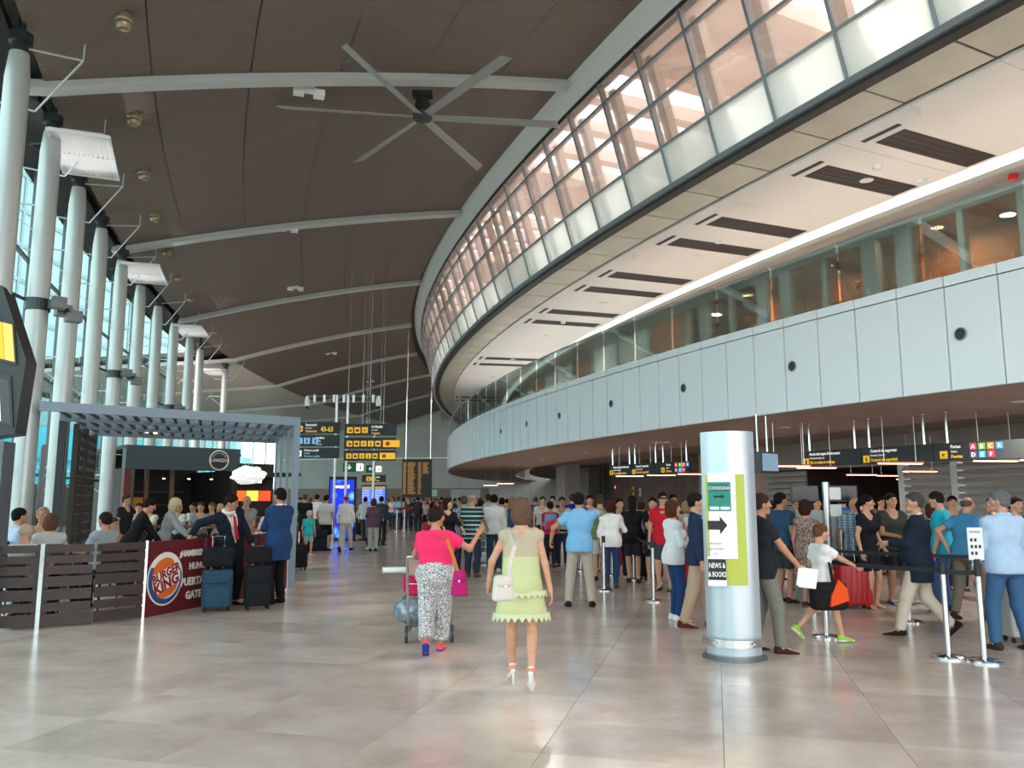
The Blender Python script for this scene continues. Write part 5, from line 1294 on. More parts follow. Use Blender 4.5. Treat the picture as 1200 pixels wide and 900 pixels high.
for k in range(22):
    z = h*.9-k*h*.038
    for x0, wv in ((.04, .12), (.2, .26), (.54, .12), (.70, .2)):
        if x0 > .6 and k > 7: continue
        wv = wv*rr.uniform(.7, 1.); MB().box((L*(x0+wv/2), -.006, z), (L*wv, .012, h*.022)).build('text_row', AMB, fb_)
for x in (.06, .3, .55, .8): text(['LH', 'DEST', 'VOL', 'OBS'][0] if False else '', .1, WLET, fb_, (L*x, -.01, h*.94), (1, 0, 0), UPZ) if False else None
for x in (L*.12, L*.95): MB().tube([(x, .1, h), (x, .1, ceil_z(*topol(p))-p.z)], .03, 8).build('pole', CHROME, fb_)
# ---- free-standing lens-shaped steel pylon with posters
pp = onfloor(861, 772); py = thing('info_pylon', 'free-standing lens-shaped brushed steel pylon with taped posters in the right foreground', 'pylon', tuple(pp), math.radians(-14))
HW, ZT = .285, 2.43
def lens(hw, hd, n=14):
    return [(-hw+2*hw*k/n, -hd*(1-((k/n-.5)*2)**2)) for k in range(n+1)]+[(hw-2*hw*k/n, hd*(1-((k/n-.5)*2)**2)) for k in range(1, n)]
MB().prism(lens(HW, .17), (0, 0, .05), (1, 0, 0), (0, 1, 0), (0, 0, ZT-.05)).build('shaft', mat('pylon_steel', 'b9c6cf', .3, .55), py, 30)
MB().prism(lens(HW*1.18, .27), (0, 0, 0), (1, 0, 0), (0, 1, 0), (0, 0, .05)).build('foot', mat('pylon_foot', '6f767a', .35, .6), py, 30)
bar = [(x*1.16, y*1.25-.02) for x, y in lens(HW, .19)[:15]]
b = MB()
for k in range(14): b.obox((bar[k][0], bar[k][1]-.012, .15), (bar[k+1][0]-bar[k][0], bar[k+1][1]-bar[k][1], 0), (0, .02, 0), (0, 0, .075))
b.build('kick_rail', CHROME, py)
for x in (-.2, 0, .2): MB().tube([(x, -.08, .19), (x, -.215, .19)], .012, 6).build('rail_stub', CHROME, py)
pyw = Matrix.Translation(pp) @ Matrix.Rotation(math.radians(-14), 4, 'Z')
def pyf(u, v, yo):
    # pixel -> local x, z on the poster plane local y = yo
    o = pyw @ Vector((0, yo, 0)); ax = (pyw.to_3x3() @ Vector((1, 0, 0))); return vplane(u, v, o, Vector((ax.x, ax.y)).to_3d())
def poster(parent, quad, yo, m, name='poster', th=.012):
    pts = [pyf(u, v, yo) for u, v in quad]; x0, x1 = min(p[0] for p in pts), max(p[0] for p in pts); z0, z1 = min(p[1] for p in pts), max(p[1] for p in pts)
    return MB().box(((x0+x1)/2, yo, (z0+z1)/2), (x1-x0, th, z1-z0)).build(name, m, parent), (x0, x1, z0, z1)
lime, _ = poster(py, [(826, 556), (877, 686)], -.19, mat('lime_card', 'b2bc50', .7), 'lime_board', .02)
wp, (x0, x1, z0, z1) = poster(lime, [(829, 554), (865, 655)], -.206, mat('paper_white', 'f2f4f2', .7), 'white_poster')
tl, (a0, a1, b0, b1) = poster(lime, [(829, 565), (857, 599)], -.215, mat('teal_print', '1f8478', .6), 'teal_panel', .006)
PW_ = mat('paper_white', 'f2f4f2'); INK = mat('ink_black', '1d1f24', .6)
MB().box(((a0+a1)/2, -.220, b1-(b1-b0)*.2), ((a1-a0)*.82, .004, (b1-b0)*.24)).build('title_plate', mat('teal_dark', '14605c', .6), tl)
text('CONSIGNA', (b1-b0)*.17, PW_, tl, ((a0+a1)/2, -.224, b1-(b1-b0)*.26), (1, 0, 0), UPZ, align='CENTER', sx=.8)
MB().prism([(-.5, .15), (.15, .15), (.15, .35), (.5, 0), (.15, -.35), (.15, -.15), (-.5, -.15)], ((a0+a1)/2, -.220, (b0+b1)/2), ((a1-a0)*.5, 0, 0), (0, 0, (b1-b0)*.22), (0, -.003, 0)).build('arrow', INK, tl)
for f in (.27, .74): MB().box((a0+(a1-a0)*f, -.220, b0+(b1-b0)*.1), ((a1-a0)*.4, .004, (b1-b0)*.10)).build('strip', PW_, tl)
c = [pyf(830, 626, -.213), pyf(852, 605, -.213)]
ax0, ax1, az0, az1 = c[0][0], c[1][0], c[0][1], c[1][1]
MB().prism([(0, .25), (.62, .25), (.62, 0), (1, .5), (.62, 1), (.62, .75), (0, .75)], (ax0, -.213, az0), (ax1-ax0, 0, 0), (0, 0, az1-az0), (0, -.004, 0)).build('arrow', INK, wp)
for v, s in ((638, 'información'), (644, 'segunda planta'), (650, 'here')): 
    q = pyf(839, v, -.213); text(s, .035, mat('ink_grey', '9aa09e', .6), wp, (q[0], -.214, q[1]), (1, 0, 0), UPZ, align='CENTER', sx=.8)
wp2, _ = poster(lime, [(829, 652), (852, 687)], -.214, PW_, 'lower_paper', .006); bp_, (k0, k1, m0, m1) = poster(lime, [(829.5, 655), (851.5, 680)], -.220, INK, 'black_panel', .006)
text('NEWS &', (m1-m0)*.34, PW_, bp_, ((k0+k1)/2, -.2245, m0+(m1-m0)*.58), (1, 0, 0), UPZ, align='CENTER', sx=.62, bold=.001); text('& BOOKS', (m1-m0)*.34, PW_, bp_, ((k0+k1)/2, -.2245, m0+(m1-m0)*.16), (1, 0, 0), UPZ, align='CENTER', sx=.58, bold=.001)
# ---- queue barriers
def stanchion_proto(h=1.0):
    t = thing('queue_post', '', 'barrier post', (0, 0, 0), 0, 'steel queue posts')
    MB().lathe([(.175, 0), (.175, .018), (.15, .03), (.06, .042), (.03, .05)], n=28).build('base', CHROME, t, 40)
    MB().lathe([(.03, .03), (.03, h-.12)], n=16).build('pole', CHROME, t, 40)
    MB().lathe([(.034, h-.12), (.034, h-.01), (.028, h)], n=16).build('belt_head', BLACK, t, 40)
    return t
st0 = None; POSTS = {}
for key, u, v, lab in [('a', 1112, 771, 'left of the front pair at the lower right'), ('b', 1154, 776, 'right of the front pair, carrying the white notice'), ('c', 969, 747, 'behind the walking boy'), ('d', 954, 713, 'behind the boy, in the second line'), ('e', 1066, 729, 'behind the man in the navy blazer'),
        ('f', 708, 692, 'beside the man in the pale blue polo'), ('g', 718, 674, 'second from the man in the pale blue polo'), ('h', 722, 663, 'in front of the woman in the white top'), ('i', 743, 679, 'in the middle of the left queue'), ('j', 766, 705, 'nearest in the left queue, before the woman in jeans'), ('k', 681, 669, 'behind the man in the pale blue polo'),
        ('l', 569.5, 662, 'in front of the man in the white shirt'), ('o', 640, 661, 'behind the woman in the green dress'), ('p', 880, 700, 'just behind the steel pylon'), ('q', 1200, 735, 'at the right edge behind the man in the light blue shirt')]:
    p = onfloor(u, v)
    if st0 is None: t = st0 = stanchion_proto(); t.location = p
    else: t = dup(st0, p, 0)
    t['label'] = 'steel queue post, '+lab; POSTS[key] = p
def belt(p, q, z, label, m=None, h=.05):
    d = q-p; c = (p+q)/2
    t = MB(); n = 6; vs, fs = [], []
    pr_ = Vector((-d.y, d.x, 0)).normalized()*.0015
    for i in range(n+1):
        s = i/n; x = d*(s-.5); sag = -.02*(1-(2*s-1)**2)
        for o_, zz in ((pr_, z), (pr_, z+h), (-pr_, z+h), (-pr_, z)): vs.append((x.x+o_.x, x.y+o_.y, zz+sag))
    for i in range(n):
        for j in range(4): fs.append((i*4+j, i*4+(j+1) % 4, (i+1)*4+(j+1) % 4, (i+1)*4+j))
    t.add(vs, fs+[(0, 1, 2, 3), tuple(range(n*4, n*4+4))]); tag(t.build('barrier_belt', m or mat('belt_black', '1b1c20', .7), None, loc=(c.x, c.y, 0)), label, 'belt', 'queue barrier belts')
for a, b_, lab in (('a', 'b', 'short black belt joining the two front queue posts at the right'), ('c', 'a', 'black belt from the post behind the boy to the front pair'), ('d', 'e', 'black belt of the second line from behind the boy to the blazer man'), ('e', 'q', 'black belt of the second line running out to the right edge'), ('p', 'd', 'black belt of the second line coming from behind the pylon'),
        ('k', 'g', 'black belt behind the man in the pale blue polo'), ('g', 'i', 'black belt crossing the middle of the left queue'), ('i', 'j', 'black belt running to the nearest post of the left queue'), ('h', 'g', 'short black belt before the woman in the white top'), ('f', 'g', 'short black belt from the post at the pale blue polo'), ('l', 'o', 'black belt before the man in the white shirt'), ('o', 'k', 'black belt behind the green dress')):
    belt(POSTS[a], POSTS[b_], .90, lab)
nt = thing('notice_holder', 'white notice with small black pictograms on top of the right front queue post', 'notice', tuple(POSTS['b']+Vector((0, 0, 1.0))), math.radians(-10))
MB().box((0, 0, .03), (.05, .05, .06)).build('clip', BLACK, nt); MB().box((0, 0, .22), (.15, .012, .34)).build('card', mat('notice_grey', 'd8dcdc', .5), nt)
for k in range(3):
    for x in (-.04, .0, .04)[:2+(k % 2)]: MB().box((x, -.008, .12+.07*k), (.022, .004, .034)).build('pictogram', INK, nt)
MB().box((0, -.008, .345), (.11, .004, .02)).build('text_row', mat('ink_grey', '9aa09e'), nt)
stf = None; prev = None
for i, (u, v) in enumerate([(450, 621), (458, 619), (465, 623), (474, 622), (491, 622), (500, 618), (512, 617), (522, 616)]):
    p = onfloor(u, v)
    if stf is None: t = stf = stanchion_proto(1.25); t.location = p; t['group'] = 'far queue posts with red belts'
    else: t = dup(stf, p, 0)
    t['label'] = 'far tall queue post under the red belt, ' + ['leftmost', 'second from left', 'third from left', 'fourth from left', 'fifth from left', 'sixth from left', 'seventh from left', 'rightmost'][i]
    if prev is not None: belt(prev, p, 1.12, 'red belt in the far hall, ' + ['', 'leftmost span', 'second span from left', 'third span from left', 'fourth span from left', 'fifth span from left', 'sixth span from left', 'rightmost span'][i], mat('belt_red', 'c22a35', .7), .1)
    prev = p
# ---- luggage
def suitcase(loc, rz, w, d, h, col, label, handle=.45, hard=False, name='suitcase', cat='suitcase', tilt=0.):
    t = thing(name, label, cat, loc, rz); m = cloth(col) if not hard else mat('shell_'+col, col, .35)
    MB().add(*rbox((w, d, h-.06), .04, 3, (0, 0, .06+(h-.06)/2))).build('body', m, t, 50)
    if hard:
        for k in range(5): MB().box((-w*.36+w*.18*k, -d/2-.004, h/2+.03), (w*.05, .014, h*.72)).build('rib', m, t)
    else:
        MB().add(*rbox((w*.84, .05, h*.5), .02, 2, (0, -d/2-.015, h*.36))).build('front_pocket', m, t, 50); MB().add(*rbox((w*.8, .04, h*.2), .015, 2, (0, -d/2-.012, h*.78))).build('upper_pocket', m, t, 50)
    MB().tube([(-.06, 0, h), (-.055, 0, h+.03), (.055, 0, h+.03), (.06, 0, h)], .012, 6).build('grip', BLACK, t, 40)
    if handle: MB().tube([(-w*.2, d*.3, h-.02), (-w*.2, d*.3, h+handle), (w*.2, d*.3, h+handle), (w*.2, d*.3, h-.02)], .010, 8).build('trolley_handle', CHROME, t, 40)
    for x in (-w*.4, w*.4):
        for y in (-d*.3, d*.3): MB().tube([(x-.012, y, .03), (x+.012, y, .03)], .03, 12).build('wheel', BLACK, t, 40)
    if tilt: t.rotation_euler = (tilt, 0, rz)
    return t
def holdall(loc, rz, w, d, h, col, label, strap=True, name='holdall', cat='bag'):
    t = thing(name, label, cat, loc, rz)
    MB().add(*rbox((w, d, h), min(d, h)*.28, 4, (0, 0, h/2))).build('body', cloth(col), t, 60)
    MB().box((0, -d/2-.004, h*.5), (w*.7, .012, h*.45)).build('pocket', cloth(col), t)
    if strap: MB().tube([(-w*.2, 0, h*.97), (-w*.15, 0, h+.12), (w*.15, 0, h+.12), (w*.2, 0, h*.97)], .012, 6).build('handle', BLACK, t, 40)
    return t
p = onfloor(253, 716); suitcase(tuple(p), .45, .44, .26, .62, '2c4a5e', 'blue-grey soft trolley suitcase standing before the printed maroon panel', .5)
holdall((p.x, p.y, .655), .45, .46, .26, .30, '1a1b20', 'black soft travel bag resting on the blue-grey suitcase')
p = onfloor(301, 714); suitcase(tuple(p), .5, .38, .26, .66, '1d1f24', 'black trolley suitcase beside the man in the blue blazer', .3)
holdall((p.x, p.y, .695), .5, .38, .22, .26, '191a1e', 'black briefcase bag resting on the black trolley suitcase')
p = onfloor(371, 648); suitcase(tuple(p), .2, .62, .3, .72, '20242a', 'large dark suitcase beside the boy in the turquoise shirt', 0)
p = onfloor(348, 668); suitcase(tuple(p), .8, .4, .3, .6, '18191c', 'black suitcase behind the man in the blue blazer', .3)
p = onfloor(418, 628); suitcase(tuple(p), -.2, .4, .28, .8, '1c1d21', 'tall black suitcase right of the man in white shirt and beige trousers', .3)
p = onfloor(351, 640); suitcase(tuple(p), .1, .45, .28, .72, 'a0253a', 'dark red suitcase left of the boy in turquoise', .3)
p = onfloor(733, 662); suitcase(tuple(p), .3, .42, .28, .70, 'b11a26', 'red suitcase in the left queue behind the chrome posts', .0, True)
p = onfloor(750, 661); suitcase(tuple(p), -.2, .42, .28, .72, 'b51a26', 'red suitcase by the long-haired woman in black', .4, True)
p = onfloor(763, 679); suitcase(tuple(p), .3, .45, .3, .55, '17181c', 'squat black suitcase behind the nearest post of the left queue', .5)
p = onfloor(1001, 713); suitcase(tuple(p), .1, .5, .3, .68, 'b01424', 'red hard-shell suitcase beside the woman in the black dress', .52, True)
p = onfloor(812, 690); suitcase(tuple(p), .3, .4, .28, .62, 'a81c28', 'red and dark suitcase half hidden behind the steel pylon', .4)
p = onfloor(1200, 752); suitcase(tuple(p), .0, .42, .28, .8, 'aeb4b2', 'pale grey hard suitcase behind the man in the light blue shirt', .3, True)
p = onfloor(757, 660); holdall((p.x-.25, p.y-.45, .62), .1, 1.0, .36, .4, '26324a', 'big navy sports bag loaded on a trolley in the left queue', True)
p2 = Vector((p.x-.25, p.y-.45, 0))
def trolley(loc, rz, label):
    t = thing('luggage_trolley', label, 'trolley', loc, rz, 'luggage trolleys'); S_ = STEEL
    MB().tube([(-.27, -.5, 1.02), (-.27, -.46, .9), (-.25, -.1, .14), (-.17, .62, .12), (.17, .62, .12), (.25, -.1, .14), (.27, -.46, .9), (.27, -.5, 1.02)], .017, 8).build('frame', S_, t, 40)
    MB().tube([(-.27, -.5, 1.02), (-.2, -.52, 1.03), (.2, -.52, 1.03), (.27, -.5, 1.02)], .02, 8).build('push_bar', S_, t, 40)
    for z, y in ((.82, -.43), (.55, -.30), (.35, -.2)): MB().tube([(-.26, y, z), (.26, y, z)], .010, 6).build('cross_bar', S_, t, 40)
    for k in range(5): MB().tube([(-.18+.09*k, -.12, .15), (-.14+.07*k, .60, .13)], .008, 6).build('deck_bar', S_, t)
    MB().tube([(-.25, -.44, .86), (.25, -.44, .86), (.25, -.30, .7), (-.25, -.30, .7)], .007, 6, closed=True).build('basket', S_, t)
    for x in (-.27, .27):
        MB().tube([(x-.02, -.16, .1), (x+.02, -.16, .1)], .1, 18).build('wheel', mat('tyre', '3a3c40', .6), t, 40); MB().tube([(x-.024, -.16, .1), (x+.024, -.16, .1)], .06, 14).build('wheel_hub', S_, t, 40); MB().tube([(x, -.16, .1), (x*.93, -.1, .2)], .018, 6).build('fork', S_, t)
    MB().tube([(-.015, .58, .05), (.015, .58, .05)], .05, 14).build('front_wheel', mat('tyre', '3a3c40'), t, 40)
    return t
trolley((p2.x, p2.y, 0), 1.2, 'luggage trolley under the big navy sports bag in the left queue')
tp = onfloor(502, 752); TR = math.radians(6)
trolley((tp.x, tp.y+.1, 0), TR, 'chrome luggage trolley pushed by the woman in the pink top')
Mt = Matrix.Translation((tp.x, tp.y+.1, 0)) @ Matrix.Rotation(TR, 4, 'Z')
def ont(x, y, z): return tuple(Mt @ Vector((x, y, z)))
t = thing('wrapped_bag', 'bulging grey-blue plastic-wrapped bag low on the chrome trolley', 'bag', ont(-.14, .18, .155), TR)
bm = bmesh.new(); bmesh.ops.create_icosphere(bm, subdivisions=4, radius=1.)
for v in bm.verts:
    q = v.co.copy(); k = 1+.10*mnoise.noise(q*3.)+.05*mnoise.noise(q*8.); v.co = Vector((q.x*.30*k, q.y*.36*k, max(0, (q.z*.19*k+.18))))
me = bpy.data.meshes.new('body'); bm.to_mesh(me); bm.free(); me.materials.append(mat('wrapped_plastic', '97a6b2', .2, .25, noise=.45, nscale=9, bump=.6, bscale=22)); me.polygons.foreach_set('use_smooth', [True]*len(me.polygons)); obj('body', me, t)
MB().tube([(-.1, 0, .34), (-.06, 0, .40), (.06, 0, .40), (.1, 0, .34)], .014, 6).build('handle', BLACK, t, 40)
suitcase(ont(-.10, .14, .51), TR, .46, .34, .26, 'd3265e', 'bright pink soft case on top of the wrapped bag', 0)
t = thing('parcel_tube', 'white cardboard tube lying across the pink case', 'tube', ont(-.25, -.06, .81), TR); MB().tube([(-.32, 0, .03), (.34, .05, .03)], .035, 14).build('tube', WHITE, t, 40); MB().tube([(-.33, 0, .03), (-.32, 0, .03)], .037, 14).build('cap', mat('cap_grey', 'b9bdbd', .5), t)
holdall(ont(-.17, -.37, .8), TR, .2, .14, .22, 'c9a795', 'beige handbag sitting in the trolley basket', True, 'handbag')
tq = onfloor(556, 668); trolley((tq.x+.3, tq.y+.2, 0), -.3, 'luggage trolley with white bag before the striped-shirt man')
holdall((tq.x+.3, tq.y+.35, .17), -.3, .6, .4, .22, 'd9dee2', 'white flat bag on the trolley before the striped-shirt man', False)
tq = onfloor(437, 639); trolley((tq.x, tq.y+.45, 0), 0, 'far trolley pushed by the woman in grey trousers')
holdall((tq.x, tq.y+.6, .17), 0, .4, .3, .35, '8c2030', 'dark red bag on the far trolley', True)
# self-service desk in the right background
kq = atz(968, 640, .9); kk_ = thing('check_kiosk', 'grey self-service desk with two dark monitors and a tall steel post behind the checked shirt', 'kiosk', (4.75, 13.6, 0), math.radians(-8))
kb = aty(969, 600, 13.6); kk_.location = (kb.x, 13.6, 0)
MB().tube([(0, 0, 0), (0, 0, aty(965, 565, 13.6).z)], .06, 14).build('post', STEEL, kk_, 40)
for x0, c in ((-.34, '3b3d40'), (.28, '3b3d40')):
    MB().box((x0, .03, 1.78), (.44, .06, .26)).build('monitor', mat('monitor_grey', '3f4448'), kk_); 
    MB().box((x0, -.004, 1.78), (.40, .01, .22)).build('screen', mat('screen_black', '15171a'), kk_)
MB().box((.14, -.02, 1.78), (.18, .02, .2)).box((.14, -.02, 1.50), (.18, .02, .2)).build('notice', mat('notice_grey', 'd8dcdc'), kk_)
MB().box((0, .2, .75), (1.0, .35, 1.5)).build('cabinet', mat('kiosk_grey', '8f9698', .5), kk_)
# wall notices on the brown wall
for u, v, w, h, c, lab in ((722, 571, .3, .34, 'c2322c', 'red and white fire notice on the brown wall'), (743, 575.5, .28, .4, 'd6c32c', 'yellow poster on the brown wall'), (751, 577, .26, .36, 'cfd0cc', 'white sheet beside the yellow poster on the brown wall')):
    p = atW(u); R, a = topol(p); zz = aty(u, v, p.y).z; q = pol(83.53, a, zz)
    t = thing('wall_notice', lab, 'notice', tuple(q), math.radians(90)-math.radians(a)); MB().box((0, 0, 0), (w, .02, h)).build('sheet', mat('notice_'+c, c, .6), t)
    MB().box((0, .012, 0), (w*.6, .006, h*.4)).build('symbol', WLET if c == 'c2322c' else INK if c == 'd6c32c' else mat('ink_grey', '9aa09e'), t); t.rotation_euler = (0, 0, -math.radians(a)+math.pi/2)
# ---- cafe tables, chairs
def table(loc, label, h=.74, r=.34):
    t = thing('cafe_table', label, 'table', loc, 0, 'cafe tables on the terrace'); MB().lathe([(r, h-.03), (r, h), (.0, h)], n=24).build('top', mat('table_top', '2c2624', .3), t, 40); MB().tube([(0, 0, .02), (0, 0, h-.03)], .035, 10).build('column', BLACK, t, 40); MB().lathe([(.22, 0), (.2, .025), (.04, .03)], n=18).build('foot', BLACK, t, 40); return t
def chair(loc, rz, label, sh=.45, col='2a2523'):
    t = thing('cafe_chair', label, 'chair', loc, rz, 'cafe chairs on the terrace'); m = mat('chair_'+col, col, .6)
    MB().add(*rbox((.42, .42, .05), .015, 2, (0, 0, sh-.025))).build('seat', m, t); MB().add(*rbox((.40, .04, .34), .015, 2, (0, -.21, sh+.28))).build('backrest', m, t)
    for x in (-.18, .18):
        for y in (-.18, .18): MB().tube([(x, y, 0), (x*.95, y*.95, sh-.04)], .015, 6).build('leg', BLACK, t)
        MB().tube([(x, -.19, sh-.03), (x, -.21, sh+.14)], .013, 6).build('stile', BLACK, t)
    return t
def bottle(loc, col, label, h=.22, name='bottle', cat='bottle'):
    t = thing(name, label, cat, loc); MB().lathe([(.03, 0), (.034, .01), (.034, h*.6), (.014, h*.8), (.014, h*.95)], n=12).build('body', mat('bottle_'+col, col, .2), t, 40); MB().lathe([(.016, h*.93), (.016, h)], n=10).build('cap', WHITE, t)
# ================================================================== PEOPLE
def DD(u, d, v=640):
    p = aty(u, v, d); return (p.x, p.y, 0)
def FL(u, v): p = onfloor(u, v); return (p.x, p.y, 0)
WALKL = dict(lf=(0, .27, 0, 8), rf=(0, -.27, .05, -35)); WALKR = dict(rf=(0, .27, 0, 8), lf=(0, -.27, .05, -35))
HANG = {}
def zmat(name, cols):
    """cloth whose colour changes at given heights: [(height, colour)...] from the bottom"""
    m = mat(name, cols[0][1], .85); n, l = m.node_tree.nodes, m.node_tree.links; b = n['Principled BSDF']
    tc = n.new('ShaderNodeTexCoord'); sx = n.new('ShaderNodeSeparateXYZ'); l.new(tc.outputs['Object'], sx.inputs[0]); dv = n.new('ShaderNodeMath'); dv.operation = 'DIVIDE'; dv.inputs[1].default_value = 2.; l.new(sx.outputs['Z'], dv.inputs[0])
    r = n.new('ShaderNodeValToRGB'); r.color_ramp.interpolation = 'CONSTANT'
    while len(r.color_ramp.elements) < len(cols): r.color_ramp.elements.new(.5)
    for e, (z, c) in zip(r.color_ramp.elements, cols): e.position = z/2; e.color = lin(c)
    l.new(dv.outputs[0], r.inputs[0]); l.new(r.outputs[0], b.inputs['Base Color']); return m
def lace(parent, c, rx, ry, z, drop, n, m, name):
    b = MB()
    for k in range(n):
        t0, t1 = 2*math.pi*k/n, 2*math.pi*(k+1)/n; tm = (t0+t1)/2
        for th_ in (0, 1):
            pass
        P_ = lambda t, f, zz: (c[0]+rx*f*math.cos(t), c[1]+ry*f*math.sin(t), zz)
        vs = [P_(t0, 1., z+.03), P_(t1, 1., z+.03), P_(t1, 1.02, z), P_(tm, 1.07, z-drop), P_(t0, 1.02, z)]
        ins = [P_(t0, .97, z+.03), P_(t1, .97, z+.03), P_(t1, .99, z), P_(tm, 1.04, z-drop), P_(t0, .99, z)]
        b.add(vs+ins, [(0, 1, 2, 3, 4), (9, 8, 7, 6, 5), (0, 5, 6, 1), (2, 1, 6, 7), (3, 2, 7, 8), (4, 3, 8, 9), (0, 4, 9, 5)])
    return b.build(name, m, parent)
# ---- the woman in the green dress
GD = zmat('green_dress', [(0, 'bcc390'), (1.17, 'b3a78e')])
i1 = person(FL(611, 806), -2, 1.62, 'woman walking away in a pale yellow-green dress with scalloped hem and white heels', dress=(GD, .315, .22, .062, 1), hair=('bob', '6d5040'), sex='f', heels=.07, shoes='dddbd6', skin='c69478',
            lf=(.0, .20, 0, 0), rf=(.0, -.20, .045, -24), lh=(-.30, .12, .90), rh=(.27, -.06, .84), elbow=((-.8, -.6, -.2), None), curl=(.5, .3), build=.98)
GD2 = mat('green_lace', 'c4caa2', .9); s = i1['s']
lace(i1['root'], (0, -.01), .26, .155, i1['Pc'][2]-.315*s, .045, 26, GD2, 'hem_lace'); lace(i1['root'], (0, -.012), .235, .145, i1['Pc'][2]-.10*s, .03, 26, GD2, 'tier_lace')
for k in 'lr':
    a_ = i1['leg'][k][1]
    MB().lathe([(.045, 0), (.047, .02), (.045, .04)], (a_[0], a_[1], a_[2]+.0), 14).build('ankle_strap', mat('strap_red_white', 'd9736d', .6), i1['root'], 40)
def bag_with_strap(name, label, c, w, d, h, rz, col, strap_pts, strapcol=None, taper=1.):
    t = thing(name, label, 'bag', (c[0], c[1], c[2]-h/2), rz)
    vs, fs = rbox((w, d, h), min(d, h)*.3, 4, (0, 0, h/2)); vs = [(x*(1+(taper-1)*z/h), y*(1+(taper-1)*z/h), z) for x, y, z in vs]
    MB().add(vs, fs).build('body', cloth(col), t, 60)
    f = rbox((w*.9*(1+(taper-1)*.7), d*1.05, h*.42), d*.28, 3, (0, -.006, h*.75)); MB().add(*f).build('flap', cloth(col), t, 60)
    MB().box((0, -d*.54, h*.58), (w*.1, .012, h*.08)).build('clasp', CHROME, t)
    cr, sr = math.cos(-rz), math.sin(-rz)
    loc_ = [((p[0]-c[0])*cr-(p[1]-c[1])*sr, (p[0]-c[0])*sr+(p[1]-c[1])*cr, p[2]-c[2]+h/2) for p in strap_pts]
    b = MB()
    for a, q in zip(loc_[:-1], loc_[1:]): b.beam(a, q, .035, .008, up=(0, 1, .3))
    b.build('strap', cloth(strapcol or col), t); return t
c = aty(589.5, 689, 6.86)
W1 = i1['W']; shp = W1(i1['TS'](-.135, -.015, .515))
bag_with_strap('handbag', 'white leather shoulder bag with flap hanging at the left hip of the green dress', c, .19, .10, .21, .35, 'cfc9be', [c+Vector((.05, -.02, .08)), aty(597, 664, 6.83), aty(603, 640, 6.86), W1(i1['TS'](-.12, -.085, .49)), shp, W1(i1['TS'](-.13, .06, .49))], taper=.78)
# ---- the woman in pink with the trolley
PT = mat('mottled_trousers', 'e2e0de', .85); n_, l_ = PT.node_tree.nodes, PT.node_tree.links
tc = n_.new('ShaderNodeTexCoord'); mp = n_.new('ShaderNodeMapping'); mp.inputs['Scale'].default_value = (120, 120, 45); nz = n_.new('ShaderNodeTexNoise'); nz.inputs['Scale'].default_value = 1.; nz.inputs['Detail'].default_value = 2
r_ = n_.new('ShaderNodeValToRGB'); r_.color_ramp.elements[0].position = .46; r_.color_ramp.elements[0].color = lin('6a6a72'); r_.color_ramp.elements[1].position = .52; r_.color_ramp.elements[1].color = lin('d6d4d2')
l_.new(tc.outputs['Object'], mp.inputs[0]); l_.new(mp.outputs[0], nz.inputs['Vector']); l_.new(nz.outputs['Fac'], r_.inputs[0]); l_.new(r_.outputs[0], n_['Principled BSDF'].inputs['Base Color'])
i2 = person(FL(509, 764), 3, 1.58, 'woman in a bright pink top and mottled white trousers pushing a trolley and pointing right', top=('tee', 'f03468', .13), bottom=('baggy', PT, .86), hair=('bun', '2b1c18'), sex='f', skin='bd8468', shoes=('e8565e', '3346a0'),
            lf=(.02, -.26, .07, -48), rf=(-.02, .10, 0, 0), lh=(-.27, .36, .98), rh=(.47, .16, 1.29), elbow=((-.5, -.5, -.6), (.5, -.5, -1)), curl=(.9, .15), yaw=32, build=1.24, palm=(None, (0, -.6, 1)))
c = aty(538.5, 683, 8.72); W2 = i2['W']
bag_with_strap('handbag', 'magenta slouchy handbag with orange strap at the right hip of the woman in pink', c, .19, .09, .27, .0, 'b8246e', [c+Vector((-.02, -.02, .12)), aty(531, 652, 8.72), aty(524, 632, 8.74), W2(i2['TS'](.06, -.10, .47)), W2(i2['TS'](.05, -.01, .535)), W2(i2['TS'](.0, .1, .45))], 'c9703c', taper=.62)
# ---- right foreground queue
i = person(FL(680, 711), 4, 1.78, 'man in a pale blue polo and beige trousers seen from behind with a phone', top=('polo', '7fb9e2', -.1), bottom=('trousers', 'b3a89b'), hair=('short', '1b1714'), skin='b98a6c', shoes='20222c', rh=(.13, .16, 1.56), lh=(-.46, .12, 1.02), elbow=((-.8, -.5, -.2), (1, .2, -.5)), curl=(.5, .8), lf=(-.08, 0, 0), rf=(.08, 0, 0), yaw=12)
t = thing('phone', 'dark phone held at the ear of the man in the pale blue polo', 'phone', tuple(i['W'](i['HT'](.095, .03, -.03)))); MB().add(*rbox((.012, .05, .12), .004, 1, (0, 0, 0))).build('body', BLACK, t); MB().box((.008, 0, .01), (.003, .044, .09)).build('screen', mat('screen_black', '15171a'), t)
person(FL(792, 727), 78, 1.66, 'woman in a loose white blouse and blue jeans standing side-on near the pylon', top=('blouse', 'e6e6e8', -.12), bottom=('slim', '24406e'), hair=('bob', '5a3320'), sex='f', skin='d0a084', shoes='e6e6e6', lh=(-.12, .25, 1.02), rh=(.15, .24, 1.0))
person(FL(820, 736), 100, 1.76, 'man in a navy sweater and beige trousers half hidden by the steel pylon', top=('shirt', '24344f', -.12), bottom=('trousers', 'b89c84'), hair=('short', '241a15'), shoes='5a2620', rf=(0, -.22, 0, 0), lf=(0, .15, 0, 0))
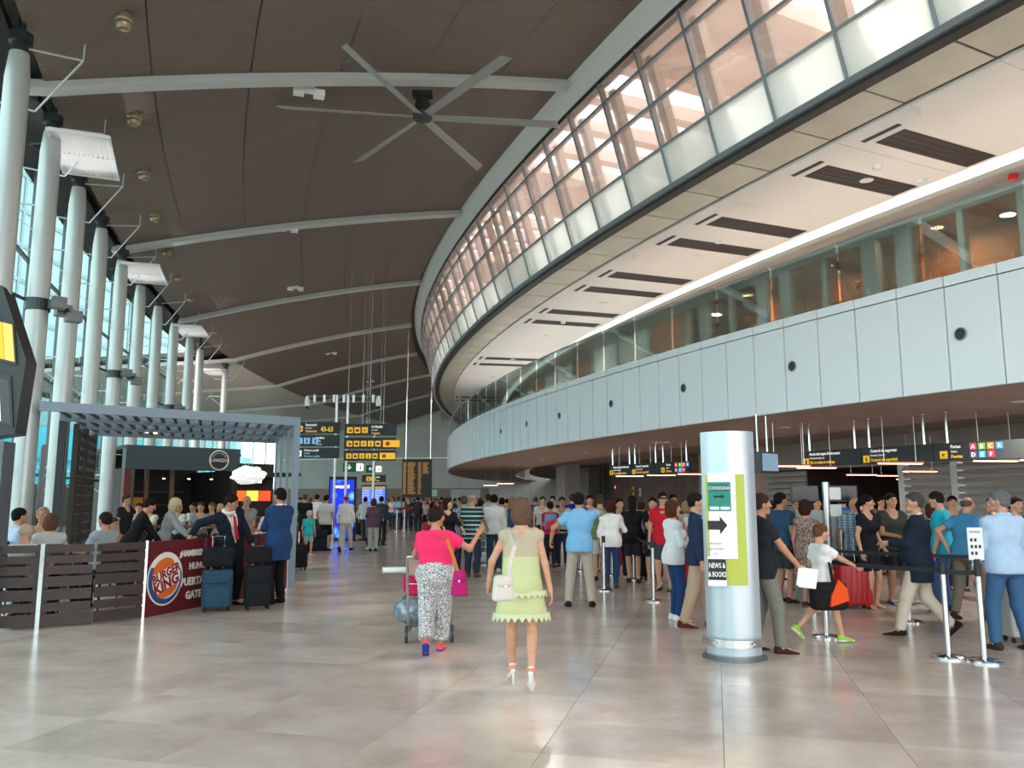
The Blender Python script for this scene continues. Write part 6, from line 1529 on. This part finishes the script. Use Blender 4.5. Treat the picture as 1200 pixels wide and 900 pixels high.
i = person(FL(899, 764), 88, 1.74, 'man in a black polo and grey trousers walking right behind the steel pylon with papers', top=('polo', '22262a', -.12), bottom=('trousers', '77776f'), hair=('short', '3d2a1f'), skin='b88468', shoes='3a2a24', lh=(-.14, .12, .82), rh=(.2, .38, .88), **dict(lf=(0, -.12, 0, 0), rf=(0, .12, 0, 0)))
q = i['W'](i['arm']['r'][1]+V(0, .09, -.12)); t = thing('papers', 'white sheets of paper held low by the man in the black polo', 'paper', tuple(q), .4); MB().box((0, 0, 0), (.22, .012, .2)).build('sheet', PW_, t); MB().box((.02, .012, -.02), (.2, .008, .2)).build('sheet', PW_, t); t.rotation_euler = (.15, .12, .05)
i = person(FL(967, 752), 82, 1.36, 'boy in a white t-shirt, checked shorts and green trainers walking right with one arm out', top=('tee', 'e9e8e6', -.12), bottom=('shorts', stripes('boy_check', [(0, '8b9696'), (.5, '4f6265')], .06, 2, cols2=[(0, 'a3aaa8'), (.5, '54666a')])), hair=('short', '6b4a32'), skin='c99a7e', shoes=('8ccc3c', 'e8e8e8'),
           rf=(.0, .18, 0, 0), lf=(0, -.30, .10, -40), rh=(.12, .50, .82), lh=(-.2, .16, .80), curl=(.8, .3), nod=6)
c = i['W']((.24, -.06, .56)); bag_with_strap('gym_bag', 'black and orange drawstring gym bag hanging at the side of the walking boy', Vector(c), .42, .2, .32, math.radians(5), '1c1b1d', [Vector(c)+Vector((.06, 0, .14)), Vector(i['W']((.2, .0, .9))), Vector(i['W'](i['TS'](.0, .10, .45))), Vector(i['W'](i['TS'](-.10, .0, .52)))])
b = MB(); b.prism([(-.04, -.11), (.2, -.04), (.18, .10), (.08, .2), (-.02, .02)], (c[0], c[1]-.125, c[2]), (1, .08, 0), UPZ, (0, .03, 0)); 
t = bpy.data.objects.get('gym_bag'); b.v = [(x-c[0], y-c[1], z-c[2]+.16) for x, y, z in b.v]; b.build('orange_panel', cloth('e5531f'), t)
person(DD(946, 13.1), 50, 1.66, 'woman with bobbed dark hair in a flowered dress behind the queue belts', dress=(mat('flower_dress', 'a48d80', .85, col2='5d4346', nscale=30), .42, 0, .05), hair=('bob', '3a1f1a'), sex='f', skin='b98068', shoes='4a3a30')
person(DD(917, 13.7), 62, 1.78, 'young man in a navy t-shirt with backpack straps behind the black-polo man', top=('tee', '2e4a66', -.12), bottom=('shorts', '3a3d42'), hair=('short', '17130f'), skin='b07e62', yaw=20)
person(DD(936, 15.6), 200, 1.72, 'bearded man in a pale shirt facing left behind the flowered dress', top=('tee', 'b3a890'), bottom=('trousers', '54504a'), hair=('short', '1c1613'), skin='b98a6e', nod=18)
person(DD(990, 15.0), 8, 1.78, 'man in a bright royal blue polo seen from behind at the self-service desk', top=('polo', '1f63c4'), bottom=('trousers', '26282e'), hair=('short', '1d1a19'), skin='bd8e72', rh=(.3, .35, 1.1))
person(DD(1004, 13.4), 25, 1.70, 'bald man in a blue checked shirt behind the boy', top=('polo', stripes('blue_check', [(0, '8fa6bd'), (.45, '2c4560'), (.6, 'c9d3da'), (.8, '3d5a78')], .09, 2, cols2=[(0, '9db0c2'), (.5, '33506e')]), -.14), bottom=('shorts', '3a4048'), hair=('bald', '5a4a3a'), skin='c08a70')
person(FL(1023, 713), 150, 1.74, 'woman in a black dress with sunglasses on her head standing by the red case', dress=('181a22', .36, .5, .03), hair=('tail', '17110f'), sex='f', skin='cb9a80', shoes='6b4a3a', sandals=True, yaw=-35, lh=(-.24, .1, .9))
person(FL(1052, 708), 172, 1.77, 'bearded man in a dark olive t-shirt and shorts with blue trainers facing the camera', top=('tee', '3a3d38', -.1), bottom=('shorts', '24262a'), hair=('short', '191310'), skin='bd8e70', shoes=('2a5ea8', 'c8d830'), lh=(-.12, .3, 1.1), rh=(.12, .3, 1.1))
person(FL(1082, 748), -62, 1.76, 'stout grey-haired man in a navy blazer and cream trousers striding left', top=('shirt', 'dfe3e8'), jacket=('1d2636', .02, -.26), bottom=('trousers', 'c9beae'), hair=('short', '4b4a4a'), skin='bd8e76', shoes='1c1a1a', lf=(.02, .26, 0, 0), rf=(0, -.34, .10, -45), build=1.14, belly=.025, lh=(-.05, .32, 1.15), rh=(.22, .3, 1.12), yaw=-20)
person(DD(1104, 12.6), -40, 1.80, 'tall young man in a turquoise t-shirt behind the navy blazer', top=('tee', '22a6c0', -.12), bottom=('trousers', '3a5a86'), hair=('short', '2a1d18'), skin='c9987e', nod=12, twist=-10)
person(DD(1094, 13.4), 0, 1.60, 'woman with reddish brown hair mostly hidden behind the navy blazer', top=('tee', '2a2a33'), bottom=('trousers', '333740'), hair=('bob', '5a2c1e'), sex='f')
person(FL(1138, 726), 62, 1.72, 'older man in a steel blue polo and khaki trousers leaning to the right', top=('polo', '3f7ea6', -.1), bottom=('trousers', '6f675a'), hair=('thin', '565452'), skin='b8866c', shoes='2b2624', lean=10, rf=(.02, .18, 0, 0), lf=(0, -.2, .02, -12), belly=.04, lh=(-.2, -.12, 1.0))
person(DD(1167, 13.6), -70, 1.70, 'person in a dark navy top behind the steel blue polo', top=('tee', '1f2436'), bottom=('trousers', '2b2226'), hair=('short', '1a1513'), rh=(.1, .35, 1.25))
person(FL(1186, 762), -8, 1.78, 'grey-haired man with glasses in a light blue shirt and jeans at the right edge', top=('shirt', 'a9c4e0', -.1), bottom=('trousers', '3c5f86'), hair=('short', '6e7072'), skin='c08e78', shoes='3a2e28', yaw=-45, build=1.08, lf=(-.04, .05, 0), rf=(.08, -.05, 0), lh=(-.30, .14, .85))
# ---- left queue
Q = [(704, 17.2, 3, 'm', 1.76, ('tee', '6f7a58', -.1), ('shorts', 'c9cac4'), ('short', '4a3a2c'), 'man in an olive t-shirt and white shorts behind the white top'),
     (716, 15.8, 8, 'f', 1.66, ('blouse', 'e9e7e6', -.12), ('slim', '2b3f63'), ('bob', '4a2118'), 'woman with auburn hair in a white top seen from behind in the left queue'),
     (727, 17.6, 170, 'm', 1.68, ('tee', '26222a'), ('trousers', '2e2f36'), ('short', '17120f'), 'man with glasses facing the camera beside the white top'),
     (742, 16.8, 5, 'f', 1.74, ('tank', '201d22', -.12), ('shorts', '2b2e38'), ('long', '1f1512'), 'tall woman with very long dark hair in a black vest top'),
     (753, 18.6, 30, 'm', 1.6, ('tee', '2f6fc0'), ('trousers', '3a3f4a'), ('short', '3a281c'), 'person in blue between the long-haired woman and the man touching his chin'),
     (766, 16.6, 195, 'm', 1.70, ('tee', '1c1c1f'), ('shorts', '2a2c33'), ('short', '201814'), 'young man in a black t-shirt resting his chin on his hand'),
     (778, 15.4, 205, 'm', 1.80, ('polo', 'c21f2e', -.12), ('shorts', '3a4250'), ('short', '1a1614'), 'man in a red polo wearing sunglasses facing left'),
     (790, 18.5, 180, 'm', 1.78, ('tee', '3a3a40'), ('trousers', '2a2c33'), ('short', '15110f'), 'dark-haired man behind the red polo'),
     (806, 17.0, 60, 'f', 1.62, ('tee', 'cfc7bd'), ('trousers', '4d4a48'), ('bob', 'b39468'), 'blonde woman in beige left of the steel pylon'),
     (815, 15.6, 20, 'f', 1.62, ('tank', 'e4dfdc'), ('trousers', '403a42'), ('long', '8a6242'), 'woman with long light brown hair and white vest by the pylon'),
     (824, 16.4, 40, 'm', 1.74, ('tee', '9fb7cc'), ('trousers', '3a3f4a'), ('short', '2b211b'), 'man in a pale blue top just left of the pylon'),
     # left part of the queue, around the two women
     (524, 17.8, 150, 'f', 1.68, ('blouse', '1b1a1e', -.14), ('trousers', '24242a'), ('bob', '35201a'), 'woman in a black top facing the camera above the pointing arm'),
     (543, 18.8, -15, 'm', 1.74, ('shirt', stripes('small_check', [(0, 'b9c3d2'), (.5, '3a4a72')], .05, 2, cols2=[(0, 'c9d0dc'), (.5, '44557c')]), -.14), ('trousers', '2d3c58'), ('short', '55504c'), 'man in a small-checked blue shirt seen from behind'),
     (553, 18.0, 20, 'm', 1.78, ('tee', stripes('band_shirt', [(0, '1d2a30'), (.34, '7fb6b0'), (.5, '1d2a30'), (.84, 'c6d6d2')], .19, 2), -.16), ('trousers', '2a3648'), ('thin', '8a8580'), 'grey-haired man in a dark shirt with pale horizontal stripes'),
     (579, 19.2, 2, 'm', 1.78, ('shirt', 'd6d4d4', -.08), ('trousers', '2f4257'), ('short', '201915'), 'man in a white long-sleeved shirt and blue trousers seen from behind'),
     (563, 22.5, 25, 'f', 1.64, ('tee', '8fc4a4'), ('trousers', '6a6458'), ('short', '2b1f19'), 'person in a mint green top between stripes and white shirt'),
     (572, 25., -10, 'm', 1.82, ('shirt', 'b3c6de'), ('trousers', '33405a'), ('short', '3a2c24'), 'tall man in a light blue shirt far behind the mint green top'),
     (588, 22.5, 5, 'm', 1.70, ('shirt', 'b5b2b0'), ('trousers', '3a3d44'), ('short', '221a16'), 'man half hidden behind the white-shirted man'),
     (601, 21.0, 70, 'f', 1.72, ('blouse', '38506a'), ('trousers', '27323f'), ('bob', '96795a'), 'fair-haired woman in a slate blue top left of the green dress'),
     (645, 20.5, 0, 'f', 1.60, ('tee', 'b82a4e'), ('slim', '2a2c36'), ('short', '1f1613'), 'girl with a colourful backpack right of the green dress'),
     (636, 24.0, 172, 'm', 1.74, ('tee', 'cfcac4'), ('trousers', '3c4048'), ('short', '3b2a20'), 'man in a pale top facing the camera behind the backpack girl'),
     (648, 25.0, 180, 'm', 1.76, ('tee', '2b2d33'), ('trousers', '33363d'), ('short', '1d1714'), 'man in dark clothes facing the camera behind the backpack girl'),
     (659, 20.8, 190, 'm', 1.72, ('tee', 'c9c3b4', -.1), ('trousers', '2f3d55'), ('short', '2a201a'), 'man in a cream t-shirt and jeans right of the backpack girl'),
     (671, 22.0, -20, 'm', 1.80, ('polo', '24348c'), ('trousers', '44464d'), ('short', '4a3a30'), 'man in a royal navy polo behind the phone caller'),
     (692, 19.5, 170, 'm', 1.76, ('tee', '33302f'), ('trousers', '33363c'), ('short', '1a1512'), 'man with dark hair facing the camera behind the phone caller')]
for k, (u, d, fc_, sx, H, top, bot, hr, lab) in enumerate(Q):
    kw = {}
    if 'chin on' in lab: kw = dict(rh=(.02, .22, 1.34), lh=(-.05, .26, 1.08), curl=(.5, .9))
    elif 'sunglasses' in lab: kw = dict(yaw=-25)
    elif 'stripes' in lab and 'grey' in lab: kw = dict(belly=.04, rh=(.2, .42, 1.02), build=1.06, yaw=15)
    elif 'black top facing' in lab: kw = dict(rh=(.25, .4, 1.0), lh=(-.2, .4, 1.0), yaw=-40)
    elif k % 3 == 0: kw = dict(lf=(0, .08, 0), rf=(0, -.08, 0), yaw=10)
    elif k % 3 == 1: kw = dict(rh=(.2, .3, 1.05), yaw=-12)
    inf = person(DD(u, d), fc_, H, lab, top=top, bottom=bot, hair=hr, sex=sx, skin=['c4957a', 'b88466', 'd0a48a'][k % 3], shoes=['2a2a2e', '5a4a40', 'c9c9c9'][k % 3], **kw)
    if 'sunglasses' in lab: MB().obox(V(0, 0, 0), (0, 0, 0), (0, 0, 0), (0, 0, 0)) ; h_ = inf['HT']; b = MB(); b.tube([h_(-.075, .02, .02), h_(-.055, .085, .018), h_(0, .098, .018), h_(.055, .085, .018), h_(.075, .02, .02)], .014, 8); b.build('sunglasses', BLACK, inf['root'])
    if 'backpack' in lab and 'girl with' in lab:
        q = inf['W']((0, -.19, 1.12)); t = thing('backpack', 'colourful pink and blue backpack worn by the girl right of the green dress', 'backpack', tuple(q), -math.radians(fc_))
        MB().add(*rbox((.30, .15, .40), .05, 3, (0, 0, 0))).build('body', mat('backpack_print', '3f9fc4', .7, col2='d23a5e', nscale=9), t, 60); MB().add(*rbox((.22, .05, .18), .02, 2, (0, -.09, -.08))).build('pocket', cloth('d8364a'), t)
        for x in (-.1, .1): MB().tube([(x, .06, .18), (x, .22, .22), (x*1.2, .3, .08)], .014, 6).build('strap', BLACK, t)
# ---- people walking in the middle of the hall
def far(u, d, face, H, label, top, bottom, hair=('short', '221a16'), sex='m', **kw):
    return person(DD(u, d), face, H, label, top=top, bottom=bottom, hair=hair, sex=sex, **kw)
far(361, 24.5, 5, 1.30, 'boy in a turquoise t-shirt and white cap walking by the large dark suitcase', ('tee', '2fb3b8', -.12), ('shorts', '8fb7b4'), ('short', 'd9d6d0'), shoes='c9c9c9')
far(381, 27.0, 15, 1.80, 'man in a white t-shirt and black shorts before the blue display', ('tee', 'dedcd8', -.12), ('shorts', '1d1f26', .95), shoes='1f1f22', lh=(-.3, .1, .95))
far(404.5, 26.5, 5, 1.80, 'man in a white shirt and cream trousers striding away', ('shirt', 'd9d8d2', -.08), ('trousers', 'cfc8b8'), ('thin', '5a4334'), skin='b9826a', shoes='1d1a1a', **WALKR)
far(437, 26.8, 2, 1.68, 'woman in a purple patterned blouse and grey trousers pushing the far trolley', ('blouse', mat('purple_print', '7a5468', .85, col2='3c3046', nscale=26), -.14), ('trousers', 'b6bab6'), ('bob', '55301f'), 'f', lh=(-.25, .35, 1.0), rh=(.25, .35, 1.0), build=1.1)
far(446, 30.0, 8, 1.76, 'man in a dark jacket half behind the woman in purple', ('shirt', '3b4346'), ('trousers', '2c2e33'), ('short', '2a1e18'))
far(427, 32.5, 0, 1.74, 'man in a pale grey shirt before the blue flight screens', ('shirt', 'c7cacc'), ('trousers', '4a4c52'), ('short', '1c1614'), **WALKL)
far(355.5, 29.0, -5, 1.84, 'broad man in a black t-shirt behind the turquoise boy', ('tee', '1f2023', -.12), ('trousers', '26272b'), ('short', '5a5350'), build=1.1)
far(370, 31.0, 20, 1.84, 'man in a white t-shirt behind the turquoise boy', ('tee', 'dcdad6'), ('trousers', '3a3c42'), ('short', '3a2018'))
far(349.5, 33.0, 180, 1.72, 'person in white facing the camera far beyond the pergola post', ('tee', 'd3d0cc'), ('trousers', '3a3c42'))
far(362, 36.0, 10, 1.72, 'person in red far behind the turquoise boy', ('tee', 'a83238'), ('trousers', '33353a'), ('short', '6b4a34'))
far(503, 21.0, 160, 1.30, 'child with curly hair in red beside the black top', ('tee', 'a8343c'), ('trousers', '2e3036'), ('bob', '5a3626'), 'f')
# crowd beyond the red belts
rr = random.Random(11)
CR = [(459, 'tee', 'd8d2c8', 'pale shirt', 46), (466, 'tee', '7fb4d0', 'sky blue top', 45), (472, 'tee', 'ddd9d2', 'white top', 48), (478, 'tee', '3a4a44', 'dark green top', 44), (484, 'shirt', '26282c', 'black shirt', 50), (489, 'shirt', '2e3034', 'charcoal shirt', 43), (494, 'tee', 'b8b0a4', 'beige top', 52), (498, 'tee', 'e0ddd8', 'white shirt and light hair', 44), (503, 'tee', '4a2c2a', 'brown top', 47),
      (508, 'shirt', '5a6a7a', 'slate top', 53), (512, 'tee', 'b03038', 'red top', 46), (517, 'tee', '2c2d33', 'dark top', 49), (521, 'tee', '8a5a4a', 'rust top', 45), (527, 'tee', '6a8a5a', 'green top', 50), (533, 'tee', '33363c', 'graphite top', 46), (538, 'tee', 'c9b0a0', 'peach top', 52), (453, 'tee', '8c3a30', 'brick red top', 49), (556, 'tee', '46505e', 'grey blue top', 34), (562, 'tee', 'a83b3b', 'dark red top', 36), (594, 'tee', 'd87a3a', 'orange top', 36), (607, 'tee', '3b3f48', 'dark slate top', 34), (617, 'tee', 'b4a49a', 'sand top', 33), (628, 'tee', '584a5e', 'plum top', 31)]
for u, kd, c_, nm, d in CR:
    sx = rr.choice('mf'); person(DD(u, d), rr.choice([0, 20, 90, 180, 200, 270]), rr.uniform(1.62, 1.8), 'distant person in a %s in the far hall' % nm, top=(kd, c_), bottom=('trousers', rr.choice(['2a2c33', '3f3d3a', '55504a', '2f3d55'])), hair=(rr.choice(['short', 'bob']) if sx == 'f' else 'short', rr.choice(['1d1614', '3a281e', '5a4030'])), sex=sx)
# right background, behind the belts near the opening
for u, d, c_, nm in ((909, 17.5, '5a4a48', 'brown top left of the self-service desk'), (1014, 18.2, '3c3234', 'dark plum top in front of the dark opening'), (1036, 18.8, '6b5f58', 'taupe top deep in front of the opening'), (960, 17., 'd7d3ce', 'white top behind the flowered dress'), (1120, 15.5, '7a8c98', 'grey blue top by the shutter'), (1194, 12.2, '1f2022', 'black top at the far right edge')):
    person(DD(u, d), rr.choice([10, 170, 200, 60]), rr.uniform(1.62, 1.74), 'person in a %s' % nm, top=('tee', c_), bottom=('trousers', '2d2f36'), hair=('short', '1e1613'))
# ---- men at the fence
i = person(FL(268, 709), 125, 1.80, 'man in a dark suit with a red tie leaning one hand on the fence', top=('shirt', 'e2e0dc'), jacket=('1a1f2b', .055, -.24), tie='b3202c', bottom=('trousers', '17181c'), hair=('short', '1c1512'), skin='b98870', shoes='141212', rh=(.66, -.16, 1.10), tilt=13, elbow=(None, (.3, -1, .3)), lh=(-.26, .2, .95), yaw=-20, nod=22, lean=6, dist=11)
i = person(FL(323, 707), -62, 1.86, 'man in a blue blazer with folded arms standing beside the black suitcase', top=('shirt', 'dfe0e2'), jacket=('24406b', .03, -.28), bottom=('trousers', '131417'), hair=('short', '1d1613'), skin='b3806a', shoes='121111', lh=(.10, .27, 1.22), rh=(-.10, .30, 1.18), elbow=((-1, -.1, -.6), (1, -.1, -.6)), build=1.06, dist=11)
# ---- cafe terrace: standing and seated guests, each with a chair
person(DD(190, 15.2), 75, 1.72, 'blonde woman in a grey cardigan bending over a table on the terrace', top=('shirt', '9fa5a8', -.14), bottom=('trousers', 'd9d6d0'), hair=('bob', 'd9c79a'), sex='f', lean=16, rh=(.2, .5, .98), lh=(-.15, .5, .98), dist=15)
person(DD(286, 17.5), 140, 1.76, 'man in a grey polo standing at the counter of the terrace', top=('polo', '8f8d8c', -.12), bottom=('trousers', '8a867e'), hair=('thin', '7a6a5c'), skin='bb8a72', nod=15, rh=(-.02, .35, 1.08), lh=(.0, .33, 1.1))
person(DD(302, 17.0), 100, 1.62, 'grey-haired woman in a white t-shirt with a round blue print stooping', top=('tee', 'd6d4d4', -.12), bottom=('trousers', '4a4c52'), hair=('bob', '8d8a88'), sex='f', lean=28, skin='c99a84', lh=(-.1, .45, .75), rh=(.12, .45, .75))
person(DD(152, 14.6), 60, 1.74, 'person dressed in black leaning over a table left of the blonde woman', top=('shirt', '1a1a1e', -.12), bottom=('trousers', '1c1c20'), hair=('short', '241812'), lean=24, rh=(.15, .5, .9), lh=(-.15, .5, .9))
person(DD(145, 19.5), 100, 1.78, 'man in a dark top standing by the cafe jamb', top=('tee', '24242a'), bottom=('trousers', '24262c'), hair=('short', '4a3226'))
# seated: pelvis low, thighs forward
def seated(u, d, face, H, label, top, hair, sex='m', bottom=('trousers', '2d3038'), sh=.45, skin='c4957a', chairlab=None, high=False, **kw):
    p = DD(u, d); f = math.radians(face); dirv = Vector((math.sin(f), math.cos(f), 0))
    s = H/1.75; pz = sh+.10*s
    person(p, face, H, label, top=top, bottom=bottom, hair=hair, sex=sex, skin=skin, pelvis=(0, 0, pz), lf=(0, .40*s, 0 if not high else sh-.42, 0), rf=(.02, .36*s, 0 if not high else sh-.42, 0), lh=(-.14, .36, sh+.30), rh=(.14, .36, sh+.32), **kw)
    t = chair((p[0]+dirv.x*.02, p[1]+dirv.y*.02, 0), -f, chairlab or 'dark cafe chair under the '+label.split(' sitting')[0], sh)
seated(20, 12.5, 40, 1.76, 'dark-haired man in a pale blue shirt sitting at the left end of the terrace', ('shirt', 'a9bcd6'), ('short', '1a1512'), dist=13, sh=.62)
seated(29, 11.4, 10, 1.70, 'bald man sitting close behind the fence', ('tee', 'c3c2bd'), ('thin', 'cdbfae'), skin='cf9f88', dist=13)
seated(57, 11.9, -30, 1.66, 'woman with light brown hair sitting behind the fence', ('tee', 'b9bab8'), ('bob', '6b4a38'), 'f', dist=13, sh=.60)
seated(47, 12.7, 170, 1.74, 'fair-haired man sitting opposite the bald man', ('tee', '8f9a9c'), ('short', 'a58a6c'), dist=14, sh=.64)
seated(121, 12.9, -70, 1.74, 'man with cropped hair in a grey t-shirt sitting behind the fence', ('tee', '9aa2a6'), ('short', '2a201b'), skin='b98468', dist=13, sh=.56)
seated(131, 15.2, 110, 1.68, 'woman with long chestnut hair in a salmon top sitting sideways', ('tee', 'dd8f84'), ('long', '6b3f28'), 'f', dist=16)
for k, (u, d, fc_, H, nm, c_, hr, sx) in enumerate([(206, 20.6, 180, 1.72, 'blonde guest in white', 'dcdad4', ('bob', 'c9a878'), 'f'), (224, 21.4, 200, 1.72, 'dark-haired guest in a white top', 'd9d7d2', ('short', '241a15'), 'm'), (233, 20.4, 170, 1.74, 'guest in a grey t-shirt', '8b9094', ('short', '4a3a2e'), 'm'), (246, 21.5, 190, 1.72, 'guest in a charcoal top', '3a3d42', ('short', '6b5038'), 'm'), (256, 20.5, 150, 1.66, 'fair guest in a pale pink top', 'd8b3a8', ('long', 'c9a070'), 'f'), (160, 20.2, 160, 1.7, 'guest in white by the jamb', 'd6d6d2', ('short', '2b1e18'), 'm'), (174, 20.9, 200, 1.66, 'guest in a cream blouse', 'd8d2c2', ('bob', '3a2419'), 'f'), (269, 21.6, 175, 1.72, 'guest in a brown top', '7a5a48', ('short', '3a2a22'), 'm')]):
    seated(u, d, fc_, H, nm+' sitting at the high bar table', ('tee', c_), hr, sx, sh=.68, high=True, chairlab='high dark bar stool of the '+nm)
def hightable(c, L, rz, label):
    t = thing('bar_table', label, 'table', c, rz); MB().box((0, 0, 1.06), (L, .5, .05)).build('top', mat('bar_top', '4a3f3a'), t)
    for x in (-L*.42, L*.42): MB().box((x, 0, .52), (.08, .35, 1.04)).build('leg', BLACK, t)
    return t
a_, b_ = Vector(DD(158, 18.6)), Vector(DD(272, 19.3)); m_ = (a_+b_)/2; d_ = b_-a_
hightable(tuple(m_), d_.length, math.atan2(d_.y, d_.x), 'long dark high bar table in front of the cafe with guests behind it')
tb_ = [(36, 12.5, 'left end of the terrace'), (100, 13.2, 'before the man with cropped hair'), (166, 15.6, 'before the blonde woman in grey'), (205, 15.9, 'right of the blonde woman in grey')]
for u, d, lab in tb_: 
    p = DD(u, d); table(p, 'round dark cafe table, '+lab)
for u, d, c_, lab in ((74, 12.9, 'dfe3e4', 'white sauce bottle behind the fence near the wooden panel'), (80, 13.05, 'd9dcdc', 'second white sauce bottle near the wooden panel')):
    pass
p = DD(100, 13.2); bottle((p[0]-.1, p[1], .742), 'e0e0da', 'white sauce bottle on the table before the man with cropped hair'); bottle((p[0]+.1, p[1]+.05, .742), 'b8242c', 'red sauce bottle on the table before the man with cropped hair', .18)
t = thing('napkin_holder', 'blue and white napkin box on the table behind the fence', 'napkin box', (p[0]-.02, p[1]-.14, .742)); MB().box((0, 0, .06), (.14, .1, .12)).build('body', mat('napkin_blue', '8fc3d8', .5), t); MB().box((0, 0, .13), (.1, .02, .04)).build('napkins', WHITE, t)
p = DD(166, 15.6); t = thing('menu_card', 'small standing menu card with red and white print beside the blonde woman', 'menu', (p[0]-.05, p[1]-.1, .742)); MB().box((0, 0, .09), (.1, .02, .18)).build('card', mat('menu_cream', 'e8dcc4', .6), t); MB().box((0, -.013, .05), (.08, .004, .06)).build('print', RED, t)
c = DD(176, 15.5); chair((c[0], c[1], 0), -1.2, 'red cafe chair with coral coat behind the blonde woman', .45, 'c23a34')
t = thing('coat', 'coral red coat hung over the red chair behind the blonde woman', 'coat', (c[0]+.2, c[1]-.08, .42), -1.2); MB().add(*rbox((.44, .10, .56), .04, 3, (0, 0, .28))).build('cloth', cloth('e2604a'), t, 60); MB().add(*rbox((.34, .13, .14), .05, 3, (0, 0, .5))).build('collar', cloth('e2604a'), t, 60)
